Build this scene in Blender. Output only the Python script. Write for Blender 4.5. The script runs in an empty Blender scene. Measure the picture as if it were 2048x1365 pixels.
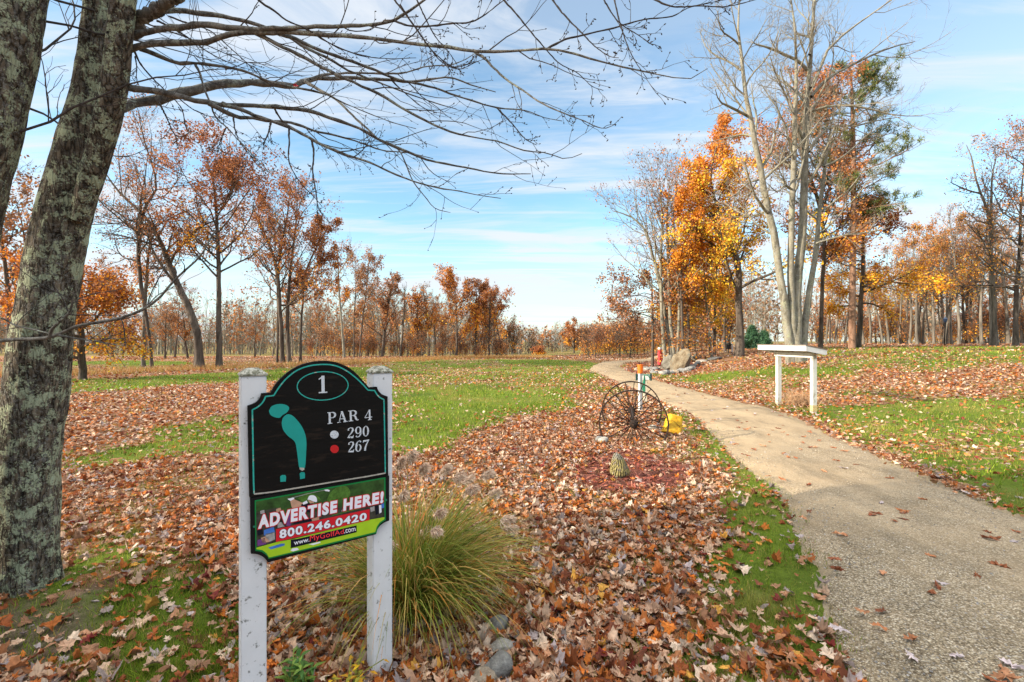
import bpy, bmesh, math, random
import numpy as np
from mathutils import Vector, Matrix

# ------------------------------------------------------------------ camera, sky, sun, exposure
SC = bpy.context.scene
COL = SC.collection
W_PX, H_PX, LENS = 2048.0, 1365.0, 17.0
F = W_PX * LENS / 36.0
CX, CY = 1024.0, 682.5
CAM_H = 1.5
cam_d = bpy.data.cameras.new("camera")
cam_d.lens = LENS
cam_d.sensor_width = 36.0
cam_d.clip_end = 3000
cam_d.clip_start = 0.05
cam = bpy.data.objects.new("camera", cam_d)
COL.objects.link(cam)
cam.location = (0, 0, CAM_H)
cam.rotation_euler = (math.radians(90), 0, 0)
SC.camera = cam

SUN_EL = math.radians(19)
SUN_AZ = math.atan2(-0.955, -0.28)            # clockwise from +Y
sun_dir = Vector((math.sin(SUN_AZ) * math.cos(SUN_EL), math.cos(SUN_AZ) * math.cos(SUN_EL), math.sin(SUN_EL)))
sd = bpy.data.lights.new("sun", 'SUN')
sd.energy = 4.3
sd.angle = math.radians(0.6)
sd.color = (1.0, 0.87, 0.70)
sun = bpy.data.objects.new("sun", sd)
COL.objects.link(sun)
sun.rotation_euler = sun_dir.to_track_quat('Z', 'Y').to_euler()

world = bpy.data.worlds.new("World")
SC.world = world
world.use_nodes = True
wt = world.node_tree
for n in list(wt.nodes):
    wt.nodes.remove(n)
def wn(t, **k):
    n = wt.nodes.new(t)
    for a, b in k.items():
        setattr(n, a, b)
    return n
w_out = wn('ShaderNodeOutputWorld')
w_bg = wn('ShaderNodeBackground')
w_bg.inputs['Strength'].default_value = 0.15
w_sky = wn('ShaderNodeTexSky', sky_type='NISHITA', sun_disc=False)
w_sky.sun_elevation = SUN_EL
w_sky.sun_rotation = SUN_AZ
w_sky.air_density = 1.0
w_sky.dust_density = 0.6
w_sky.ozone_density = 1.6
# thin wind-drawn clouds: noise over a flat layer far above (direction divided by its height)
w_tc = wn('ShaderNodeTexCoord')
w_sep = wn('ShaderNodeSeparateXYZ')
wt.links.new(w_tc.outputs['Generated'], w_sep.inputs[0])
def wmath(op, a, b=None, clamp=False):
    n = wn('ShaderNodeMath', operation=op, use_clamp=clamp)
    for i, v in enumerate((a, b)):
        if v is None:
            continue
        if isinstance(v, (int, float)):
            n.inputs[i].default_value = v
        else:
            wt.links.new(v, n.inputs[i])
    return n.outputs[0]
zc = wmath('ADD', wmath('MAXIMUM', w_sep.outputs[2], 0.0), 0.10)
u = wmath('DIVIDE', w_sep.outputs[0], zc)
v = wmath('DIVIDE', w_sep.outputs[1], zc)
def layer(su, sv, rot, det, dist, off):
    c = wn('ShaderNodeCombineXYZ')
    wt.links.new(u, c.inputs[0]); wt.links.new(v, c.inputs[1]); c.inputs[2].default_value = off
    m = wn('ShaderNodeMapping')
    m.inputs['Rotation'].default_value = (0, 0, rot)
    m.inputs['Scale'].default_value = (su, sv, 1)
    wt.links.new(c.outputs[0], m.inputs[0])
    t = wn('ShaderNodeTexNoise')
    t.inputs['Scale'].default_value = 1.0
    t.inputs['Detail'].default_value = det
    t.inputs['Roughness'].default_value = 0.6
    t.inputs['Distortion'].default_value = dist
    wt.links.new(m.outputs[0], t.inputs[0])
    return t.outputs[0]
def remap(x, a, b):
    n = wn('ShaderNodeMapRange', interpolation_type='SMOOTHSTEP')
    n.inputs[1].default_value = a; n.inputs[2].default_value = b
    wt.links.new(x, n.inputs[0])
    return n.outputs[0]
c_big = remap(layer(0.34, 1.15, 0.42, 9, 1.2, 3.1), 0.40, 0.58)
c_wisp = remap(layer(0.55, 2.6, 0.55, 9, 1.2, 7.7), 0.44, 0.66)
c_low = remap(w_sep.outputs[2], 0.50, 0.02)          # more cloud towards the horizon
cloud = wmath('MULTIPLY', c_big, wmath('ADD', wmath('MULTIPLY', c_low, 0.70), 0.30))
cloud = wmath('ADD', cloud, wmath('MULTIPLY', c_wisp, 0.72), clamp=True)
veil = wmath('MULTIPLY', remap(w_sep.outputs[2], 0.27, 0.0), 0.56)
cloud = wmath('MAXIMUM', wmath('MULTIPLY', cloud, 0.9), veil)
over_fill = remap(w_sep.outputs[2], 0.58, 0.75)         # bright band added overhead, above the view, to fill the shade
cloud = wmath('MAXIMUM', cloud, wmath('MULTIPLY', over_fill, 0.75))
w_tint = wn('ShaderNodeMix', data_type='RGBA', blend_type='MULTIPLY')
w_tint.inputs['Factor'].default_value = 1.0
wt.links.new(w_sky.outputs[0], w_tint.inputs[6])
w_tint.inputs[7].default_value = (0.74, 0.90, 0.90, 1)
w_mix = wn('ShaderNodeMix', data_type='RGBA')
wt.links.new(cloud, w_mix.inputs['Factor'])
wt.links.new(w_tint.outputs[2], w_mix.inputs[6])
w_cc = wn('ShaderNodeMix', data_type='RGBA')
wt.links.new(over_fill, w_cc.inputs['Factor'])
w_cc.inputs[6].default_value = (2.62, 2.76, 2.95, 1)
w_cc.inputs[7].default_value = (11.5, 11.0, 10.4, 1)  # added overhead fill, much brighter than the clouds in view
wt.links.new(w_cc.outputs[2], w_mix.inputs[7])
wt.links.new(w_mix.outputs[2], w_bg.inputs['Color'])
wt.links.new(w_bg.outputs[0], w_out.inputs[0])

SC.view_settings.view_transform = 'Standard'
SC.view_settings.look = 'None'
SC.view_settings.exposure = 1.2
SC.view_settings.gamma = 1.0
SC.cycles.max_bounces = 6
SC.cycles.diffuse_bounces = 3
SC.cycles.transmission_bounces = 4
SC.cycles.use_denoising = True
SC.cycles.sample_clamp_indirect = 6

# ------------------------------------------------------------------ helpers
rng = np.random.default_rng(7)
def lin(r, g, b):
    return tuple(((c / 255.0) / 12.92 if c / 255.0 <= 0.04045 else ((c / 255.0 + 0.055) / 1.055) ** 2.4) for c in (r, g, b))

def tag(o, label=None, cat=None, group=None, kind=None):
    if label: o["label"] = label
    if cat: o["category"] = cat
    if group: o["group"] = group
    if kind: o["kind"] = kind
    return o
def empty(name, loc, label=None, cat=None, group=None, rz=0.0):
    o = bpy.data.objects.new(name, None)
    o.empty_display_size = 0.2
    COL.objects.link(o)
    o.location = loc
    o.rotation_euler = (0, 0, rz)
    return tag(o, label, cat, group)
def link(name, me, parent=None):
    o = bpy.data.objects.new(name, me)
    COL.objects.link(o)
    if parent is not None:
        o.parent = parent
    return o
def np_mesh(name, V, polys, mats, smooth=True, col=None, midx=None):
    """polys: list of int arrays (m,k)."""
    me = bpy.data.meshes.new(name)
    V = np.asarray(V, dtype=np.float32)
    me.vertices.add(len(V))
    me.vertices.foreach_set("co", V.ravel())
    polys = [np.asarray(p, dtype=np.int32) for p in polys if len(p)]
    loops = np.concatenate([p.ravel() for p in polys])
    tot = np.concatenate([np.full(len(p), p.shape[1], dtype=np.int32) for p in polys])
    start = np.concatenate([[0], np.cumsum(tot)[:-1]]).astype(np.int32)
    me.loops.add(len(loops))
    me.loops.foreach_set("vertex_index", loops)
    me.polygons.add(len(tot))
    me.polygons.foreach_set("loop_start", start)
    me.polygons.foreach_set("loop_total", tot)
    me.polygons.foreach_set("use_smooth", np.full(len(tot), smooth, dtype=bool))
    for m in (mats if isinstance(mats, (list, tuple)) else [mats]):
        me.materials.append(m)
    if midx is not None:
        me.polygons.foreach_set("material_index", np.asarray(midx, dtype=np.int32))
    if col is not None:
        a = me.attributes.new("Col", 'FLOAT_COLOR', 'POINT')
        c = np.ones((len(V), 4), dtype=np.float32)
        c[:, :np.shape(col)[1]] = col
        a.data.foreach_set("color", c.ravel())
    me.update(calc_edges=True)
    me.validate()
    return me

class MB:
    """collects hard-edged pieces and links them as one mesh object"""
    def __init__(s):
        s.V, s.F, s.M, s.m = [], [], [], 0
    def add(s, vs, fs):
        b = len(s.V)
        s.V += [tuple(v) for v in vs]
        s.F += [tuple(b + i for i in f) for f in fs]
        s.M += [s.m] * len(fs)
        return s
    def box(s, c, size, M=None):
        hx, hy, hz = (x / 2 for x in size)
        vs = [Vector((x * hx, y * hy, z * hz)) for x in (-1, 1) for y in (-1, 1) for z in (-1, 1)]
        vs = [((M @ v) if M else v) + Vector(c) for v in vs]
        return s.add(vs, [(0, 1, 3, 2), (4, 6, 7, 5), (0, 4, 5, 1), (2, 3, 7, 6), (0, 2, 6, 4), (1, 5, 7, 3)])
    def lathe(s, prof, M=None, n=20, cap=True, closed=False):
        vs, fs = [], []
        for (r, z) in prof:
            for i in range(n):
                a = 2 * math.pi * i / n
                p = Vector((r * math.cos(a), r * math.sin(a), z))
                vs.append(M @ p if M else p)
        for j in range(len(prof) - 1):
            for i in range(n):
                k = (i + 1) % n
                fs.append((j * n + i, j * n + k, (j + 1) * n + k, (j + 1) * n + i))
        if closed:
            j = len(prof) - 1
            for i in range(n):
                k = (i + 1) % n
                fs.append((j * n + i, j * n + k, k, i))
        elif cap:
            fs.append(tuple(range(n))[::-1])
            fs.append(tuple((len(prof) - 1) * n + i for i in range(n)))
        return s.add(vs, fs)
    def tube(s, pts, rad, n=8, closed=False):
        pts = [Vector(p) for p in pts]
        m = len(pts)
        rad = rad if isinstance(rad, (list, tuple)) else [rad] * m
        vs, fs = [], []
        for i, p in enumerate(pts):
            a = pts[(i - 1) % m] if (closed or i > 0) else p
            b = pts[(i + 1) % m] if (closed or i < m - 1) else p
            t = (b - a).normalized()
            ref = Vector((0, 0, 1)) if abs(t.z) < 0.9 else Vector((1, 0, 0))
            if i and not closed:
                ref = lastx
            x = (ref - t * ref.dot(t)).normalized()
            lastx = x
            y = t.cross(x)
            for k in range(n):
                an = 2 * math.pi * k / n
                vs.append(p + (x * math.cos(an) + y * math.sin(an)) * rad[i])
        for i in range(m if closed else m - 1):
            j = (i + 1) % m
            for k in range(n):
                q = (k + 1) % n
                fs.append((i * n + k, i * n + q, j * n + q, j * n + k))
        if not closed:
            fs.append(tuple(range(n))[::-1]); fs.append(tuple((m - 1) * n + k for k in range(n)))
        return s.add(vs, fs)
    def prism(s, out, back):
        """front outline (3-D points) pushed along vector back"""
        n = len(out)
        back = Vector(back)
        vs = [Vector(p) for p in out] + [Vector(p) + back for p in out]
        fs = [tuple(range(n)), tuple(range(2 * n - 1, n - 1, -1))]
        fs += [(i, n + i, n + (i + 1) % n, (i + 1) % n) for i in range(n)]
        return s.add(vs, fs)
    def build(s, name, mats, parent=None, bevel=0.0, smooth=False, seg=2, loc=None):
        me = bpy.data.meshes.new(name)
        bm = bmesh.new()
        vv = [bm.verts.new(v) for v in s.V]
        for f, mi in zip(s.F, s.M):
            try:
                fc = bm.faces.new([vv[i] for i in f])
                fc.material_index = mi
                fc.smooth = smooth
            except ValueError:
                pass
        bmesh.ops.recalc_face_normals(bm, faces=bm.faces)
        if bevel > 0:
            ed = [e for e in bm.edges if len(e.link_faces) == 2 and e.calc_face_angle(0) > 0.6]
            bmesh.ops.bevel(bm, geom=ed, offset=bevel, segments=seg, affect='EDGES', clamp_overlap=True)
        bmesh.ops.triangulate(bm, faces=[f for f in bm.faces if len(f.verts) > 8])
        bm.to_mesh(me)
        bm.free()
        for m in (mats if isinstance(mats, (list, tuple)) else [mats]):
            me.materials.append(m)
        o = link(name, me, parent)
        if loc is not None:
            o.location = loc
        return o

# ------------------------------------------------------------------ materials
def new_mat(name):
    m = bpy.data.materials.new(name)
    m.use_nodes = True
    nt = m.node_tree
    for n in list(nt.nodes):
        nt.nodes.remove(n)
    out = nt.nodes.new('ShaderNodeOutputMaterial')
    return m, nt, out
class NT:
    def __init__(s, nt): s.nt = nt
    def n(s, t, **k):
        x = s.nt.nodes.new(t)
        for a, b in k.items(): setattr(x, a, b)
        return x
    def l(s, a, b): s.nt.links.new(a, b)
    def coord(s, scale=(1, 1, 1), which='Object', rot=(0, 0, 0)):
        tc = s.n('ShaderNodeTexCoord'); mp = s.n('ShaderNodeMapping')
        mp.inputs['Scale'].default_value = scale; mp.inputs['Rotation'].default_value = rot
        s.l(tc.outputs[which], mp.inputs[0])
        return mp.outputs[0]
    def noise(s, co, scale, detail=4, rough=0.55, dist=0.0):
        t = s.n('ShaderNodeTexNoise')
        t.inputs['Scale'].default_value = scale; t.inputs['Detail'].default_value = detail
        t.inputs['Roughness'].default_value = rough; t.inputs['Distortion'].default_value = dist
        if co is not None: s.l(co, t.inputs[0])
        return t.outputs[0]
    def vor(s, co, scale, feature='F1', out='Distance', rand=1.0):
        t = s.n('ShaderNodeTexVoronoi', feature=feature)
        t.inputs['Scale'].default_value = scale
        t.inputs['Randomness'].default_value = rand
        if co is not None: s.l(co, t.inputs[0])
        return t.outputs[out]
    def ramp(s, fac, stops, interp='LINEAR'):
        r = s.n('ShaderNodeValToRGB')
        r.color_ramp.interpolation = interp
        e = r.color_ramp.elements
        while len(e) < len(stops): e.new(0.5)
        for el, (p, c) in zip(e, stops):
            el.position = p
            el.color = (c, c, c, 1) if isinstance(c, (int, float)) else (*c, 1)
        s.l(fac, r.inputs[0])
        return r.outputs[0]
    def mix(s, fac, a, b, blend='MIX'):
        m = s.n('ShaderNodeMix', data_type='RGBA', blend_type=blend)
        for sock, v in ((m.inputs['Factor'], fac), (m.inputs[6], a), (m.inputs[7], b)):
            if hasattr(v, 'links') or hasattr(v, 'is_output'): s.l(v, sock)
            elif isinstance(v, (int, float)): sock.default_value = v
            else: sock.default_value = (*v, 1)
        return m.outputs[2]
    def math(s, op, a, b=0.0, clamp=False):
        m = s.n('ShaderNodeMath', operation=op, use_clamp=clamp)
        for i, v in enumerate((a, b)):
            if hasattr(v, 'is_output'): s.l(v, m.inputs[i])
            else: m.inputs[i].default_value = v
        return m.outputs[0]
    def bump(s, h, strength=0.5, dist=0.01):
        b = s.n('ShaderNodeBump')
        b.inputs['Strength'].default_value = strength; b.inputs['Distance'].default_value = dist
        s.l(h, b.inputs['Height'])
        return b.outputs[0]
    def bsdf(s, out, col, rough=0.7, normal=None, spec=0.3, metal=0.0):
        p = s.n('ShaderNodeBsdfPrincipled')
        if hasattr(col, 'is_output'): s.l(col, p.inputs['Base Color'])
        else: p.inputs['Base Color'].default_value = (*col, 1)
        if hasattr(rough, 'is_output'): s.l(rough, p.inputs['Roughness'])
        else: p.inputs['Roughness'].default_value = rough
        p.inputs['Specular IOR Level'].default_value = spec
        p.inputs['Metallic'].default_value = metal
        if normal is not None: s.l(normal, p.inputs['Normal'])
        s.l(p.outputs[0], out.inputs[0])
        return p
def plain(name, col, rough=0.6, var=0.25, scale=12.0, bump=0.15, spec=0.3, metal=0.0, dirt=None, stretch=(1, 1, 1)):
    m, nt, out = new_mat(name); N = NT(nt)
    co = N.coord(stretch)
    f = N.noise(co, scale, 6, 0.65)
    dark = tuple(c * (1 - var) for c in col); lite = tuple(min(1, c * (1 + var * 0.6)) for c in col)
    c = N.ramp(f, [(0.3, dark), (0.7, lite)])
    if dirt:
        dcol, amount, ds = dirt
        d = N.ramp(N.noise(co, ds, 8, 0.7), [(1 - amount - 0.04, 0.0), (1 - amount + 0.04, 1.0)])
        c = N.mix(d, c, dcol)
    N.bsdf(out, c, rough, N.bump(N.noise(co, scale * 4, 5), bump, 0.01), spec, metal)
    return m
def leaf_mat(name, trans=0.35, rough=0.6, noise=0.0):
    m, nt, out = new_mat(name); N = NT(nt)
    at = N.n('ShaderNodeAttribute', attribute_name="Col")
    c = at.outputs['Color']
    if noise:
        f = N.noise(N.coord((1, 1, 1)), noise, 3, 0.6)
        c = N.mix(1.0, c, N.ramp(f, [(0.3, 0.66), (0.7, 1.2)]), 'MULTIPLY')
    d = N.n('ShaderNodeBsdfPrincipled')
    N.l(c, d.inputs['Base Color']); d.inputs['Roughness'].default_value = rough
    d.inputs['Specular IOR Level'].default_value = 0.25
    t = N.n('ShaderNodeBsdfTranslucent'); N.l(c, t.inputs[0])
    mx = N.n('ShaderNodeMixShader'); mx.inputs[0].default_value = trans
    N.l(d.outputs[0], mx.inputs[1]); N.l(t.outputs[0], mx.inputs[2]); N.l(mx.outputs[0], out.inputs[0])
    return m
def bark_mat(name, dark, lite, lichen=None, amount=0.3, scale=9.0, bump=0.8, vstretch=0.18):
    m, nt, out = new_mat(name); N = NT(nt)
    co = N.coord((1, 1, vstretch)); c3 = N.coord((1, 1, 1))
    ridg = N.noise(co, scale, 7, 0.68, 0.6)
    fine = N.noise(c3, scale * 7, 5, 0.7)
    c = N.ramp(ridg, [(0.36, dark), (0.62, lite)])
    if lichen and amount > 0.4:                      # plates of bark parted by vertical furrows
        wv = N.n('ShaderNodeVectorMath', operation='ADD'); N.l(co, wv.inputs[0])
        nz = N.n('ShaderNodeTexNoise'); nz.inputs['Scale'].default_value = scale * 0.9; N.l(co, nz.inputs[0])
        sc_ = N.n('ShaderNodeVectorMath', operation='SCALE'); N.l(nz.outputs['Color'], sc_.inputs[0]); sc_.inputs['Scale'].default_value = 0.05
        N.l(sc_.outputs[0], wv.inputs[1])
        crack = N.vor(wv.outputs[0], scale * 1.5, 'DISTANCE_TO_EDGE')
        ck = N.ramp(crack, [(0.02, 0.16), (0.16, 1.0)])
        c = N.mix(0.85, c, ck, 'MULTIPLY')
        ridg = N.math('ADD', ridg, N.math('MULTIPLY', ck, 0.55))
    c = N.mix(0.6, c, N.ramp(fine, [(0.25, 0.45), (0.75, 1.35)]), 'MULTIPLY')
    if lichen:
        blot = N.noise(c3, scale * 0.55, 3, 0.55)
        blot2 = N.noise(c3, scale * 3.6, 6, 0.75)
        a = N.math('ADD', N.math('MULTIPLY', blot, 0.55), N.math('MULTIPLY', blot2, 0.55))
        mk = N.ramp(a, [(0.64 - amount * 0.10, 0.0), (0.67 - amount * 0.10, 1.0)])
        lc = N.ramp(N.noise(c3, scale * 12, 4, 0.7), [(0.3, tuple(x * 0.62 for x in lichen)), (0.7, lichen)])
        c = N.mix(mk, c, lc)
        b2 = N.noise(c3, scale * 1.9, 6, 0.8)
        gr = N.ramp(b2, [(0.49, 0.0), (0.57, 0.75)])
        broad = N.ramp(N.noise(c3, 3.0, 3, 0.6), [(0.35, 0.25), (0.6, 1.0)])
        gr = N.math('MULTIPLY', gr, broad)
        grc = N.ramp(fine, [(0.3, (0.10, 0.098, 0.085)), (0.5, (0.25, 0.245, 0.225)), (0.72, (0.46, 0.455, 0.43))])
        c = N.mix(N.math('MULTIPLY', gr, N.math('SUBTRACT', 1.0, mk)), c, grc)
    N.bsdf(out, c, 0.9, N.bump(N.math('ADD', ridg, N.math('MULTIPLY', fine, 0.35)), bump, 0.03), 0.15)
    return m

M_BARK_NEAR = bark_mat('maple bark', (0.036, 0.026, 0.017), (0.23, 0.185, 0.13), (0.50, 0.56, 0.38), 0.75, 24.0, 1.0, 0.25)
M_TWIG = bark_mat('maple twig bark', (0.030, 0.026, 0.024), (0.10, 0.09, 0.085), None, 0, 30.0, 0.3, 0.5)
M_LIMB = bark_mat('maple limb bark', (0.045, 0.042, 0.038), (0.16, 0.155, 0.14), (0.30, 0.33, 0.28), 0.25, 14.0, 0.5, 0.5)
M_BARK_PALE = bark_mat('pale bark', (0.11, 0.10, 0.075), (0.30, 0.275, 0.205), (0.33, 0.34, 0.23), 0.2, 5.0, 0.5, 0.4)
M_TWIG_PALE = bark_mat('pale twig bark', (0.16, 0.14, 0.105), (0.32, 0.285, 0.22), None, 0, 8.0, 0.2)
M_BARK_OAK = bark_mat('oak bark', (0.045, 0.035, 0.027), (0.155, 0.125, 0.10), None, 0, 4.0, 0.9)
M_BARK_GREY = bark_mat('grey bark', (0.08, 0.07, 0.056), (0.23, 0.20, 0.16), None, 0, 4.0, 0.7)
M_BARK_PINE = bark_mat('pine bark', (0.13, 0.072, 0.045), (0.36, 0.22, 0.15), None, 0, 4.0, 0.9)
M_TWIG_DARK = bark_mat('dark twig bark', (0.075, 0.06, 0.046), (0.17, 0.14, 0.11), None, 0, 8.0, 0.2)
M_LEAF = leaf_mat('autumn foliage', 0.25, 0.6)
M_NEEDLE = leaf_mat('needles', 0.15, 0.6)
M_LITTER = leaf_mat('leaf litter', 0.15, 0.75, 45.0)
M_BLADE = leaf_mat('grass blades', 0.35, 0.5)

# ------------------------------------------------------------------ numpy noise
def _hash(ix, iy, seed):
    h = (ix.astype(np.int64) * 374761393 + iy.astype(np.int64) * 668265263 + seed * 1442695041) & 0xFFFFFFFF
    h = ((h ^ (h >> 13)) * 1274126177) & 0xFFFFFFFF
    return ((h ^ (h >> 16)) & 0xFFFFFF) / float(0xFFFFFF)
def vnoise(x, y, seed=0):
    x = np.asarray(x, float); y = np.asarray(y, float)
    ix, iy = np.floor(x), np.floor(y)
    fx, fy = x - ix, y - iy
    fx = fx * fx * (3 - 2 * fx); fy = fy * fy * (3 - 2 * fy)
    a, b = _hash(ix, iy, seed), _hash(ix + 1, iy, seed)
    c, d = _hash(ix, iy + 1, seed), _hash(ix + 1, iy + 1, seed)
    return (a * (1 - fx) + b * fx) * (1 - fy) + (c * (1 - fx) + d * fx) * fy
def fbm(x, y, seed=0, octv=4):
    s, a, t = 0.0, 0.5, 0.0
    for o in range(octv):
        s = s + a * vnoise(x * 2 ** o, y * 2 ** o, seed + o * 17); t += a; a *= 0.5
    return s / t
def sstep(a, b, x):
    t = np.clip((np.asarray(x, float) - a) / (b - a), 0, 1)
    return t * t * (3 - 2 * t)
# ------------------------------------------------------------------ terrain
PEDGE_Y = [-20, 0, 3, 5.2, 7.3, 9.8, 12.0, 16.0, 20.0, 25.0, 30.0, 36.0, 60]
PEDGE_X = [4.6, 4.3, 4.4, 4.7, 5.6, 6.2, 6.6, 6.8, 7.0, 7.3, 8.5, 9.8, 16]
def G(x, y):
    x = np.asarray(x, float); y = np.asarray(y, float)
    uu = x - np.interp(y, PEDGE_Y, PEDGE_X)
    hill = 1.25 * (1 - np.exp(-np.clip(uu - 0.3, 0, None) / 5.2)) * sstep(6, 19, y)
    hill = np.where(uu > 0, hill, 0) * (1 - 0.25 * sstep(50, 120, y))
    far = -0.021 * np.clip(y - 42, 0, 110) * sstep(14, 2, x) - 0.004 * np.clip(y - 42, 0, 110) * sstep(2, 14, x)
    roll = 0.22 * (fbm(x / 13.0 + 5.3, y / 13.0 + 2.1, 3, 2) - 0.5) * sstep(6, 16, np.hypot(x, y)) * sstep(60, 30, y)
    mound = 0.10 * np.exp(-(((x + 2.0) / 5.0) ** 2 + ((y - 9.5) / 1.6) ** 2))
    return hill + far + roll * sstep(0.5, 4, np.abs(uu + 1.2)) + mound
def px2g(px, py, z0=None):
    """pixel of the photograph -> point on the terrain"""
    z = 0.0 if z0 is None else z0
    Y = F * (CAM_H - z) / (py - CY)
    for _ in range(12):
        X = (px - CX) / F * Y
        z = float(G(X, Y)) if z0 is None else z0
        Yn = F * (CAM_H - z) / (py - CY)
        Y = 0.5 * Y + 0.5 * min(Yn, 300)
    return ((px - CX) / F * Y, Y)
def at_depth(px, py, d):
    return Vector(((px - CX) / F * d, d, CAM_H - (py - CY) / F * d))
def gz(x, y): return float(G(x, y))

# path edges, read off the photograph and laid on the terrain
left_px = [(1710, 1359), (1664, 1247), (1652, 1193), (1631, 1123), (1598, 1081), (1586, 1048), (1557, 982), (1482, 928), (1442, 887), (1408, 851), (1375, 829), (1325, 807), (1291, 790), (1236, 767), (1205, 751), (1179, 740), (1186, 732), (1208, 724)]
right_px = [(2048, 1032), (1979, 1011), (1929, 986), (1888, 966), (1809, 937), (1735, 901), (1672, 879), (1617, 849), (1561, 824), (1520, 812.5), (1478, 804), (1408, 787), (1366, 776), (1325, 765), (1272, 750), (1243, 737), (1240, 731), (1252, 725)]
def flat(px, py): 
    d = F * CAM_H / (py - CY); return ((px - CX) / F * d, d)
PL = [(1.9, -14.0), (1.75, -5.0), (1.6, 0.2)] + [flat(*p) for p in left_px] + [(12.5, 42.0), (22.0, 50.0)]
PR = [(4.7, -14.0), (4.45, -5.0), (4.3, 0.2), (4.25, 2.6)] + [flat(*p) for p in right_px] + [(14.0, 39.0), (23.0, 47.0)]
def resample(pts, n):
    p = np.array(pts); s = np.concatenate([[0], np.cumsum(np.hypot(*np.diff(p, axis=0).T))])
    # smooth
    t = np.linspace(0, s[-1], n * 3)
    q = np.stack([np.interp(t, s, p[:, i]) for i in (0, 1)], 1)
    k = np.hanning(9); k /= k.sum()
    qs = q.copy()
    for i in (0, 1):
        qs[4:-4, i] = np.convolve(q[:, i], k, 'valid')
    return qs, t
def by_y(pts):
    p = np.array(pts); o = p[:, 1]
    return p
NPATH = 420
PLs, _ = resample(PL, NPATH); PRs, _ = resample(PR, NPATH)
# pair the two edges: for each left sample the nearest right one, kept in order
pair = []
j = 0
for i in range(0, len(PLs), 2):
    d = np.hypot(PRs[:, 0] - PLs[i, 0], PRs[:, 1] - PLs[i, 1])
    lo = j; hi = min(len(PRs), j + 60)
    j = lo + int(np.argmin(d[lo:hi]))
    pair.append(j)
PLp = PLs[::2]; PRp = PRs[np.array(pair)]
k = np.hanning(15); k /= k.sum()
for i in (0, 1):
    PRp[7:-7, i] = np.convolve(PRp[:, i], k, 'valid')
path_poly = np.concatenate([PLp, PRp[::-1]])
def inpoly(x, y, poly):
    x = np.asarray(x, float); y = np.asarray(y, float)
    ins = np.zeros(x.shape, bool)
    n = len(poly)
    bx0, by0 = poly.min(0); bx1, by1 = poly.max(0)
    sel = (x >= bx0) & (x <= bx1) & (y >= by0) & (y <= by1)
    xs, ys = x[sel], y[sel]
    ii = np.zeros(xs.shape, bool)
    for i in range(n):
        x0, y0 = poly[i]; x1, y1 = poly[(i + 1) % n]
        if y0 == y1: continue
        c = ((y0 > ys) != (y1 > ys)) & (xs < (x1 - x0) * (ys - y0) / (y1 - y0) + x0)
        ii ^= c
    ins[sel] = ii
    return ins
def on_path(x, y): return inpoly(x, y, path_poly)

def gp(*pp): return np.array([px2g(a, b) for a, b in pp])
COVER = [  # (polygon, leaf cover)
    (gp((560, 774), (800, 778), (1200, 762), (1230, 728), (1100, 719), (900, 720), (600, 724)), 0.34),
    (gp((100, 792), (480, 766), (600, 762), (780, 762), (780, 738), (620, 730), (480, 744), (100, 762)), 0.10),
    (gp((100, 755), (480, 738), (780, 733), (780, 722), (480, 722), (100, 726)), 0.75),
    (gp((0, 731), (380, 730), (380, 724), (0, 724)), 0.05),
    (gp((760, 892), (900, 897), (975, 862), (1060, 836), (1165, 815), (1150, 790), (1195, 768), (1090, 764), (900, 770), (760, 778)), 0.10),
    (gp((1000, 729), (1170, 733), (1210, 727), (1100, 720), (1000, 721)), 0.2),
    (gp((1060, 800), (1150, 790), (1190, 764), (1120, 762), (1000, 775)), 0.35),
    (gp((1120, 742), (1175, 732), (1200, 760), (1235, 772), (1290, 800), (1180, 790), (1150, 760)), 0.38),
    (gp((270, 866), (340, 845), (485, 824), (485, 852), (330, 880)), 0.10),
    (gp((120, 945), (230, 938), (330, 912), (485, 892), (485, 858), (300, 880), (120, 920)), 0.14),
    (gp((0, 1500), (60, 1365), (110, 1150), (180, 1085), (300, 1060), (440, 1130), (500, 1240), (520, 1500)), 0.25),
    (gp((1325, 800), (1400, 832), (1450, 880), (1545, 970), (1600, 1050), (1660, 1180), (1730, 1365), (1790, 1500), (1300, 1600), (1400, 1365), (1420, 1240), (1400, 1130), (1440, 1050), (1470, 985), (1415, 905), (1335, 835)), 0.27),
    (gp((1180, 1365), (1240, 1310), (1380, 1235), (1420, 1240), (1400, 1365), (1300, 1600), (1100, 1600)), 0.45),
    (gp((1440, 1290), (1560, 1230), (1600, 1320), (1500, 1365)), 0.45),
    (gp((1250, 738), (1350, 763), (1450, 788), (1560, 815), (1650, 850), (1760, 900), (1900, 965), (2048, 1030), (2500, 1250), (2500, 900), (1900, 845), (1700, 835), (1560, 798), (1440, 770), (1330, 748)), 0.24),
    (gp((1660, 860), (1900, 960), (2500, 1200), (2500, 770), (2048, 795), (1800, 800), (1650, 822)), 0.20),
    (gp((1390, 778), (1550, 808), (1640, 822), (1800, 800), (2500, 790), (2500, 748), (1800, 757), (1600, 757), (1400, 762)), 0.66),
    (gp((1300, 756), (1400, 762), (1600, 757), (1770, 750), (1700, 736), (1540, 736), (1400, 748)), 0.16),
    (gp((1640, 736), (1800, 742), (2500, 735), (2500, 715), (1650, 718)), 0.30),
    (gp((1640, 716), (2500, 713), (2500, 692), (1640, 697)), 0.34),
]
BARE = [gp((0, 1345), (10, 1235), (130, 1150), (270, 1118), (335, 1170), (210, 1268), (60, 1350)),
        gp((1960, 1010), (2048, 1030), (2300, 1120), (2300, 1160), (2048, 1070))]
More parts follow.
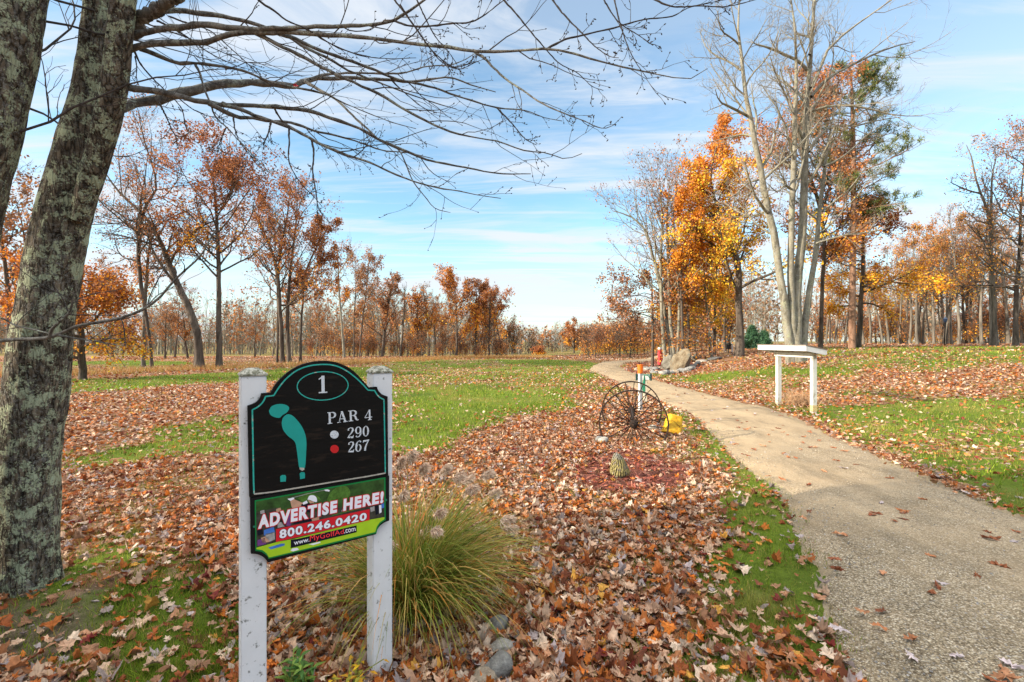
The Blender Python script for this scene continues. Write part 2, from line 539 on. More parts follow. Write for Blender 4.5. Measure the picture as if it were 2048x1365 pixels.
MULCH = [gp((1135, 955), (1180, 915), (1255, 900), (1385, 930), (1390, 968), (1290, 992), (1170, 985)),
         gp((1250, 745), (1275, 725), (1320, 719), (1400, 724), (1400, 742), (1330, 750))]
def warp(x, y, k=1.0):
    r = np.hypot(x, y)
    a = (0.10 + 0.022 * r) * k
    return (x + a * 2 * (fbm(x * 1.1, y * 1.1, 11, 3) - 0.5) * 1.6, y + a * 2.6 * (fbm(x * 1.1 + 9, y * 1.1 + 4, 12, 3) - 0.5) * 1.6)
def cover(x, y):
    wx, wy = warp(np.asarray(x, float), np.asarray(y, float))
    L = np.full(wx.shape, 0.87)
    L = np.where(wy > 60, 0.5, L)
    for poly, val in COVER:
        L = np.where(inpoly(wx, wy, poly), val, L)
    n = fbm(x * 0.9, y * 0.9, 21, 4)
    n2 = fbm(x * 0.22 + 3, y * 0.22, 22, 3)
    L = L + (n - 0.5) * 0.9 * (0.55 + L * (1 - L) * 2.6) + (n2 - 0.5) * 0.25
    return np.clip(L, 0.012, 1)
def masks(x, y):
    wx, wy = warp(np.asarray(x, float), np.asarray(y, float), 0.7)
    b = np.zeros(wx.shape); m = np.zeros(wx.shape)
    for p in BARE: b = np.where(inpoly(wx, wy, p), 1, b)
    for p in MULCH: m = np.where(inpoly(wx, wy, p), 1, m)
    b = b * sstep(0.38, 0.58, fbm(x * 3.2, y * 3.2, 31, 4))
    return b, m

def build_ground():
    nr = 330
    rr = np.concatenate([[0.0], np.geomspace(0.35, 1500, nr)])
    front = np.linspace(-1.05, 1.05, 460)
    back = np.linspace(1.05, 2 * math.pi - 1.05, 120)[1:-1]
    th = np.concatenate([front, back])
    A = len(th)
    R, T = np.meshgrid(rr[1:], th, indexing='ij')
    X = R * np.sin(T); Y = R * np.cos(T)
    jx = (rng.random(X.shape) - 0.5)
    X0, Y0 = X.ravel(), Y.ravel()
    V = np.zeros((1 + X0.size, 3))
    V[0] = (0, 0, gz(0, 0))
    V[1:, 0] = X0; V[1:, 1] = Y0
    V[1:, 2] = G(X0, Y0)
    r0 = np.hypot(X0, Y0)
    V[1:, 2] += (fbm(X0 * 2.3, Y0 * 2.3, 41, 3) - 0.5) * 0.05 * sstep(40, 10, r0)
    inner = np.concatenate([PLp * 0.88 + PRp * 0.12, (PRp * 0.88 + PLp * 0.12)[::-1]])
    V[1:, 2] -= np.where(inpoly(X0, Y0, inner), 0.05, np.where(on_path(X0, Y0), 0.02, 0.0))
    Lc = np.zeros(X0.shape); bc = np.zeros(X0.shape); mc = np.zeros(X0.shape)
    K = 5
    for q in range(K):
        s = 0.02 + 0.006 * r0
        xx = X0 + rng.normal(0, 1, X0.shape) * s; yy = Y0 + rng.normal(0, 1, X0.shape) * s
        Lc += cover(xx, yy) / K
        b, m = masks(xx, yy); bc += b / K; mc += m / K
    pc = np.zeros(X0.shape)
    for q in range(6):
        s = 0.05 + 0.004 * r0
        pc += on_path(X0 + rng.normal(0, 1, X0.shape) * s, Y0 + rng.normal(0, 1, X0.shape) * s) / 6
    col = np.zeros((len(V), 4)); col[1:, 3] = pc
    col[1:, 0] = Lc; col[1:, 1] = bc; col[1:, 2] = mc
    quads = []
    for i in range(nr - 1):
        a = 1 + i * A + np.arange(A); b = 1 + i * A + (np.arange(A) + 1) % A
        quads.append(np.stack([a, a + A, b + A, b], 1))
    q = np.concatenate(quads)
    t = np.stack([np.zeros(A, int), 1 + np.arange(A), 1 + (np.arange(A) + 1) % A], 1)
    # material
    m, nt, out = new_mat('ground'); N = NT(nt)
    at = N.n('ShaderNodeAttribute', attribute_name="Col")
    sp = N.n('ShaderNodeSeparateColor'); N.l(at.outputs['Color'], sp.inputs[0])
    co = N.coord((1, 1, 1))
    g1 = N.noise(co, 0.55, 6, 0.6); g2 = N.noise(co, 38.0, 6, 0.75)
    grass = N.ramp(g1, [(0.3, (0.062, 0.094, 0.010)), (0.52, (0.108, 0.154, 0.015)), (0.75, (0.160, 0.176, 0.031))])
    grass = N.mix(1.0, grass, N.ramp(g2, [(0.25, 0.45), (0.5, 0.95), (0.8, 1.45)]), 'MULTIPLY')
    dead = N.ramp(N.noise(co, 1.1, 7, 0.7), [(0.54, 0.0), (0.70, 0.55)])
    grass = N.mix(dead, grass, N.mix(1.0, (0.20, 0.155, 0.065), N.ramp(g2, [(0.25, 0.5), (0.8, 1.35)]), 'MULTIPLY'))
    # leaf pattern for the far ground: cells, each its own leaf colour
    vr = N.n('ShaderNodeTexVoronoi'); vr.inputs['Scale'].default_value = 9.5; N.l(co, vr.inputs[0])
    sv = N.n('ShaderNodeSeparateColor'); N.l(vr.outputs['Color'], sv.inputs[0])
    leaf = N.ramp(sv.outputs[0], [(0.0, (0.10, 0.045, 0.022)), (0.25, (0.24, 0.085, 0.03)), (0.5, (0.34, 0.17, 0.095)), (0.75, (0.44, 0.27, 0.18)), (1.0, (0.17, 0.08, 0.045))])
    leaf = N.mix(1.0, leaf, N.ramp(g2, [(0.2, 0.45), (0.7, 1.2)]), 'MULTIPLY')
    fine = N.math('ADD', N.math('MULTIPLY', sv.outputs[1], 0.6), N.math('MULTIPLY', N.noise(co, 3.0, 6, 0.7), 0.4))
    mk = N.math('GREATER_THAN', N.math('ADD', sp.outputs[0], N.math('MULTIPLY', fine, -0.95)), 0.0)
    c = N.mix(N.math('MULTIPLY', mk, 0.92), grass, leaf)
    dirt = N.ramp(N.noise(co, 26.0, 9, 0.8), [(0.3, (0.045, 0.034, 0.022)), (0.55, (0.14, 0.108, 0.075)), (0.75, (0.27, 0.215, 0.15))])
    c = N.mix(N.math('MULTIPLY', sp.outputs[1], 0.9), c, dirt)
    mul = N.ramp(N.noise(N.coord((1, 2.2, 1)), 70.0, 6, 0.8), [(0.3, (0.05, 0.02, 0.014)), (0.55, (0.20, 0.075, 0.05)), (0.75, (0.33, 0.15, 0.10))])
    c = N.mix(sp.outputs[2], c, mul)
    grit = N.ramp(N.noise(co, 75, 8, 0.8), [(0.28, (0.13, 0.10, 0.065)), (0.5, (0.28, 0.225, 0.145)), (0.72, (0.44, 0.36, 0.25))])
    pf = N.math('GREATER_THAN', N.math('ADD', at.outputs['Alpha'], N.math('MULTIPLY', N.noise(co, 9, 6, 0.7), -0.9)), 0.0)
    c = N.mix(pf, c, grit)
    N.bsdf(out, c, 0.95, N.bump(N.math('ADD', g2, N.math('MULTIPLY', N.noise(co, 90, 3), 0.6)), 0.7, 0.03), 0.1)
    me = np_mesh('ground', V, [q, t], m, True, col)
    tag(link('ground', me), kind='structure')

def build_path():
    nu = 34
    n = len(PLp)
    t = np.linspace(0, 1, nu); t = np.concatenate([[0, 0.015, 0.035, 0.07], np.linspace(0.1, 0.9, nu - 8), [0.93, 0.965, 0.985, 1]])
    wob = 0.20
    jl = (fbm(PLp[:, 0] * 3, PLp[:, 1] * 3, 51, 4) - 0.5) * 2 * wob
    jr = (fbm(PRp[:, 0] * 3, PRp[:, 1] * 3, 52, 4) - 0.5) * 2 * wob
    d = PRp - PLp
    wd = np.hypot(d[:, 0], d[:, 1])[:, None] + 1e-6
    L = PLp + d / wd * jl[:, None]; Rr = PRp + d / wd * jr[:, None]
    P = L[:, None, :] * (1 - t)[None, :, None] + Rr[:, None, :] * t[None, :, None]
    X, Y = P[..., 0].ravel(), P[..., 1].ravel()
    edge = np.minimum(t, 1 - t)[None, :] * wd
    crown = 0.030 * sstep(0, 0.45, edge).ravel() + 0.001 - 0.022 * (1 - sstep(0, 0.10, edge)).ravel()
    Z = G(X, Y) + crown + (fbm(X * 1.3, Y * 1.3, 55, 3) - 0.5) * 0.02 * sstep(0, 0.3, edge).ravel() + 1.0 * (fbm(X * 2.3, Y * 2.3, 41, 3) - 0.5) * 0.05 * sstep(40, 10, np.hypot(X, Y))
    V = np.stack([X, Y, Z], 1)
    a = (np.arange(n - 1)[:, None] * nu + np.arange(nu - 1)[None, :]).ravel()
    q = np.stack([a, a + 1, a + nu + 1, a + nu], 1)
    m, nt, out = new_mat('gravel'); N = NT(nt)
    co = N.coord((1, 1, 1))
    peb = N.n('ShaderNodeTexVoronoi'); peb.inputs['Scale'].default_value = 115.0; N.l(co, peb.inputs[0])
    sv = N.n('ShaderNodeSeparateColor'); N.l(peb.outputs['Color'], sv.inputs[0])
    stone = N.ramp(sv.outputs[0], [(0.0, (0.10, 0.075, 0.048)), (0.30, (0.27, 0.215, 0.14)), (0.7, (0.43, 0.355, 0.24)), (0.88, (0.66, 0.585, 0.45)), (1.0, (0.17, 0.165, 0.16))])
    gap = N.ramp(peb.outputs['Distance'], [(0.25, 1.0), (0.75, 0.38)])
    stone = N.mix(1.0, stone, gap, 'MULTIPLY')
    sandf = N.noise(co, 0.55, 6, 0.65)
    sand = N.ramp(N.noise(co, 60, 8, 0.8), [(0.25, (0.27, 0.195, 0.115)), (0.75, (0.47, 0.36, 0.225))])
    sm = N.ramp(sandf, [(0.40, 0.15), (0.60, 0.9)])
    # sandier further along the path, stonier close to the tee
    sx = N.n('ShaderNodeSeparateXYZ'); N.l(N.coord((1, 1, 1)), sx.inputs[0])
    mr = N.n('ShaderNodeMapRange'); mr.inputs[1].default_value = 3.0; mr.inputs[2].default_value = 7.5
    N.l(sx.outputs[1], mr.inputs[0])
    sm2 = N.math('ADD', N.math('MULTIPLY', sm, 0.65), N.math('MULTIPLY', mr.outputs[0], 0.6), True)
    sm2 = N.math('MULTIPLY', sm2, 0.93)
    c = N.mix(sm2, stone, sand)
    stain = N.ramp(N.noise(N.coord((1.2, 0.5, 1)), 1.3, 8, 0.75), [(0.33, 0.58), (0.5, 0.95), (0.66, 1.14)])
    c = N.mix(0.9, c, stain, 'MULTIPLY')
    hgt = N.math('ADD', N.math('MULTIPLY', peb.outputs['Distance'], -1.0), N.math('MULTIPLY', N.noise(co, 160, 3), 0.5))
    N.bsdf(out, c, 0.9, N.bump(hgt, 0.55, 0.012), 0.15)
    me = np_mesh('cart_path', V, [q], m, True)
    tag(link('cart_path', me), kind='structure')
build_ground()
build_path()

# ------------------------------------------------------------------ tree growth (all branches of one order at once)
def norm(a): return a / (np.linalg.norm(a, axis=-1, keepdims=True) + 1e-9)
def tubes(P, R, k):
    B, n, _ = P.shape
    T = np.empty_like(P)
    T[:, 1:-1] = P[:, 2:] - P[:, :-2]; T[:, 0] = P[:, 1] - P[:, 0]; T[:, -1] = P[:, -1] - P[:, -2]
    T = norm(T)
    mean = norm(P[:, -1] - P[:, 0])
    ref = np.where(np.abs(mean[:, 2:3]) < 0.75, np.array([[0, 0, 1.0]]), np.array([[0.8, 0.6, 0.0]]))[:, None, :]
    X = norm(ref - T * (ref * T).sum(-1, keepdims=True))
    Yv = np.cross(T, X)
    an = 2 * np.pi * np.arange(k) / k
    V = P[:, :, None, :] + R[:, :, None, None] * (np.cos(an)[None, None, :, None] * X[:, :, None, :] + np.sin(an)[None, None, :, None] * Yv[:, :, None, :])
    idx = np.arange(B * n * k).reshape(B, n, k)
    a = idx[:, :-1, :]; b = idx[:, 1:, :]
    a2 = np.roll(a, -1, 2); b2 = np.roll(b, -1, 2)
    q = np.stack([a, a2, b2, b], -1).reshape(-1, 4)
    return V.reshape(-1, 3), q
def spline(pts, n):
    """pts (m, 3 or 4) -> n points, Catmull-like smoothing"""
    p = np.array(pts, float)
    s = np.concatenate([[0], np.cumsum(np.linalg.norm(np.diff(p[:, :3], axis=0), axis=1))])
    t = np.linspace(0, s[-1], n)
    tang = np.gradient(p, s, axis=0) if len(p) > 2 else np.repeat((p[1:] - p[:1]) / s[-1], 2, 0)
    i = np.clip(np.searchsorted(s, t, 'right') - 1, 0, len(s) - 2)
    h = (s[i + 1] - s[i])[:, None]; uu = ((t - s[i]) / (s[i + 1] - s[i]))[:, None]
    h00 = 2 * uu ** 3 - 3 * uu ** 2 + 1; h10 = uu ** 3 - 2 * uu ** 2 + uu; h01 = -2 * uu ** 3 + 3 * uu ** 2; h11 = uu ** 3 - uu ** 2
    return h00 * p[i] + h10 * h * tang[i] + h01 * p[i + 1] + h11 * h * tang[i + 1]
def sprout(r, P, R, per, t0, t1, ang, length, npts, curl=0.25, up=0.15, rfrac=0.55, rmin=0.004, tip=0.3, flat_=0.0, pref=None):
    """children of every polyline in P. length: scalar or function(t, parent length)"""
    B, n, _ = P.shape
    par = np.repeat(np.arange(B), per)
    K = len(par)
    t = t0 + (t1 - t0) * ((np.tile(np.arange(per), B) + r.random(K)) / per)
    f = t * (n - 1); i = np.minimum(f.astype(int), n - 2); w = (f - i)[:, None]
    pos = P[par, i] * (1 - w) + P[par, i + 1] * w
    tan = norm(P[par, i + 1] - P[par, i])
    rad = R[par, i] * (1 - w[:, 0]) + R[par, i + 1] * w[:, 0]
    rv = r.normal(size=(K, 3))
    if pref is not None: rv = rv * 0.55 + pref
    rv[:, 2] *= (1 - flat_)
    perp = norm(rv - tan * (rv * tan).sum(1, keepdims=True))
    a = np.radians(ang[0] + (ang[1] - ang[0]) * r.random(K))[:, None]
    d = np.cos(a) * tan + np.sin(a) * perp
    plen = np.linalg.norm(np.diff(P, axis=1), axis=2).sum(1)[par]
    ln = length(t, plen) if callable(length) else np.full(K, length)
    ln = ln * (0.65 + 0.6 * r.random(K))
    step = (ln / (npts - 1))[:, None]
    Q = np.empty((K, npts, 3)); Q[:, 0] = pos
    for s in range(1, npts):
        d = norm(d + r.normal(size=(K, 3)) * curl + np.array([0, 0, up]))
        Q[:, s] = Q[:, s - 1] + d * step
    r0 = np.maximum(np.minimum(rad * rfrac, rad * 0.9), rmin)
    S = r0[:, None] * np.linspace(1, tip, npts)[None, :]
    return Q, np.maximum(S, rmin * 0.5), t
class Wood:
    def __init__(s): s.V, s.Q, s.n = [], [], 0
    def add(s, P, R, k):
        V, q = tubes(P, R, k)
        s.V.append(V); s.Q.append(q + s.n); s.n += len(V)
    def mesh(s, name, mat):
        return np_mesh(name, np.concatenate(s.V), [np.concatenate(s.Q)], mat, True)
def leaf_quads(r, pts, size, squash=0.75, updir=0.0):
    n = len(pts)
    a = norm(r.normal(size=(n, 3))); b = r.normal(size=(n, 3))
    if updir:
        a[:, 2] *= (1 - updir); a = norm(a); b[:, 2] *= (1 - updir)
    b = norm(b - a * (a * b).sum(1, keepdims=True))
    c = np.cross(a, b)
    s = (size * (0.6 + 0.8 * r.random(n)))[:, None]
    bend = (r.random((n, 1)) - 0.3) * 0.5
    V = np.stack([pts - a * s * 0.5, pts + b * s * 0.5 * squash + c * s * 0.15 * bend, pts + a * s * 0.55, pts - b * s * 0.5 * squash + c * s * 0.15 * bend], 1)
    q = np.arange(n * 4).reshape(n, 4)
    return V.reshape(-1, 3), q
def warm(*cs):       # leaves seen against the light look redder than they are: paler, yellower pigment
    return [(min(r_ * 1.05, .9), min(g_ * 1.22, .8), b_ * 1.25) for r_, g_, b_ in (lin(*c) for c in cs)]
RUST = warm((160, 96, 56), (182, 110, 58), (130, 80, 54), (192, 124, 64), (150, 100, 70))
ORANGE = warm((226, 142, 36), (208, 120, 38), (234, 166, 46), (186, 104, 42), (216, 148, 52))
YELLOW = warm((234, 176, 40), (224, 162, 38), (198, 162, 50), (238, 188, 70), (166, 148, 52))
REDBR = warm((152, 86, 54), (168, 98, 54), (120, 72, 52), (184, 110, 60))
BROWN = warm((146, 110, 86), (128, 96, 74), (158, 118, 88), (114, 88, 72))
def leaf_cols(r, pts, pal_top, pal_bot=None, z0=0.0, z1=1.0, dark=0.72):
    n = len(pts)
    def pick(p):
        p = np.array(p); return p[r.integers(0, len(p), n)]
    c = pick(pal_top)
    if pal_bot is not None:
        w = np.clip((pts[:, 2] - z0) / (z1 - z0 + 1e-6) + (fbm(pts[:, 0] * 0.7, pts[:, 2] * 0.7 + pts[:, 1] * 0.5, 5, 2) - 0.5) * 1.3, 0, 1)
        c = np.where((r.random(n) < w)[:, None], c, pick(pal_bot))
    j = (0.75 + 0.5 * r.random((n, 1)))
    c = np.clip(c * j, 0, 0.9)
    return np.repeat(c, 4, 0)

def make_tree(seed, stems, spec):
    """stems: list of (n,4) arrays x,y,z,r in the tree's own frame. -> trunk mesh, crown mesh"""
    r = np.random.default_rng(seed)
    wood, twig = Wood(), Wood()
    ns = 18
    P0 = np.stack([spline(s, ns)[:, :3] for s in stems]); R0 = np.stack([np.maximum(spline(s, ns)[:, 3], 0.008) for s in stems])
    # knotty trunk
    wob = r.normal(size=P0.shape) * R0[..., None] * 0.10; wob[:, 0] = 0
    P0 = P0 + wob
    flare = R0.copy(); flare[:, 0] *= spec.get('flare', 1.35); flare[:, 1] *= 1.06
    wood.add(P0, flare, spec.get('k0', 10))
    H = P0[..., 2].max()
    cr = 1.18 * spec['crown']                           # crown radius in metres
    t0 = spec.get('t0', 0.35)
    shape = spec.get('shape', 'round')
    def len1(t, pl):
        v = np.clip((t - t0) / (1 - t0), 0, 1)
        if shape == 'round': f = np.sqrt(np.clip(1 - (v * 1.05 - 0.35) ** 2 / 0.62, 0.06, 1))
        elif shape == 'cone': f = 1.0 - 0.8 * v
        elif shape == 'vase': f = 0.65 + 0.45 * v
        else: f = np.clip(0.55 + 0.9 * v - 1.1 * v * v, 0.25, 1)
        return cr * f
    P1, R1, t1 = sprout(r, P0, R0, spec['n1'], t0, 0.99, spec.get('a1', (40, 70)), len1, 8, spec.get('c1', 0.16), spec.get('up1', 0.10), spec.get('rf1', 0.5), 0.012, 0.3)
    wood.add(P1, R1, 6)
    if spec.get('extra') is not None:
        E = spec['extra']
        EP = np.stack([spline(s, 8)[:, :3] for s in E]); ER = np.stack([np.maximum(spline(s, 8)[:, 3], 0.006) for s in E])
        wood.add(EP, ER, 7)
        P1 = np.concatenate([P1, EP]); R1 = np.concatenate([R1, ER])
    P2, R2, _ = sprout(r, P1, R1, spec['n2'], 0.18, 0.98, (28, 60), lambda t, pl: np.maximum(pl * 0.48 * (1.15 - 0.6 * t), 0.25), 6, spec.get('c2', 0.22), spec.get('up2', 0.08), 0.55, 0.007, 0.35)
    twig.add(P2, R2, 4)
    P3, R3, _ = sprout(r, P2, R2, spec['n3'], 0.15, 1.0, (25, 60), lambda t, pl: np.maximum(pl * 0.55 * (1.1 - 0.5 * t), 0.18), 4, spec.get('c3', 0.25), spec.get('up3', 0.08), 0.6, spec.get('rmin', 0.0045), 0.5)
    twig.add(P3, R3, 3)
    ends = P3
    if spec.get('n4'):
        P4, R4, _ = sprout(r, P3, R3, spec['n4'], 0.2, 1.0, (20, 55), lambda t, pl: np.maximum(pl * 0.6, 0.15), 3, 0.2, 0.06, 0.7, spec.get('rmin', 0.0045) * 0.8, 0.5)
        twig.add(P4, R4, 3)
        ends = P4
    trunk = wood.mesh('trunk', spec['bark'])
    tv = np.concatenate(twig.V); tq = np.concatenate(twig.Q)
    nl = int(spec.get('leaves', 0) * 1.9)
    if nl:
        base = ends.reshape(-1, 3)
        # leaves hang in clumps: whole twigs keep or lose theirs
        clump = fbm(ends[:, 1, 0] * 2.1 + seed, ends[:, 1, 2] * 2.3 + ends[:, 1, 1] * 1.7, seed + 3, 3)
        keep = np.clip((clump - spec.get('gap', 0.38)) * 3.0 + 0.2, 0.03, 1)
        zrel = ends[:, 1, 2] / H
        if spec.get('bare_top'): keep = keep * np.clip((spec['bare_top'] - zrel) * 5, 0.04, 1)
        pr = np.repeat(keep, ends.shape[1]); pr = pr / pr.sum()
        ii = r.choice(len(base), nl, p=pr)
        pts = base[ii] + r.normal(size=(nl, 3)) * spec.get('spread', 0.14)
        pts[:, 2] -= spec.get('spread', 0.14) * 0.4
        lv, lq = leaf_quads(r, pts, spec.get('lsize', 0.16) * 0.60, 0.8, spec.get('lflat', 0.0))
        pz = pts[:, 2]
        z0, z1 = spec.get('grad', (0.35, 0.75))
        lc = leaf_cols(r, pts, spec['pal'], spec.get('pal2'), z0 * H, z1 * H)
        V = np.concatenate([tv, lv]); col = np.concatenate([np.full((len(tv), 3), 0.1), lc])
        crown = np_mesh('crown', V, [tq, lq + len(tv)], [spec['twig'], spec.get('leafmat', M_LEAF)], True, col,
                        np.concatenate([np.zeros(len(tq)), np.ones(len(lq))]))
    else:
        crown = np_mesh('crown', tv, [tq], spec['twig'], True)
    return trunk, crown
def plant(name, loc, trunk, crown, label, cat, group=None, rz=0.0, sc=1.0):
    e = empty(name, loc, label, cat, group, rz)
    e.scale = (sc, sc, sc)
    link('trunk', trunk, e); link('crown', crown, e)
    return e
def traced(stem_px, d, base, dy=None, rpx=None):
    """pixel stem [(px,py,halfwidth px)...] at depth d -> local (n,4). dy: depth drift over the stem"""
    o = []
    n = len(stem_px)
    for i, s in enumerate(stem_px):
        dd = d + (dy * i / max(1, n - 1) if dy else 0)
        p = at_depth(s[0], s[1], dd) - base
        o.append((p.x, p.y, p.z, s[2] / F * dd / math.sqrt(1 + ((s[0] - CX) / F) ** 2)))
    return np.array(o)
def zoomed(pts, ox, oy, k):
    return [(ox + p[0] / k, oy + p[1] / k, *( [p[2] / k] if len(p) > 2 else [])) for p in pts]
def autostem(r, h, rad, lean=0.04, n=6, fork=0):
    p = [(0, 0, -0.15, rad)]
    d = np.array([r.normal(0, lean), r.normal(0, lean), 1.0])
    q = np.array([0, 0, 0.0])
    for i in range(1, n + 1):
        d = d + np.array([r.normal(0, lean), r.normal(0, lean), 0]); d /= np.linalg.norm(d)
        q = q + d * h / n
        p.append((*q, rad * (1 - 0.88 * i / n)))
    return np.array(p)
# ------------------------------------------------------------------ hole sign
M_WHITE = plain('weathered white paint', (0.66, 0.68, 0.70), 0.55, 0.06, 9, 0.08, dirt=((0.09, 0.095, 0.075), 0.37, 30))
M_WHITE2 = plain('white paint', (0.58, 0.58, 0.55), 0.6, 0.12, 6, 0.15, dirt=((0.34, 0.31, 0.24), 0.40, 11), stretch=(1, 1, 0.35))
M_CAP = plain('lichened cap', (0.44, 0.43, 0.36), 0.85, 0.25, 60, 0.5, dirt=((0.13, 0.13, 0.09), 0.48, 45))
M_SIGNBLACK = plain('black sign paint', (0.006, 0.0055, 0.005), 0.6, 0.35, 14, 0.12, 0.12, dirt=((0.017, 0.012, 0.009), 0.42, 22), stretch=(0.35, 0.35, 1.6))
M_FRAMEBLACK = plain('black frame', (0.009, 0.009, 0.009), 0.6, 0.2, 10, 0.05, 0.12)
M_TEAL = plain('teal sign paint', (0.008, 0.30, 0.26), 0.5, 0.08, 20, 0.05)
M_LINE = plain('chipped teal line', (0.02, 0.36, 0.30), 0.6, 0.15, 30, 0.2, dirt=((0.42, 0.40, 0.34), 0.40, 42))
M_CHIP = plain('bare chipped edge', (0.42, 0.40, 0.35), 0.8, 0.3, 60, 0.3, dirt=((0.45, 0.30, 0.03), 0.33, 70))
M_SILVER = plain('weathered white lettering', (0.58, 0.63, 0.68), 0.6, 0.1, 40, 0.1, dirt=((0.13, 0.14, 0.15), 0.40, 150))
M_REDDOT = plain('red dot', (0.55, 0.012, 0.015), 0.5, 0.1, 40, 0.1, dirt=((0.5, 0.4, 0.36), 0.36, 90))
M_PWHITE = plain('printed white', (0.78, 0.79, 0.86), 0.4, 0.02, 5, 0)
M_PRED = plain('printed red', (0.62, 0.012, 0.025), 0.4, 0.04, 5, 0)
M_PNAVY = plain('printed navy', (0.008, 0.009, 0.018), 0.6, 0.1, 5, 0, 0.12)
M_PGREEN = plain('printed green line', (0.0, 0.20, 0.045), 0.4, 0.05, 5, 0)
M_PLIME = plain('printed lawn', (0.36, 0.58, 0.02), 0.4, 0.10, 16, 0)
M_PTREE = plain('printed trees', (0.030, 0.085, 0.018), 0.4, 0.75, 26, 0)
M_PTREE2 = plain('printed light trees', (0.07, 0.17, 0.025), 0.4, 0.6, 60, 0)
M_PDARK = plain('printed shadow', (0.045, 0.045, 0.035), 0.4, 0.7, 45, 0)
M_PSKIN = plain('printed skin', (0.52, 0.30, 0.20), 0.4, 0.2, 60, 0)
M_PBLUE = plain('printed blue', (0.05, 0.17, 0.55), 0.4, 0.3, 50, 0)
M_PGREY = plain('printed grey', (0.34, 0.33, 0.33), 0.4, 0.4, 70, 0)
M_PPURPLE = plain('printed violet', (0.16, 0.05, 0.22), 0.4, 0.3, 50, 0)
SY0 = 1.84
P0 = Vector(((497 - CX) / F * SY0, SY0, 0))
P1 = Vector(((776 - CX) / F * SY0 * 1.165, SY0 * 1.165, 0))
SU = (P1 - P0).normalized(); SW = (P1 - P0).length
SN = Vector((SU.y, -SU.x, 0))
def bd(px, py, off=0.0):
    """pixel -> point on the sign's face (off metres in front of it)"""
    o = P0 + SN * off
    xn = (px - CX) / F
    s = (xn * o.y - o.x) / (SU.x - xn * SU.y)
    q = o + SU * s
    return Vector((q.x, q.y, CAM_H - (py - CY) / F * q.y))
sb = P0 + SU * (SW / 2) - SN * 0.05
sign_base = Vector((sb.x, sb.y, gz(sb.x, sb.y)))
SIGN = empty('hole_sign', sign_base, 'black golf hole sign reading 1 PAR 4 on two white posts with an advert panel', 'sign')
def rel(vs): return [Vector(v) - sign_base for v in vs]
c5s = lambda p: (480 + p[0] / 4.706, 700 + p[1] / 4.706)
c6s = lambda p: (490 + p[0] / 6.606, 940 + p[1] / 6.606)
zz = lambda p: (460 + p[0] / 2.053, 700 + p[1] / 2.053)
def smooth(pts, n=4):
    out = []
    m = len(pts)
    for i in range(m - 1):
        p0, p1, p2, p3 = pts[max(0, i - 1)], pts[i], pts[i + 1], pts[min(m - 1, i + 2)]
        for k in range(n):
            t = k / n
            out.append(tuple(0.5 * ((2 * p1[j]) + (-p0[j] + p2[j]) * t + (2 * p0[j] - 5 * p1[j] + 4 * p2[j] - p3[j]) * t * t + (-p0[j] + 3 * p1[j] - 3 * p2[j] + p3[j]) * t ** 3) for j in (0, 1)))
    return out + [pts[-1]]
# posts (square timbers behind the board) with pyramid caps
def post(u0):
    c = P0 + SU * u0 - SN * (0.022 + 0.0445)
    M = Matrix((( SU.x, -SN.x, 0), (SU.y, -SN.y, 0), (0, 0, 1)))
    return c, M
def solve_u(px, edge, front):
    lo, hi = -0.2, 0.9
    for _ in range(50):
        m = (lo + hi) / 2
        q = P0 + SU * (m + edge) - SN * (0.022 + front)
        if (q.x / q.y) * F + CX < px: lo = m
        else: hi = m
    return m
for px, edge, ytop in ((481.5, -0.0445, 753), (785, 0.0445, 747)):
    u0 = solve_u(px, edge, 0)
    c, M = post(u0)
    fr = P0 + SU * u0 - SN * 0.022
    zt = CAM_H - (ytop - CY) / F * fr.y
    mb = MB(); mb.box((c.x, c.y, (zt + gz(c.x, c.y) - 0.3) / 2), (0.089, 0.089, zt - (gz(c.x, c.y) - 0.3)), M)
    mb.V = [tuple(Vector(v) - sign_base) for v in mb.V]
    po = mb.build('post', M_WHITE, SIGN, 0.004)
    mb = MB()
    h = 0.0485
    base = [Vector((x * h, y * h, 0)) for x, y in ((-1, -1), (1, -1), (1, 1), (-1, 1))]
    mid = [v + Vector((0, 0, 0.008)) for v in base]
    top = [Vector((x * 0.020, y * 0.020, 0.030)) for x, y in ((-1, -1), (1, -1), (1, 1), (-1, 1))]
    vs = [M @ v + Vector((c.x, c.y, zt + 0.0005)) - sign_base for v in base + mid + top]
    fs = [(3, 2, 1, 0), (8, 9, 10, 11)] + [(i + 4 * k, (i + 1) % 4 + 4 * k, (i + 1) % 4 + 4 * k + 4, i + 4 * k + 4) for k in (0, 1) for i in range(4)]
    mb.add(vs, fs)
    mb.build('post_cap', M_CAP, po, 0.0015)
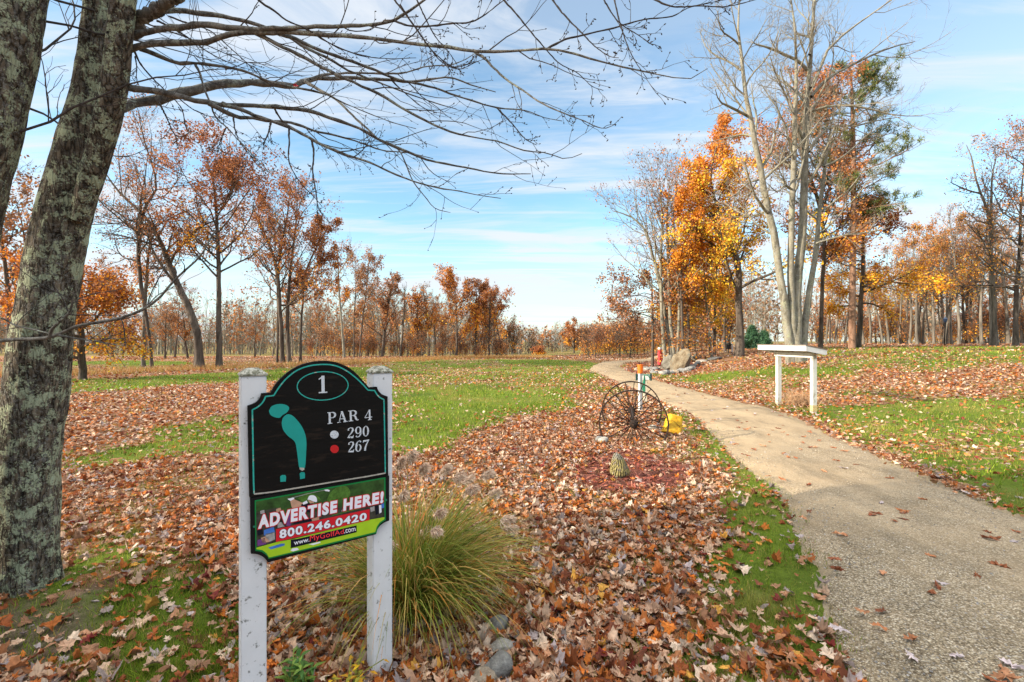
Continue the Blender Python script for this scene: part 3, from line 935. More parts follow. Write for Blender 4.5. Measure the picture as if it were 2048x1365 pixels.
# upper board
outline = [c5s(p) for p in smooth([(72, 530), (120, 513), (165, 487), (192, 450), (203, 412)]) + [(290, 406)] + smooth([(290, 405), (340, 322), (420, 238), (520, 168), (640, 122), (780, 104), (900, 116), (1010, 160), (1100, 228), (1175, 310), (1215, 356)]) + smooth([(1290, 349), (1302, 382), (1335, 418), (1390, 440)])] + [zz((650, 516)), zz((80, 606))]
def dedupe(p):
    o = []
    for q in p:
        if not o or (abs(q[0] - o[-1][0]) + abs(q[1] - o[-1][1])) > 0.15: o.append(q)
    return o
outline = dedupe(outline)
def flatshape(px_pts, off, depth): 
    return rel([bd(*p, off) for p in px_pts]), -SN * depth
mb = MB(); a, b = flatshape(outline, 0, 0.0195); mb.prism(a, b)
BOARD = mb.build('sign_board', M_SIGNBLACK, SIGN, 0.0012)
def ribbon(px_pts, wpx, off, closed=False, dep=0.0012, mb=None):
    """flat band along a pixel polyline, lying on the board"""
    P = [bd(*p, off) for p in px_pts]
    n = len(P); mb = mb or MB()
    L, Rr = [], []
    for i in range(n):
        a_, b_ = P[(i - 1) % n if closed or i else 0], P[(i + 1) % n if closed or i < n - 1 else n - 1]
        t = (b_ - a_).normalized(); s = SN.cross(t).normalized()
        w = (wpx[i] if isinstance(wpx, (list, tuple)) else wpx) * 0.5 / F * 2.0
        L.append(P[i] + s * w); Rr.append(P[i] - s * w)
    vs = rel(L + Rr)
    fs = [(i, (i + 1) % n, n + (i + 1) % n, n + i) for i in range(n if closed else n - 1)]
    mb.add(vs, fs)
    return mb
line = [c5s(p) for p in [(132, 1352), (128, 1250), (122, 900), (116, 565)] + smooth([(116, 565), (165, 540), (205, 505), (228, 470), (240, 440)]) + [(318, 430)] + smooth([(318, 430), (370, 350), (440, 268), (540, 192), (660, 150), (785, 138), (890, 148), (990, 190), (1080, 255), (1150, 320), (1205, 380)]) + [(1268, 384)] + smooth([(1268, 384), (1285, 415), (1315, 448), (1355, 468)]) + [(1360, 700), (1368, 1158)]]
ribbon(dedupe(line), 2.6, 0.0006).build('border_line', M_LINE, BOARD)
ribbon([c5s(p) for p in [(1370, 1160), (1200, 1192), (900, 1240), (600, 1290), (300, 1340), (132, 1358)]], 2.8, 0.0008).build('border_line', M_CHIP, BOARD)
def ell(cx, cy, rx, ry, n=28, rot=0.0): return [(cx + rx * math.cos(2 * math.pi * i / n), cy + ry * math.sin(2 * math.pi * i / n) + rot * rx * math.cos(2 * math.pi * i / n)) for i in range(n)]
ribbon([c5s(p) for p in ell(778, 340, 240, 134, 44, -0.03)], 1.9, 0.0007, True).build('oval_line', M_LINE, BOARD)
def shape(px_pts, off, name, mat, par, dep=0.0):
    mb = MB(); vs = rel([bd(*p, off) for p in px_pts]); mb.add(vs, [tuple(range(len(vs)))])
    return mb.build(name, mat, par)
shape([c5s(p) for p in smooth([(272, 575), (300, 530), (370, 510), (435, 520), (463, 550), (440, 590), (400, 615), (370, 640), (320, 632), (285, 610), (272, 575)])[:-1]], 0.0010, 'hole_map', M_TEAL, BOARD)
shape([c5s(p) for p in smooth([(392, 690), (405, 640), (450, 607), (500, 625), (560, 690), (605, 770), (625, 860), (622, 980), (615, 1080), (604, 1115), (560, 1112), (548, 1050), (535, 950), (515, 865), (450, 810), (405, 750), (392, 690)])[:-1]], 0.0012, 'hole_map', M_TEAL, BOARD)
for q in ([(378, 1192), (392, 1180), (425, 1178), (434, 1195), (432, 1240), (380, 1244)], [(562, 1165), (575, 1152), (606, 1153), (612, 1170), (610, 1210), (566, 1218)]):
    shape([c5s(p) for p in q], 0.0010, 'hole_map', M_TEAL, BOARD)
shape([c5s(p) for p in [(560, 1108), (604, 1112), (606, 1128), (584, 1140), (562, 1126)]], 0.0014, 'paint_chip', M_CHIP, BOARD)
shape([c5s(p) for p in ell(888, 798, 40, 38)], 0.0010, 'tee_dot', M_SILVER, BOARD)
shape([c5s(p) for p in ell(890, 934, 40, 38)], 0.0010, 'tee_dot', M_REDDOT, BOARD)
# serif figures drawn as pen strokes of changing width: (points, widths), unit box
def arc(cx, cy, rx, ry, a0, a1, thin, thick, n=14):
    p, w = [], []
    for i in range(n + 1):
        a = math.radians(a0 + (a1 - a0) * i / n)
        p.append((cx + rx * math.cos(a), cy + ry * math.sin(a))); w.append(thin + (thick - thin) * abs(math.cos(a)) ** 1.6)
    return p, w
def ln_(x0, y0, x1, y1, w0, w1=None): return [(x0, y0), (x1, y1)], [w0, w1 if w1 is not None else w0]
GL = {
 '1': (0.5, [ln_(.27, 0, .27, 1, .17), ln_(.02, .035, .50, .035, .07), ([(.03, .80), (.14, .86), (.27, .97)], [.05, .07, .06])]),
 'P': (0.72, [ln_(.20, 0, .20, 1, .17), ln_(.02, .03, .40, .03, .06), ln_(.02, .97, .40, .97, .06), arc(.40, .735, .24, .235, 90, -90, .06, .17), ln_(.20, .50, .40, .50, .06)]),
 'A': (0.82, [ln_(.14, 0, .38, 1, .06), ln_(.38, 1, .66, 0, .17), ln_(.20, .32, .56, .32, .055), ln_(.0, .03, .27, .03, .06), ln_(.48, .03, .82, .03, .06)]),
 'R': (0.82, [ln_(.20, 0, .20, 1, .17), ln_(.02, .03, .38, .03, .06), ln_(.02, .97, .40, .97, .06), arc(.40, .745, .23, .225, 90, -90, .06, .17), ln_(.20, .52, .42, .52, .06), ([(.42, .52), (.56, .42), (.60, .2), (.70, .04), (.82, .06)], [.07, .15, .17, .11, .05])]),
 '4': (0.70, [ln_(.48, 0, .48, 1, .16), ln_(.46, .98, .03, .29, .06), ln_(.02, .27, .70, .27, .07), ln_(.30, .03, .66, .03, .06)]),
 '2': (0.66, [([(.12, .73), (.10, .86), (.30, .97), (.50, .90), (.54, .72), (.42, .50), (.20, .26), (.08, .06)], [.16, .09, .06, .14, .17, .13, .08, .06]), ([(.06, .09), (.30, .10), (.55, .07), (.62, .26)], [.06, .15, .17, .04])]),
 '9': (0.64, [arc(.31, .66, .22, .31, 0, 360, .055, .15, 22), ([(.55, .66), (.54, .30), (.42, .08), (.22, .03), (.12, .16)], [.13, .14, .09, .06, .15])]),
 '0': (0.64, [arc(.31, .50, .22, .47, 0, 360, .055, .16, 26)]),
 '6': (0.64, [arc(.32, .33, .22, .31, 0, 360, .055, .15, 22), ([(.09, .33), (.10, .68), (.24, .92), (.42, .97), (.52, .84)], [.13, .14, .09, .06, .15])]),
 '7': (0.62, [([(.04, .76), (.08, .90), (.30, .90), (.60, .95)], [.04, .17, .15, .10]), ([(.58, .95), (.40, .62), (.29, .30), (.27, 0)], [.07, .09, .16, .18])]),
}
def quadmap(q, uu, vv):
    bl, br, tl, tr = q
    return tuple((bl[i] * (1 - uu) + br[i] * uu) * (1 - vv) + (tl[i] * (1 - uu) + tr[i] * uu) * vv for i in (0, 1))
def serif(text, quad, name, gap=0.07):
    wtot = sum(GL[c][0] for c in text) + gap * (len(text) - 1)
    x = 0; mb = MB(); k = 0
    for c in text:
        w, strokes = GL[c]
        for pts, ws in strokes:
            pts3 = [quadmap(quad, (x + p[0]) / wtot, p[1]) for p in pts]
            hpx = abs(quad[2][1] - quad[0][1])
            ribbon(pts3, [q_ * hpx for q_ in ws], 0.0011 + 0.00012 * (k % 9), mb=mb); k += 1
        x += w + gap
    return mb.build(name, M_SILVER, BOARD)
qd = lambda *p: [c5s(a) for a in p]
serif('1', qd((737, 410), (822, 405), (735, 246), (818, 243)), 'numeral')
serif('PAR', qd((822, 700), (1118, 664), (820, 590), (1112, 566)), 'lettering')
serif('4', qd((1172, 668), (1245, 658), (1172, 570), (1240, 560)), 'lettering')
serif('290', qd((1005, 838), (1218, 812), (1010, 733), (1217, 713)), 'lettering')
serif('267', qd((1012, 972), (1210, 945), (1015, 866), (1217, 843)), 'lettering')
# advert panel
adv = [zz((83, 609)), zz((86, 838))] + [zz(p) for p in smooth([(86, 838), (112, 840), (134, 850), (148, 863), (155, 874)])] + [zz((600, 758))] + [zz(p) for p in smooth([(600, 758), (606, 738), (618, 722), (634, 710), (654, 702)])] + [zz((654, 517))]
mb = MB(); a, b = flatshape(dedupe(adv), -0.001, 0.016); mb.prism(a, b)
ADV = mb.build('advert_board', M_FRAMEBLACK, SIGN, 0.001)
inner = [c6s(p) for p in [(128, 405), (138, 1072)] + smooth([(138, 1072), (210, 1082), (265, 1115), (300, 1150), (312, 1178)]) + [(1738, 838)] + smooth([(1738, 838), (1755, 770), (1790, 710), (1860, 665)]) + [(1855, 98)]]
shape(dedupe(inner), 0.0006, 'border_line', M_PGREEN, ADV)
inner2 = [c6s(p) for p in [(146, 420), (152, 1050)] + smooth([(152, 1050), (230, 1062), (285, 1105), (318, 1160)]) + [(1722, 822)] + smooth([(1722, 822), (1740, 755), (1780, 695), (1842, 652)]) + [(1838, 118)]]
PIC = shape(dedupe(inner2), 0.0010, 'photo_print', M_PTREE, ADV)
def pic(pts, off, mat, name='print_patch'): 
    return shape([c6s(p) for p in pts], off, name, mat, PIC)
pic(smooth([(1080, 420), (1110, 330), (1200, 240), (1320, 215), (1380, 260), (1390, 330), (1340, 380), (1200, 420), (1080, 420)])[:-1], 0.0012, M_PTREE2)
pic(smooth([(700, 380), (760, 330), (840, 300), (950, 340), (1000, 400), (900, 430), (760, 430), (700, 380)])[:-1], 0.0012, M_PTREE2)
pic([(148, 560), (420, 500), (520, 560), (540, 760), (420, 960), (152, 1012)], 0.0013, M_PDARK)
pic([(420, 690), (900, 560), (1500, 450), (1838, 430), (1842, 620), (1640, 670), (420, 960)], 0.0013, M_PDARK)
pic([(152, 1030), (420, 955), (640, 915), (1640, 662), (1842, 625), (1842, 652), (1780, 695), (1740, 755), (1722, 822), (318, 1160), (285, 1105), (230, 1062), (152, 1050)], 0.0014, M_PLIME)
# spectators as patches of printed colour
for pts, mt in [([(250, 800), (380, 750), (395, 830), (250, 870)], M_PBLUE), ([(270, 850), (390, 820), (395, 920), (330, 950), (270, 900)], M_PGREY), ([(210, 900), (270, 880), (330, 950), (230, 970)], M_PSKIN), ([(160, 800), (230, 780), (240, 850), (165, 870)], M_PNAVY),
        ([(165, 930), (260, 900), (280, 980), (165, 1010)], M_PPURPLE), ([(1655, 500), (1710, 480), (1715, 540), (1660, 560)], M_PGREY), ([(1720, 480), (1760, 470), (1765, 580), (1725, 600)], M_PNAVY), ([(1770, 470), (1800, 465), (1805, 560), (1775, 580)], M_PWHITE),
        ([(1800, 450), (1838, 440), (1838, 500), (1805, 510)], M_PBLUE), ([(560, 560), (640, 640), (600, 740), (545, 740)], M_PPURPLE), ([(410, 520), (470, 500), (480, 550), (415, 560)], M_PSKIN), ([(200, 545), (255, 530), (260, 575), (205, 585)], M_PGREY),
        ([(430, 700), (480, 690), (525, 750), (430, 770)], M_PGREY), ([(1270, 550), (1310, 480), (1340, 440), (1340, 540)], M_PGREY), ([(640, 690), (880, 640), (880, 680), (640, 720)], M_PNAVY), ([(880, 650), (980, 620), (980, 660), (890, 680)], M_PSKIN), ([(1140, 600), (1500, 500), (1540, 510), (1150, 610)], M_PTREE2)]:
    pic(pts, 0.0016, mt)
pic([(596, 400), (650, 390), (770, 440), (760, 470), (850, 455), (860, 560), (640, 560), (610, 470)], 0.0018, M_PSKIN, 'golfer_print')
pic([(740, 460), (800, 430), (860, 445), (900, 440), (900, 560), (760, 560)], 0.0020, M_PNAVY, 'golfer_print')
pic(smooth([(825, 395), (850, 345), (905, 338), (945, 370), (948, 425), (905, 420), (860, 400), (825, 395)])[:-1], 0.0022, M_PWHITE, 'golfer_print')
pic([(830, 398), (905, 422), (915, 440), (860, 445)], 0.0021, M_PSKIN, 'golfer_print')
pic([(760, 435), (815, 405), (830, 440), (770, 462)], 0.0021, M_PWHITE, 'golfer_print')
pic([(560, 385), (640, 365), (655, 385), (600, 412)], 0.0021, M_PWHITE, 'golfer_print')
pic([(640, 362), (900, 295), (1050, 268), (1050, 274), (900, 302), (645, 370)], 0.0021, M_PGREY, 'golfer_print')
pic([(1045, 265), (1090, 258), (1122, 272), (1112, 288), (1060, 280)], 0.0022, M_PWHITE, 'golfer_print')
pic([(305, 1028), (480, 975), (525, 975), (525, 1000), (345, 1052)], 0.0018, M_PBLUE, 'golfer_print')
pic([(600, 1070), (625, 1040), (690, 1032), (715, 1055), (640, 1078)], 0.0018, M_PWHITE, 'golfer_print')
pic([(840, 985), (990, 950), (1000, 965), (900, 995)], 0.0018, M_PWHITE, 'golfer_print')
shape([c6s(p) for p in [(410, 785), (1645, 520), (1645, 665), (410, 955)]], 0.0026, 'banner', M_PRED, ADV)
shape([c6s(p) for p in [(605, 925), (700, 912), (1475, 735), (1475, 825), (605, 1035)]], 0.0024, 'banner', M_PNAVY, ADV)
def text_np(s, offset=0.0, spacing=1.0):
    cu = bpy.data.curves.new("text", 'FONT'); cu.body = s; cu.size = 1; cu.offset = offset; cu.space_character = spacing; cu.resolution_u = 3
    ob = bpy.data.objects.new("text", cu); COL.objects.link(ob)
    bpy.context.view_layer.update()
    me = bpy.data.meshes.new_from_object(ob.evaluated_get(bpy.context.evaluated_depsgraph_get()))
    V = [tuple(v.co) for v in me.vertices]; Fc = [tuple(p.vertices) for p in me.polygons]
    bpy.data.objects.remove(ob); bpy.data.curves.remove(cu); bpy.data.meshes.remove(me)
    return V, Fc
def printed(s, quad, off, mat, name, bold=0.02, grow=0.0, box=None, spacing=1.0):
    V, Fc = text_np(s, bold + grow, spacing)
    Vb = V if not grow else text_np(s, bold, spacing)[0]
    x0, x1 = min(v[0] for v in Vb), max(v[0] for v in Vb); y0, y1 = min(v[1] for v in Vb), max(v[1] for v in Vb)
    mb = MB(); mb.add(rel([bd(*quadmap(quad, (v[0] - x0) / (x1 - x0), (v[1] - y0) / (y1 - y0)), off) for v in V]), Fc)
    return mb.build(name, mat, ADV)
q6 = lambda *p: [c6s(a) for a in p]
Q1 = q6((172, 786), (1826, 437), (178, 600), (1834, 282))
printed('ADVERTISE HERE!', Q1, 0.0031, M_PRED, 'lettering_outline', 0.055, 0.045, spacing=1.20)
printed('ADVERTISE HERE!', Q1, 0.0035, M_PWHITE, 'lettering', 0.055, spacing=1.20)
Q2 = q6((456, 915), (1608, 664), (454, 792), (1610, 560))
printed('800.246.0420', Q2, 0.0031, M_PNAVY, 'lettering_outline', 0.038, 0.035, spacing=1.14)
printed('800.246.0420', Q2, 0.0035, M_PWHITE, 'lettering', 0.038, spacing=1.14)
printed('www.', q6((648, 998), (850, 948), (646, 955), (850, 908)), 0.0031, M_PWHITE, 'lettering', 0.008)
printed('MyGolfAd', q6((858, 972), (1308, 862), (858, 868), (1304, 782)), 0.0031, plain('printed bright red', (0.85, 0.04, 0.055), 0.4, 0.02, 5, 0), 'lettering', 0.0, spacing=1.05)
printed('.com', q6((1312, 842), (1462, 808), (1310, 790), (1460, 764)), 0.0031, M_PWHITE, 'lettering', 0.008)
for q in ((122, 752), (1863, 400)):
    shape([c6s(p) for p in ell(q[0], q[1], 17, 16, 12)], 0.0012, 'screw', plain('green screw head', (0.02, 0.16, 0.10), 0.5), ADV)

# ------------------------------------------------------------------ scoreboard-like shelter of two posts and a lean-to roof beside the path
def shelter():
    bx, by = 6.25, 10.65
    b = Vector((bx, by, gz(bx, by)))
    e = empty('message_shelter', b, 'white two post shelter with a small sloping roof beside the gravel path', 'shelter', None, 0.08)
    for y, foot in ((-0.555, True), (0.604, False)):
        g = -0.30; zt = 1.215 - b.z
        mb = MB(); mb.box((0, y, (g + zt) / 2), (0.092, 0.092, zt - g)); po = mb.build('post', M_WHITE2, e, 0.004)
        zg = gz(bx - 0.08 * y, by + y) - b.z
        mb = MB(); mb.box((0, y, zg + (0.09 if foot else 0.05)), (0.096, 0.096, 0.14 if foot else 0.06)); mb.build('post_foot', plain('stained post foot', (0.55, 0.42, 0.20) if foot else (0.5, 0.46, 0.38), 0.8, 0.3, 30, 0.2), po, 0.003)
    zb = 1.20 - b.z
    mb = MB(); mb.box((-0.050, 0.02, zb), (0.036, 1.28, 0.10)); mb.build('beam', M_WHITE2, e, 0.003)
    mb = MB(); mb.box((-0.004, 0.02, zb + 0.075), (0.085, 1.22, 0.045)); mb.build('beam', plain('creamy beam paint', (0.60, 0.58, 0.52), 0.7), e, 0.003)  # second beam, its paint a touch creamier than the posts
    xa, xb, y0, y1 = -0.395, 0.055, -0.875, 0.785
    sl = -0.20
    def P(x, y, z): return Vector((x, y, 1.412 + (x - xa) * sl + z - b.z))
    def slab(x0, x1, yy0, yy1, za, zb_):
        mb = MB(); vs = [P(x, y, z) for x in (x0, x1) for y in (yy0, yy1) for z in (za, zb_)]
        mb.add(vs, [(0, 1, 3, 2), (4, 6, 7, 5), (0, 4, 5, 1), (2, 3, 7, 6), (0, 2, 6, 4), (1, 5, 7, 3)]); return mb
    M_PLY = plain('plywood', (0.40, 0.33, 0.22), 0.8, 0.25, 8, 0.2, stretch=(6, 1, 1))
    M_SHING = plain('shingle', (0.20, 0.155, 0.12), 0.9, 0.4, 40, 0.5)
    roof = slab(xa + 0.03, xb - 0.03, y0 + 0.03, y1 - 0.03, -0.022, -0.006).build('roof', M_PLY, e)
    slab(xa - 0.014, xb + 0.014, y0 - 0.014, y1 + 0.014, -0.004, 0.010).build('shingles', M_SHING, roof)
    M_FASC = plain('fascia paint', (0.54, 0.55, 0.56), 0.6, 0.12, 9, 0.06, dirt=((0.40, 0.38, 0.33), 0.34, 14), stretch=(1, 1, 3))
    for x0, x1, a, c, h in ((xa, xa + 0.028, y0, y1, 0.115), (xb - 0.028, xb, y0, y1, 0.10), (xa + 0.029, xb - 0.029, y0, y0 + 0.028, 0.115), (xa + 0.029, xb - 0.029, y1 - 0.028, y1, 0.115)):
        slab(x0, x1, a, c, -h, -0.005).build('fascia', M_FASC, e, 0.002)
    for y in (-0.555, 0.02, 0.604):
        slab(xa + 0.032, xb - 0.032, y - 0.019, y + 0.019, -0.085, -0.024).build('rafter', M_PLY, e, 0.002)
    for y in (-0.84, -0.82, 0.75):
        for dz in (-0.03, -0.07):
            mb = MB(); mb.lathe([(0.0045, 0), (0.004, 0.002)], Matrix.Translation(P(xa, y, dz)) @ Matrix.Rotation(-math.pi / 2, 4, 'Y'), 8); mb.build('nail_head', plain('nail', (0.12, 0.09, 0.07), 0.6) if 'nail' not in bpy.data.materials else bpy.data.materials['nail'], e)
shelter()

CLEAR = []
def y_of(d): return d
# ------------------------------------------------------------------ cart wheels, posts and the little things of the leaf bed
M_IRON = plain('rusty iron', (0.026, 0.018, 0.014), 0.75, 0.4, 40, 0.4, 0.2, 0.0, dirt=((0.085, 0.038, 0.02), 0.42, 18))
def wheels():
    a = Vector((1.825, 7.27, 0.255)); c = Vector((2.10, 8.5, 0.285))
    b = Vector((1.95, 7.85, gz(1.95, 7.85)))
    e = empty('cart_wheels', b, 'pair of rusty spoked iron wheels on one axle half buried in leaves', 'wheels')
    ax = (c - a).normalized()
    X = Vector((0, 0, 1)).cross(ax).normalized(); Y = ax.cross(X)
    def ring_pt(ctr, r, an, o=0): return ctr + X * (r * math.cos(an)) + Y * (r * math.sin(an)) + ax * o - b
    for ctr, R in ((a, 0.505), (c, 0.505)):
        mb = MB(); n = 64
        prof = [(-0.024, R - 0.012), (0.024, R - 0.012), (0.024, R + 0.008), (-0.024, R + 0.008)]
        vs = [ring_pt(ctr, r, 2 * math.pi * i / n, o) for i in range(n) for o, r in prof]
        mb.add(vs, [(i * 4 + k, i * 4 + (k + 1) % 4, ((i + 1) % n) * 4 + (k + 1) % 4, ((i + 1) % n) * 4 + k) for i in range(n) for k in range(4)])
        w = mb.build('wheel', M_IRON, e)
        for s in range(20):
            an = 2 * math.pi * (s + 0.3) / 20; o = 0.035 if s % 2 else -0.035
            mb = MB(); mb.tube([ring_pt(ctr, 0.045, an, o), ring_pt(ctr, R - 0.006, an, 0)], 0.0072, 6); mb.build('spoke', M_IRON, w, smooth=True)
        M = Matrix.Translation(ctr - b) @ Matrix((( X.x, Y.x, ax.x, 0), (X.y, Y.y, ax.y, 0), (X.z, Y.z, ax.z, 0), (0, 0, 0, 1)))
        mb = MB(); mb.lathe([(0.022, -0.085), (0.040, -0.085), (0.046, -0.06), (0.062, -0.055), (0.064, -0.02), (0.052, -0.015), (0.052, 0.02), (0.062, 0.03), (0.062, 0.055), (0.044, 0.06), (0.04, 0.11), (0.03, 0.11)], M, 24); mb.build('hub', M_IRON, w, smooth=False)
        mb = MB(); mb.lathe([(0.004, -0.12), (0.016, -0.115), (0.018, -0.085)], M, 12); mb.build('axle_nut', M_IRON, w)
    mb = MB(); mb.tube([a + ax * 0.105 - b, a + ax * 0.3 - b, c - ax * 0.2 - b, c - ax * 0.083 - b], [0.036, 0.030, 0.030, 0.040], 14); mb.build('axle', M_IRON, e, smooth=True)
wheels()
M_ORANGE = plain('orange plastic', (0.80, 0.16, 0.012), 0.45, 0.08, 10, 0.03, 0.4)
def tee_post():
    b = Vector((2.60, 9.8, gz(2.60, 9.8)))
    e = empty('tee_post', b, 'white wooden post carrying an orange bucket behind the iron wheels', 'post')
    zt = CAM_H - (747 - CY) / F * 9.8 - b.z
    mb = MB(); mb.box((0, 0, zt / 2 - 0.1), (0.062, 0.062, zt + 0.2), Matrix.Rotation(0.35, 3, 'Z')); mb.build('post', M_WHITE2, e, 0.004)
    mb = MB(); mb.lathe([(0.048, zt - 0.002), (0.052, zt + 0.01), (0.060, zt + 0.16), (0.064, zt + 0.165), (0.064, zt + 0.178), (0.058, zt + 0.178), (0.050, zt + 0.03), (0.0005, zt + 0.02)], None, 26, cap=False)
    mb.lathe([(0.0005, zt - 0.001), (0.048, zt - 0.002)], None, 26, cap=False)
    mb.build('bucket', M_ORANGE, e, smooth=False)
    mb = MB(); mb.tube([(-0.02, 0, zt + 0.178), (-0.008, 0.01, zt + 0.20), (0.02, 0.0, zt + 0.195), (0.03, 0, zt + 0.178)], 0.009, 8); mb.build('bucket_knob', M_FRAMEBLACK, e)
tee_post()
M_TOWEL = plain('green cloth', (0.025, 0.20, 0.11), 0.9, 0.4, 25, 0.6)
def towel():
    b = Vector((2.66, 9.75, gz(2.66, 9.75)))
    e = empty('towel', b, 'green cloth hanging crumpled from the white post under the orange bucket', 'towel')
    z1, z0 = CAM_H - (752 - CY) / F * 9.75 - b.z, CAM_H - (786 - CY) / F * 9.75 - b.z
    V, nx, nz_ = [], 22, 26
    for j in range(nz_):
        t = j / (nz_ - 1); z = z1 + (z0 - z1) * t
        wid = 0.020 + 0.030 * math.sin(min(1, t * 1.5) * 1.57) - 0.014 * max(0, t - 0.75) * 4
        for i in range(nx):
            s = 2 * math.pi * i / nx
            f = 1 + 0.28 * math.sin(3 * s + 2 + t * 3) + 0.15 * math.sin(5 * s + t * 7)
            V.append((wid * 0.52 * math.cos(s) * f + 0.006 * math.sin(t * 9) - 0.005 * t, wid * 0.32 * math.sin(s) * f - 0.012, z + 0.014 * math.sin(3 * s) * t))
    a = np.array([[j * nx + i, j * nx + (i + 1) % nx, (j + 1) * nx + (i + 1) % nx, (j + 1) * nx + i] for j in range(nz_ - 1) for i in range(nx)])
    link('cloth', np_mesh('cloth', V, [a, np.array([list(range(nx))])], M_TOWEL, True), e)
    mb = MB(); mb.tube([(0.0, -0.01, z1 - 0.005), (0.03, -0.014, z1 + 0.015), (0.075, -0.01, z1 + 0.008), (0.10, -0.008, z1 - 0.02), (0.12, -0.006, z1 - 0.05)], 0.010, 8); mb.build('loop', M_TOWEL, e, smooth=True)
towel()
def tee_box():
    d = 11.6
    x = (1290.5 - CX) / F * d
    b = Vector((x, d, gz(x, d)))
    e = empty('marker_box', b, 'small white framed board with green trim on a cream post beside the path', 'board')
    zc = lambda py: CAM_H - (py - CY) / F * d - b.z
    mb = MB(); mb.box((0.01, 0.03, zc(760) / 2 - 0.1), (0.075, 0.06, zc(760) + 0.2)); mb.build('post', plain('cream post', (0.62, 0.56, 0.42), 0.7, 0.15, 14, 0.15), e, 0.004)
    xw = 0.19; cx = (1287 - 1290.5) / F * d; z1, z0 = zc(748), zc(761)
    mb = MB(); mb.box((cx, -0.012, (z1 + z0) / 2), (2 * xw - 0.05, 0.014, z1 - z0 - 0.02)); mb.build('panel', plain('white panel', (0.78, 0.78, 0.74), 0.6), e, 0.001)
    mg = plain('dark green trim', (0.012, 0.16, 0.13), 0.5)
    for s in (-1, 1):
        mb = MB(); mb.box((cx + s * (xw - 0.018), -0.02, (z1 + z0) / 2), (0.036, 0.05, z1 - z0 + 0.012)); mb.build('end_frame', plain('blackened green frame', (0.012, 0.05, 0.045), 0.5), e, 0.003)
        mb = MB(); mb.box((cx + s * (xw - 0.055), -0.022, (z1 + z0) / 2), (0.010, 0.006, z1 - z0 - 0.03)); mb.build('trim', mg, e)
    mb = MB(); mb.box((cx, -0.022, z1 - 0.022), (2 * xw - 0.13, 0.006, 0.020)); mb.build('trim', mg, e)
tee_box()
def bucket_yellow():
    d = 7.75; x = (1342 - CX) / F * d
    b = Vector((x, d, gz(x, d)))
    e = empty('plastic_pail', b, 'dented yellow plastic pail lying tipped in the leaves beside the wheels', 'bucket')
    M = Matrix.Translation((0.0, 0, -0.005)) @ Matrix.Rotation(math.radians(17), 4, 'Y') @ Matrix.Rotation(math.radians(-12), 4, 'X')
    my, nt, out = new_mat('yellow plastic'); N = NT(nt)
    f = N.noise(N.coord((1, 1, 1)), 18, 6, 0.7)
    N.bsdf(out, N.ramp(f, [(0.35, (0.34, 0.16, 0.008)), (0.50, (0.60, 0.33, 0.006)), (0.64, (0.66, 0.42, 0.03)), (0.8, (0.72, 0.58, 0.24))]), 0.5, N.bump(f, 0.12, 0.006), 0.4)
    def tub(prof, sx=1.0, sy=0.8, n=40, p=5.0):
        mb = MB(); vs, fs = [], []
        for rr, z in prof:
            for i in range(n):
                a = 2 * math.pi * i / n
                k = (abs(math.cos(a)) ** p + abs(math.sin(a)) ** p) ** (-1 / p)
                vs.append(M @ Vector((rr * k * math.cos(a) * sx, rr * k * math.sin(a) * sy, z)))
        for j in range(len(prof) - 1):
            for i in range(n):
                fs.append((j * n + i, j * n + (i + 1) % n, (j + 1) * n + (i + 1) % n, (j + 1) * n + i))
        return mb.add(vs, fs)
    tub([(0.002, 0.012), (0.132, 0.008), (0.150, 0.0), (0.152, 0.018), (0.138, 0.022), (0.113, 0.285), (0.110, 0.300), (0.100, 0.306), (0.002, 0.304)]).build('pail', my, e, smooth=False)
    tub([(0.139, 0.040), (0.1405, 0.046), (0.1375, 0.052)]).build('rib', my, e)
    mb = MB(); mb.tube([M @ Vector((-0.14, 0.0, 0.03)), M @ Vector((-0.165, -0.05, 0.10)), M @ Vector((-0.15, -0.09, 0.17)), M @ Vector((-0.05, -0.112, 0.20)), M @ Vector((0.07, -0.112, 0.14)), M @ Vector((0.142, 0, 0.03))], 0.0028, 6)
    mb.build('handle', M_IRON, e, smooth=True)
bucket_yellow()
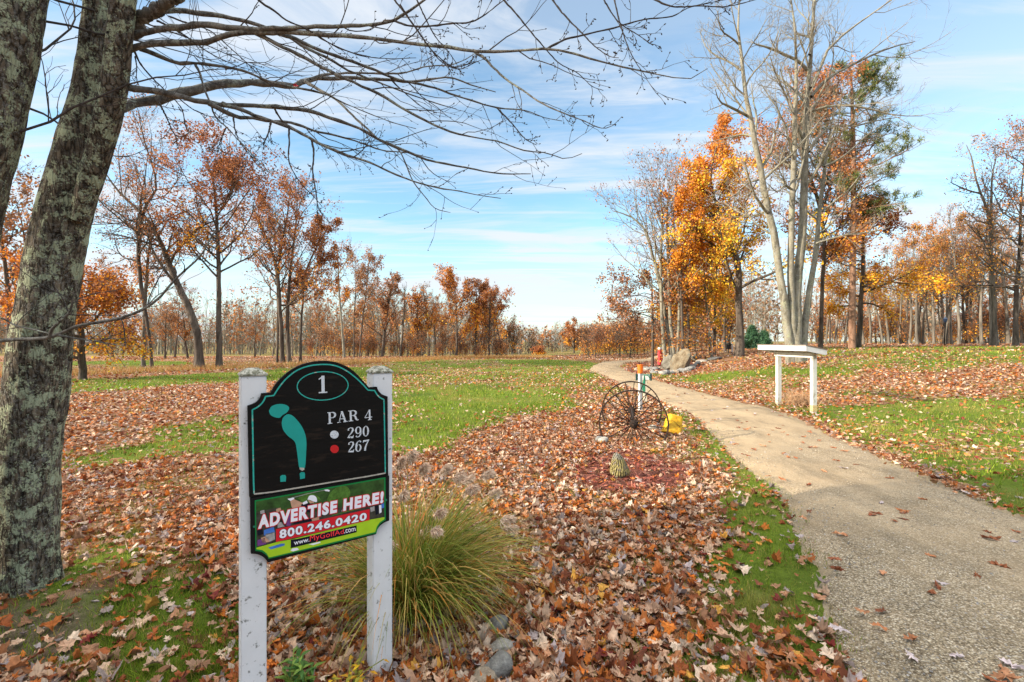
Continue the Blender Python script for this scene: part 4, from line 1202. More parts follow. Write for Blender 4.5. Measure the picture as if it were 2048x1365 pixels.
def ornament():
    d = 5.32; x = 1.187
    b = Vector((x, d, gz(x, d)))
    e = empty('carved_ornament', b, 'yellowish carved cone covered with rows of scales on a stub in the mulch', 'ornament'); e.scale = (0.9, 0.9, 0.95); CLEAR.append((x, y_of(d), 0.16))
    m1, nt, out = new_mat('weathered yellow wood'); N = NT(nt)
    at = N.n('ShaderNodeAttribute', attribute_name="Col")
    f = N.noise(N.coord((1, 1, 0.4)), 70, 5, 0.7)
    N.bsdf(out, N.mix(1.0, at.outputs['Color'], N.ramp(f, [(0.3, 0.6), (0.7, 1.15)]), 'MULTIPLY'), 0.9, N.bump(f, 0.4, 0.01), 0.1)
    r = np.random.default_rng(5)
    mb = MB(); mb.lathe([(0.070, -0.06), (0.072, 0.035), (0.060, 0.06)], None, 18); mb.build('stub', plain('grey stub', (0.20, 0.17, 0.12), 0.9, 0.3, 30, 0.4), e)
    prof = lambda t: 0.112 * math.sqrt(max(0, 1 - t ** 1.5)) * (0.80 + 0.20 * (1 - t)) * min(1, 0.88 + t * 2) + 0.006
    lean = lambda t: (-0.040 * t ** 1.5, 0.0)
    core = MB(); core.lathe([(prof(t) * 0.93, 0.045 + 0.235 * t) for t in np.linspace(0, 1, 14)], None, 24)
    core.V = [(v[0] + lean((v[2] - .045) / .235)[0], v[1], v[2]) for v in core.V]
    core.build('core', plain('dark gaps', (0.07, 0.055, 0.03), 0.9, 0.3, 30), e, smooth=True)
    V, Q, C = [], [], []
    rows = 12
    for j in range(rows):
        t = j / rows; n = max(7, int(26 * prof(t) / 0.112))
        for i in range(n):
            an = 2 * math.pi * (i + 0.5 * (j % 2)) / n + r.normal() * 0.03
            h = 0.034 * (1 + 0.15 * r.normal()); wd = 2 * math.pi * prof(t) / n * 0.62
            z = 0.045 + 0.235 * t
            def pt(a_, zz_, o):
                tt = np.clip((zz_ - 0.045) / 0.235, 0, 1); rr_ = prof(tt) + o
                return (rr_ * math.cos(a_) + lean(tt)[0], rr_ * math.sin(a_), zz_)
            da = wd / 2 / max(prof(t), 0.02)
            k = len(V)
            V += [pt(an - da, z + h, -0.006), pt(an + da, z + h, -0.006), pt(an + da * 0.95, z + h * .25, 0.007), pt(an - da * 0.95, z + h * .25, 0.007), pt(an, z - h * .28, 0.010), pt(an + da * .8, z, -0.012), pt(an - da * .8, z, -0.012)]
            Q += [(k, k + 1, k + 2, k + 3), (k + 3, k + 2, k + 4, k + 4), (k + 2, k + 5, k + 4, k + 4), (k + 4, k + 6, k + 3, k + 3)]
            base = np.array([0.29, 0.245, 0.105]) * (0.7 + 0.5 * r.random()) if r.random() > 0.12 else np.array([0.20, 0.17, 0.13])
            if t > 0.72: base = base * 0.5 + np.array([0.22, 0.23, 0.25]) * 0.5
            C += [base] * 7
    q4 = np.array([q for q in Q if q[2] != q[3]]); t3 = np.array([q[:3] for q in Q if q[2] == q[3]])
    link('scales', np_mesh('scales', V, [q4, t3], m1, False, np.array(C)), e)
ornament()
# ------------------------------------------------------------------ stones
def stone_mesh(seed, sub=3, rough=0.30):
    r = np.random.default_rng(seed)
    bm = bmesh.new(); bmesh.ops.create_icosphere(bm, subdivisions=sub, radius=1.0)
    cuts = [(Vector(norm(r.normal(size=3))), 0.55 + 0.35 * r.random()) for _ in range(9)]
    for v in bm.verts:
        p = v.co.copy()
        for n_, o in cuts:
            dd = p.dot(n_) - o
            if dd > 0: p -= n_ * dd * 0.85
        k = 1 + rough * (float(fbm(np.array([p.x * 1.7 + seed]), np.array([p.y * 1.7 + p.z * 2.1]), seed, 4)[0]) - 0.5)
        v.co = p * k
    for f in bm.faces: f.smooth = True
    me = bpy.data.meshes.new('stone'); bm.to_mesh(me); bm.free()
    return me
def stone_mat(name, a, b_, c=None):
    m, nt, out = new_mat(name); N = NT(nt)
    co = N.coord((1, 1, 1))
    f = N.noise(co, 2.2, 7, 0.65); g = N.noise(co, 14, 6, 0.75)
    col = N.ramp(f, [(0.35, a), (0.62, b_)])
    if c: col = N.mix(N.ramp(N.noise(co, 1.3, 5, 0.7), [(0.5, 0.0), (0.62, 0.85)]), col, c)
    col = N.mix(0.8, col, N.ramp(g, [(0.3, 0.6), (0.7, 1.2)]), 'MULTIPLY')
    N.bsdf(out, col, 0.9, N.bump(N.math('ADD', f, N.math('MULTIPLY', g, 0.3)), 0.6, 0.08), 0.2)
    return m
M_ST = [stone_mat('grey stone', (0.15, 0.145, 0.135), (0.29, 0.285, 0.265)), stone_mat('pale stone', (0.26, 0.245, 0.21), (0.44, 0.415, 0.37)), stone_mat('tan stone', (0.24, 0.19, 0.14), (0.42, 0.35, 0.26))]
M_BOULD = stone_mat('boulder', (0.12, 0.085, 0.050), (0.31, 0.25, 0.165), (0.155, 0.15, 0.12))
M_BOULD2 = stone_mat('boulder grey', (0.12, 0.112, 0.092), (0.23, 0.215, 0.175), (0.11, 0.10, 0.08))
SM = [stone_mesh(700 + i, 3) for i in range(6)]
def stone(px, py, size, label, cat='stone', group=None, mat=None, mesh=None, name='stone', seed=0, sq=(1, 1, 0.72), sink=0.25, d=None):
    r = np.random.default_rng(int(px * 7 + py * 3) + seed)
    if d is None: x, y = px2g(px, py)
    else: x, y = (px - CX) / F * d, d
    CLEAR.append((x, y, size * 0.95))
    me = (mesh or SM[int(r.integers(0, 6))]).copy()
    me.materials.clear(); me.materials.append(mat or M_ST[int(r.integers(0, 3))])
    o = link(name, me)
    o.location = (x, y, gz(x, y) + size * sq[2] * (1 - 2 * sink) * 0.5 + size * sq[2] * 0.0)
    o.scale = (size * sq[0], size * sq[1], size * sq[2])
    o.rotation_euler = (r.normal() * 0.15, r.normal() * 0.15, r.random() * 6.28)
    return tag(o, label, cat, group)
BM1, BM2 = stone_mesh(721, 5, 0.45), stone_mesh(733, 5, 0.45)
o = stone(1360, 729, 0.62, 'large tan boulder in the ring of stones where the path bends', 'boulder', None, M_BOULD, BM1, 'boulder', sq=(0.72, 0.75, 1.25), sink=0.06, d=23.3); o.rotation_euler = (0.1, 0.35, 0.3)
o = stone(1341, 728, 0.52, 'greyer boulder half hidden behind the large tan boulder', 'boulder', None, M_BOULD2, BM2, 'boulder', sq=(0.85, 0.8, 1.05), sink=0.08, d=24.0); o.rotation_euler = (0, -0.55, 1.0)
stone(1392, 707, 0.42, 'low grey rock among the oak trunks behind the boulder', 'rock', None, M_BOULD2, BM2, 'rock', sq=(1.2, .8, .7), d=27.5)
stone(1404, 716, 0.26, 'pale flat rock uphill from the stone ring', 'rock', None, M_ST[1], None, 'rock', sq=(1.5, .9, .4), d=25.2)
stone(1430, 715, 0.30, 'long low grey rock in front of the slim leaning trunk', 'rock', None, M_ST[0], None, 'rock', sq=(1.5, .8, .42), d=25.5)
RING = 'stone of the ring around the boulder bed'
zr2 = lambda p: (1180 + p[0] / 5.69, 640 + p[1] / 5.69)
ring = [(530, 485), (560, 470), (590, 475), (620, 460), (650, 450), (680, 435), (710, 430), (735, 425), (770, 432), (800, 440), (745, 455), (700, 450), (640, 470), (820, 455), (715, 545), (745, 555), (770, 552), (800, 548), (830, 560), (860, 545), (890, 548), (920, 560), (950, 535), (980, 525), (945, 562), (1010, 530), (1040, 520), (1075, 525), (1110, 515), (1140, 530), (1160, 550), (1120, 545), (1180, 500), (1210, 490), (1200, 465), (1160, 460), (1130, 450), (1100, 440), (1225, 475), (1095, 505), (900, 530), (870, 560), (1065, 545), (1150, 505)]
rr_ = np.random.default_rng(61)
for p in ring:
    q = zr2(p)
    dd = 22.0 if p[1] > 500 else (25.0 if p[0] < 900 else 23.5)
    stone(q[0], q[1], 0.09 + 0.11 * rr_.random(), RING, 'stone', 'stones ringing the boulder bed', M_ST[int(rr_.choice([0, 0, 1, 2]))], None, 'stone', d=dd + rr_.normal() * 0.3, sink=0.02)
for (px, py, s, lab, mt) in [(995, 1262, 0.065, 'grey round stone uppermost beside the tuft of plume grass', 0), (1003, 1306, 0.060, 'pale speckled stone in the middle beside the plume grass', 1), (998, 1348, 0.080, 'biggest smooth grey stone below the plume grass', 0), (968, 1366, 0.060, 'tan stone cut by the lower picture edge', 2),
                              (1208, 886, 0.085, 'cream topped stone by the rim of the iron wheels', 1), (1200, 883, 0.07, 'dark grey green stone behind the cream topped stone', 0), (1306, 860, 0.08, 'whitish stone behind the iron wheels', 1), (745, 1302, 0.05, 'small tan stone at the foot of the plume grass', 2)]:
    stone(px, py, s, lab, 'stone', None, M_ST[mt], None, 'stone', sink=-0.05)
# ------------------------------------------------------------------ far small things
def red_box():
    d = 27.5; x = (1321.5 - CX) / F * d
    b = Vector((x, d, CAM_H - (716 - CY) / F * d))
    e = empty('drink_cooler', b, 'red box with a white top standing beside the boulders', 'box')
    w, h = 9.5 / F * d, 16 / F * d
    mb = MB(); mb.box((0, 0, h / 2 - 0.18), (w, w * 0.8, h + 0.4), Matrix.Rotation(0.25, 3, 'Z')); mb.build('box', plain('red plastic', (0.62, 0.05, 0.06), 0.5, 0.1, 8), e, 0.02)
    mb = MB(); mb.box((0, 0, h + 0.02 + 0.055), (w * 1.04, w * 0.84, 0.11), Matrix.Rotation(0.25, 3, 'Z')); mb.build('lid', plain('white lid', (0.75, 0.75, 0.75), 0.5), e, 0.02)
    mb = MB(); mb.box((0.02, -w * 0.42, h * 0.62), (0.05, 0.03, 0.06)); mb.build('latch', M_FRAMEBLACK, e)
red_box()
def feeder():
    d = 30; x = (1457 - CX) / F * d
    b = Vector((x, d, gz(x, d)))
    e = empty('bird_feeder', b, 'dark roofed feeder on a thin post among the oak trunks', 'feeder')
    z = CAM_H - (694 - CY) / F * d - b.z
    mb = MB(); mb.tube([(0, 0, -0.1), (0, 0, z - 0.14)], 0.035, 8); mb.build('post', M_BARK_GREY, e)
    mb = MB(); mb.box((0, 0, z), (0.24, 0.20, 0.28)); mb.build('house', plain('dark wood', (0.03, 0.027, 0.025), 0.8), e, 0.006)
    mb = MB()
    for s in (-1, 1):
        mb.box((s * 0.08, 0, z + 0.19), (0.20, 0.28, 0.018), Matrix.Rotation(s * 0.6, 3, 'Y'))
    mb.build('roof', plain('dark roof', (0.04, 0.035, 0.03), 0.8), e)
    mb = MB(); mb.box((0.25, 0.05, z - 0.05), (0.07, 0.07, 0.5)); mb.build('marker', M_WHITE2, e)
feeder()
def lamp_post():
    d = 32; x = (1889 - CX) / F * d
    b = Vector((x, d, gz(x, d)))
    e = empty('lamp_post', b, 'thin dark pole with a bluish lantern head before the wood', 'lamp post')
    zt = CAM_H - (645 - CY) / F * d - b.z
    mb = MB(); mb.tube([(0, 0, -0.1), (0.02, 0, zt * 0.5), (0.05, 0, zt)], 0.028, 8); mb.build('pole', M_FRAMEBLACK, e, smooth=True)
    mb = MB(); mb.lathe([(0.05, zt - 0.03), (0.10, zt + 0.06), (0.12, zt + 0.20), (0.13, zt + 0.22), (0.02, zt + 0.33)], Matrix.Translation((0.05, 0, 0)), 10); mb.build('lantern', plain('bluish lantern', (0.06, 0.10, 0.18), 0.35), e)
lamp_post()
# ------------------------------------------------------------------ plants of the tee bed
def blades(r, base_pts, height, width, lean, nseg=7, droop=0.9, dirs=None):
    """arching grass blades, ribbons of nseg pieces: returns V (n, nseg+1, 2, 3)"""
    n = len(base_pts)
    az = r.random(n) * 2 * np.pi
    hd = np.stack([np.cos(az), np.sin(az), np.zeros(n)], 1) if dirs is None else norm(dirs)
    L = height * (0.55 + 0.6 * r.random(n))
    e0 = np.radians(90 - lean[0] - (lean[1] - lean[0]) * r.random(n)); dr = droop * (0.5 + r.random(n))
    p = base_pts.copy(); out = [p.copy()]
    for s in range(nseg):
        el = e0 - dr * ((s + 0.5) / nseg) ** 1.6
        d = hd * np.cos(el)[:, None] + np.array([0, 0, 1.0]) * np.sin(el)[:, None]
        p = p + d * (L / nseg)[:, None]; out.append(p.copy())
    C = np.stack(out, 1)
    side = np.cross(hd, np.array([0, 0, 1.0])) + r.normal(size=(n, 3)) * 0.35
    side = norm(side)
    wprof = np.interp(np.linspace(0, 1, nseg + 1), [0, 0.15, 0.6, 1], [0.7, 1.0, 0.8, 0.06]) * width
    wv = side[:, None, :] * (wprof[None, :, None] * (0.7 + 0.6 * r.random((n, 1, 1))) * 0.5)
    V = np.stack([C - wv, C + wv], 2)
    k = (nseg + 1) * 2
    idx = np.arange(n * k).reshape(n, nseg + 1, 2)
    q = np.stack([idx[:, :-1, 0], idx[:, :-1, 1], idx[:, 1:, 1], idx[:, 1:, 0]], -1).reshape(-1, 4)
    return V.reshape(-1, 3), q, C, k
def plume_grass():
    r = np.random.default_rng(600)
    cx, cy = px2g(826, 1222)
    b = Vector((cx, cy, gz(cx, cy)))
    e = empty('plume_grass', b, 'arching clump of green and tan ornamental grass with feathery plumes beside the sign', 'ornamental grass')
    n = 2100
    rad = np.sqrt(r.random(n)) * 0.13; a = r.random(n) * 6.283
    pts = np.stack([rad * np.cos(a), rad * np.sin(a), np.zeros(n) - 0.01], 1)
    dirs = np.stack([np.cos(a) * 0.9 + r.normal(size=n) * 0.6 + 0.42, np.sin(a) * 0.8 + r.normal(size=n) * 0.45, np.zeros(n)], 1)
    V, q, C, k = blades(r, pts, 0.82, 0.0058, (3, 46), 9, 1.25, dirs)
    kk = np.zeros((n, 10, 2, 3)); br = r.random(n) < 0.22; jn = r.integers(4, 8, n)
    for i in np.nonzero(br)[0]:
        kk[i, jn[i]:, :, :] = (np.arange(10 - jn[i])[:, None, None] * np.array([r.normal() * 0.02, r.normal() * 0.02, -0.045]))
    V = V + kk.reshape(-1, 3)
    V[:, 2] = np.maximum(V[:, 2], 0.01 + 0.02 * r.random(len(V)))
    pal = np.array([lin(132, 142, 52), lin(108, 128, 44), lin(158, 156, 72), lin(182, 162, 86), lin(202, 162, 94), lin(202, 138, 62), lin(90, 110, 40)])
    ci = r.choice(7, n, p=[.23, .22, .16, .12, .10, .06, .11])
    col = np.repeat(pal[ci] * (0.7 + 0.6 * r.random((n, 1))), k, 0)
    # dry straw-coloured bases and tips
    t = np.tile(np.repeat(np.linspace(0, 1, 10), 2), n)
    straw = np.array(lin(182, 140, 78))
    w = (np.clip(0.22 - t, 0, 1) * 3 + np.clip(t - 0.8, 0, 1) * 2)[:, None] * np.repeat(r.random((n, 1)), k, 0)
    col = col * (1 - w) + straw * w
    link('blades', np_mesh('blades', V, [q], M_BLADE, True, col), e)
    heads = [(815, 925), (838, 948), (795, 940), (880, 950), (925, 968), (960, 955), (870, 1030), (862, 1062), (802, 998), (930, 985), (1000, 1040), (1005, 1058), (945, 1062), (840, 1072), (788, 1092), (975, 990), (905, 960)]
    for i, (px, py) in enumerate(heads):
        d = cy + r.uniform(-0.30, 0.25)
        tipp = at_depth(px, py, d) - b
        st0 = Vector((r.normal() * 0.05, r.normal() * 0.05, 0))
        ctrl = [st0, st0.lerp(tipp, 0.45) + Vector((0, 0, 0.12)), Vector(tipp)]
        S = spline(np.array([(*c_, 0.0013) for c_ in ctrl]), 12)
        mb = MB(); mb.tube([Vector(x[:3]) for x in S], 0.0014, 5)
        st = mb.build('stalk', plain('straw stalk', lin(176, 140, 82), 0.7) if i == 0 else bpy.data.materials['straw stalk'], e)
        m = 760
        ax = norm(S[-1, :3] - S[-3, :3]); ax = norm(ax + np.array([0.35, 0, -0.25]))
        tt = r.random(m)
        st_pts = S[-1, :3] + ax[None] * (tt[:, None] * 0.055)
        dv = norm(ax[None] * 1.3 + r.normal(size=(m, 3)) * 0.55 + np.array([0.25, 0, -0.25]))
        L = (0.018 + 0.028 * r.random(m))[:, None]
        sd_ = norm(np.cross(dv, r.normal(size=(m, 3)))) * 0.0022
        mid = st_pts + dv * L * 0.6; tip = st_pts + dv * L + np.array([0.004, 0, -0.008])
        V = np.stack([st_pts - sd_, st_pts + sd_, mid + sd_, mid - sd_, tip], 1).reshape(-1, 3)
        ix = np.arange(m)[:, None] * 5
        c_ = np.repeat(np.array([lin(240, 222, 202), lin(228, 202, 178), lin(204, 176, 154)])[r.integers(0, 3, m)] * (0.8 + 0.4 * r.random((m, 1))), 5, 0)
        link('plume', np_mesh('plume', V, [ix + np.array([[0, 1, 2, 3]]), ix + np.array([[3, 2, 4]])], M_BLADE, True, c_), e)
plume_grass()
def leafy_plant():
    r = np.random.default_rng(610)
    for (px, py, s, lab, n, cols) in [(598, 1372, 1.0, 'bushy green plant with pointed leaves between the sign posts', 120, [lin(74, 116, 52), lin(96, 138, 60), lin(122, 150, 62)]), (700, 1355, 0.8, 'yellowing leggy plant beside the lit sign post', 46, [lin(214, 176, 40), lin(196, 150, 42), lin(150, 146, 54)])]:
        x, y = px2g(px, py, 0.06); y += 0.0
        b = Vector((x, y, gz(x, y)))
        e = empty('leafy_plant', b, lab, 'plant')
        V, Q, C = [], [], []
        st = Wood()
        base = np.array([[(r.normal() * 0.02, r.normal() * 0.02, 0)] for _ in range(9)])
        tips = np.array([[(r.normal() * 0.075 * s, r.normal() * 0.06 * s, (0.10 + 0.10 * r.random()) * s)] for _ in range(9)])
        P = np.concatenate([base, base * 0.5 + tips * 0.5 + np.array([0, 0, 0.02]), tips], 1)
        st.add(P, np.full((9, 3), 0.0022), 5)
        link('stem', st.mesh('stem', plain('green stem', lin(130, 140, 60), 0.7) if n > 60 else bpy.data.materials['green stem']), e)
        for i in range(n):
            k = r.integers(0, 9); t = 0.25 + 0.75 * r.random()
            p = P[k, 0] * (1 - t) + P[k, 2] * t
            dv = norm(np.array([r.normal(), r.normal(), 0.35 + 0.3 * r.normal()])); sdv = norm(np.cross(dv, [0, 0, 1.0])); L = 0.055 * s * (0.6 + 0.7 * r.random()); w = L * 0.17
            dn = np.array([0, 0, -L * 0.25])
            k0 = len(V)
            V += [p, p + dv * L * .4 + sdv * w, p + dv * L * .4 - sdv * w, p + dv * L * .4 + np.array([0, 0, -w * .4]), p + dv * L + dn]
            Q += [(k0, k0 + 3, k0 + 1), (k0, k0 + 2, k0 + 3), (k0 + 3, k0 + 4, k0 + 1), (k0 + 3, k0 + 2, k0 + 4)]
            C += [np.array(cols[r.integers(0, 3)]) * (0.7 + 0.6 * r.random())] * 5
        link('leaves', np_mesh('leaves', V, [np.array(Q)], M_BLADE, True, np.array(C)), e)
leafy_plant()
def dry_clump(px, py, s, lab, seed, n=70):
    r = np.random.default_rng(seed); x, y = px2g(px, py)
    b = Vector((x, y, gz(x, y))); e = empty('dry_shrub', b, lab, 'shrub')
    P = np.zeros((n, 6, 3)); p = np.stack([r.normal(size=n) * 0.22 * s, r.normal(size=n) * 0.12 * s, np.zeros(n)], 1); P[:, 0] = p
    d = norm(np.stack([r.normal(size=n) * 0.6, r.normal(size=n) * 0.5, 0.5 + r.random(n)], 1))
    for k in range(1, 6):
        d = norm(d + r.normal(size=(n, 3)) * 0.22); p = p + d * (0.07 * s * (0.5 + r.random((n, 1)))); P[:, k] = p
    w = Wood(); R = np.tile(np.linspace(0.005, 0.0025, 6), (n, 1)); w.add(P, R, 4)
    P2, R2, _ = sprout(r, P, R, 3, 0.3, 1, (25, 60), 0.12 * s, 4, 0.2, 0.05, 0.7, 0.002, 0.6); w.add(P2, R2, 3)
    link('stem', w.mesh('stem', M_DRY), e)['kind'] = 'stuff'
M_DRY = plain('dry stems', lin(186, 150, 116), 0.9, 0.3, 20, 0.2)
dry_clump(1594, 812, 1.0, 'low tangle of dry tan stems between the shelter posts', 620, 150)
# ------------------------------------------------------------------ the two big lichened trees beside the tee
def rough_trunk(P, R, k, amp, seed):
    """one tube with furrowed, lumpy bark as real relief"""
    n = len(P)
    V, q = tubes(P[None], R[None], k)
    V = V.reshape(n, k, 3)
    s = np.concatenate([[0], np.cumsum(np.linalg.norm(np.diff(P, axis=0), axis=1))])
    an = np.arange(k) / k
    S, A = np.meshgrid(s, an, indexing='ij')
    per = lambda f, sc, sd, oc: 0.5 * (fbm(A * f, S * sc, sd, oc) * (1 - A) + fbm((A - 1) * f, S * sc, sd, oc) * A) * 2
    h = (per(13, 2.2, seed, 4) - 0.5) * 1.3 + (per(4, 1.0, seed + 5, 2) - 0.5) * 1.2 + (per(30, 9, seed + 9, 3) - 0.5) * 0.7
    flare = np.exp(-s / 0.14)[:, None] * (0.5 + 0.5 * np.cos(A * 2 * np.pi * 5 + seed)) * 0.30 * R[:1, None]
    out = V - P[:, None, :]
    V = P[:, None, :] + out * (1 + (h * amp * (0.6 + 0.4 * R[:, None] / R.max()) + flare) / R[:, None])[:, :, None]
    return V.reshape(-1, 3), q
DT = 2.97
base1 = Vector((px2g(56, 1165)[0], DT, 0)); base1.z = gz(base1.x, base1.y)
def tp(pts, d0, d1=None, base=base1):
    return traced(pts, d0, base, (d1 - d0) if d1 is not None else None)
tr_main = tp([(50, 1215, 76), (55, 1150, 69), (60, 960, 67), (72, 787, 66), (97, 600, 64), (122, 460, 61), (158, 300, 54), (183, 170, 42), (196, 60, 38), (206, -60, 36), (230, -420, 30), (290, -900, 18)], DT)
tr_fork = tp([(158, 440, 20), (186, 345, 27), (212, 250, 29), (228, 170, 29), (238, 90, 28), (247, 0, 28), (262, -150, 25), (300, -500, 20), (390, -900, 10)], DT - 0.06, DT - 0.35)
zA = lambda pts, r0, r1: [(200 + p[0] / 2.926, p[1] / 2.926, (r0 + (r1 - r0) * (i / max(1, len(pts) - 1)) ** 0.8) / 2.926) for i, p in enumerate(pts)]
o2 = lambda pts: [(x + 1755.6, y) for x, y in pts]      # second enlargement starts 600 px further along
limbs = [  # (points in the enlarged photograph, radius start, radius end, depth start, depth end)
    ([(120, 505), (250, 520), (370, 540), (480, 570), (620, 600), (740, 617), (860, 620), (1000, 625), (1200, 645), (1350, 690), (1500, 745), (1650, 825), (1800, 890), (1930, 940)] + o2([(293, 965), (430, 990), (520, 1010), (650, 1020), (765, 1018)]), 20, 2.5, 2.85, 3.35),
    ([(720, 612), (830, 645), (940, 690), (1100, 740), (1200, 795), (1300, 850), (1450, 910), (1600, 960), (1680, 1000), (1830, 1060), (2000, 1105)] + o2([(340, 1118), (440, 1140), (590, 1162)]), 13, 2, 2.95, 2.6),
    ([(640, 604), (740, 660), (800, 685), (880, 690), (1010, 712), (1110, 717), (1250, 765), (1400, 800), (1530, 838), (1650, 880), (1800, 895), (1950, 930)], 14, 2, 2.93, 3.6),
    ([(70, 640), (140, 625), (200, 605), (330, 585), (450, 550), (560, 525), (650, 500), (760, 488), (880, 485), (1000, 490), (1080, 500), (1140, 505), (1200, 480), (1250, 462), (1350, 465), (1430, 456), (1560, 463), (1700, 470), (1800, 480), (1950, 462), (2048, 455)] + o2([(420, 500), (560, 540)]), 34, 2.5, 3.05, 4.3),
    ([(1200, 478), (1300, 535), (1390, 590), (1450, 650), (1560, 750), (1650, 830), (1740, 870), (1790, 960), (1830, 1060), (1900, 1150), (1960, 1220), (2050, 1245)], 9, 1.8, 3.65, 3.3),
    ([(1230, 462), (1310, 440), (1400, 430), (1600, 430), (1780, 428), (1900, 392), (2048, 380)] + o2([(360, 360), (460, 300)]), 9, 1.8, 3.65, 4.3),
    ([(170, 285), (250, 265), (350, 258), (500, 250), (630, 245), (700, 215), (800, 195), (950, 190), (1100, 195), (1170, 190), (1350, 205), (1500, 215), (1700, 240), (1850, 260), (2048, 280)] + o2([(440, 300), (580, 305), (700, 300), (870, 288), (1000, 310), (1150, 355), (1330, 400), (1500, 435), (1600, 455), (1690, 465), (1800, 403)]), 21, 2.2, 2.85, 2.35),
    (o2([(860, 290), (950, 238), (1100, 200), (1250, 165), (1430, 115), (1600, 95), (1680, 50), (1850, 10), (1990, -20)]), 7, 2, 2.55, 2.9),
    (o2([(430, 300), (490, 340), (540, 390), (620, 465), (720, 530), (820, 600), (950, 660), (1080, 710), (1200, 752), (1260, 728)]), 9, 1.8, 2.65, 2.3),
    ([(900, 195), (960, 220), (1050, 265), (1180, 330), (1350, 420), (1500, 490), (1650, 560), (1780, 640), (1930, 720)] + o2([(290, 770), (430, 805), (560, 825), (740, 885), (850, 895), (980, 930), (1065, 900)]), 13, 1.8, 2.75, 2.5),
    ([(1040, 192), (1150, 230), (1270, 290), (1400, 335), (1500, 370), (1620, 415), (1750, 470), (1900, 500)] + o2([(300, 550), (420, 590), (560, 630), (740, 650), (850, 690), (950, 710)]), 13, 1.8, 2.75, 3.3),
    (o2([(570, 635), (660, 730), (740, 820), (800, 850)]), 5, 1.6, 3.1, 3.0),
    ([(175, 215), (240, 195), (300, 180), (450, 160), (620, 150), (800, 165), (950, 175), (1060, 170), (1250, 158), (1450, 155), (1600, 145), (1720, 120), (1800, 70), (1900, 0), (2000, -70)], 22, 5, 2.85, 2.5),
    ([(1715, 120), (1800, 150), (1900, 157), (2048, 140)] + o2([(430, 125), (500, 85), (570, 30), (650, -30)]), 8, 2.5, 2.55, 2.5),
    ([(190, 135), (260, 105), (320, 70), (380, 57), (450, 65), (600, 80), (720, 95), (870, 130), (1000, 175), (1080, 205), (1200, 280), (1330, 340), (1450, 410), (1560, 455), (1700, 510), (1830, 560), (1950, 600)] + o2([(330, 640)]), 20, 2.2, 2.85, 3.3),
    ([(150, 175), (230, 120), (300, 75), (360, 35), (420, 8), (470, -40), (560, -140)], 40, 26, 2.88, 2.7),
    ([(230, 285), (350, 330), (450, 370), (540, 370), (620, 378), (720, 390), (850, 420), (930, 455), (1060, 498), (1180, 520), (1300, 545), (1420, 600), (1560, 660), (1720, 720), (1850, 755)], 13, 1.8, 2.9, 3.3),
    ([(555, 372), (575, 410), (590, 450), (610, 520), (640, 590), (680, 690), (740, 745), (800, 810), (870, 880), (940, 960), (1010, 1030)], 8, 1.6, 3.0, 2.9),
    ([(890, -30), (950, 20), (1000, 50), (1100, 125), (1200, 165), (1300, 230), (1420, 290), (1550, 330), (1700, 345), (1850, 340)], 8, 1.8, 2.5, 2.8),
    ([(1700, -30), (1800, 100), (1860, 180), (1920, 270), (2000, 350)] + o2([(300, 390), (420, 370), (460, 360)]), 6, 1.8, 2.4, 2.6),
    (o2([(870, -30), (980, 110), (1060, 190), (1150, 280), (1240, 335), (1280, 340)]), 6, 1.8, 2.4, 2.3),
    (o2([(1180, -20), (1290, 140), (1400, 210), (1480, 268)]), 5, 1.6, 2.4, 2.4), (o2([(1250, -20), (1300, 180), (1370, 350), (1445, 460)]), 5, 1.6, 2.5, 2.4),
    (o2([(590, -20), (720, 130), (800, 230), (850, 285), (930, 370), (1040, 430), (1130, 510), (1190, 530)]), 6, 1.6, 2.55, 2.7),
    (o2([(1430, -30), (1600, 40), (1750, 35), (1900, 40), (2060, 5), (2200, -40)]), 6, 2, 2.4, 2.3),
    (o2([(0, 30), (80, 150), (160, 260), (240, 360), (330, 405), (455, 360)]), 6, 1.6, 2.4, 2.6), (o2([(90, -20), (150, 110), (210, 220), (280, 300), (330, 370)]), 5, 1.6, 2.4, 2.7),
    ([(1105, 740), (1107, 840), (1105, 940), (1190, 1090), (1250, 1150), (1300, 1210)], 6, 1.6, 2.85, 2.8), ([(1238, 810), (1250, 900), (1245, 1000), (1265, 1130), (1280, 1225), (1330, 1290)], 7, 1.6, 2.85, 2.8),
    ([(345, 600), (390, 690), (440, 790), (465, 808)], 6, 2, 3.0, 2.95), ([(740, 745), (715, 800), (690, 870)], 4, 1.5, 2.95, 2.95), ([(1020, 635), (1060, 700), (1160, 770), (1280, 840), (1400, 900), (1560, 960)], 6, 1.5, 3.1, 3.5),
    ([(330, 120), (450, 180), (540, 240), (640, 310), (760, 370), (850, 405)], 7, 1.6, 2.9, 3.3), ([(200, 300), (240, 380), (300, 450), (400, 550), (480, 640), (500, 740), (540, 820)], 6, 1.5, 2.95, 3.1),
    ([(205, 330), (215, 400), (210, 470)], 4, 1.5, 2.9, 2.9), ([(440, 560), (560, 650), (680, 690), (760, 680)], 4, 1.5, 3.0, 3.2), ([(780, 680), (790, 760), (830, 850), (900, 930)], 5, 1.5, 2.95, 3.0),
    ([(400, 95), (520, 140), (640, 180), (760, 280), (880, 390), (960, 470)], 6, 1.5, 2.8, 3.2), ([(1000, 715), (985, 780), (955, 845)], 6, 3, 3.05, 3.0),
]
def spl_limb(l):
    pts, r0, r1, d0, d1 = l
    px = zA(pts, r0, r1); n = len(px)
    a = []
    for i, s in enumerate(px):
        dd = d0 + (d1 - d0) * i / (n - 1)
        p = at_depth(s[0], s[1], dd) - base1
        a.append((p.x, p.y, p.z, max(s[2] / F * dd, 0.0017)))
    return np.array(a)
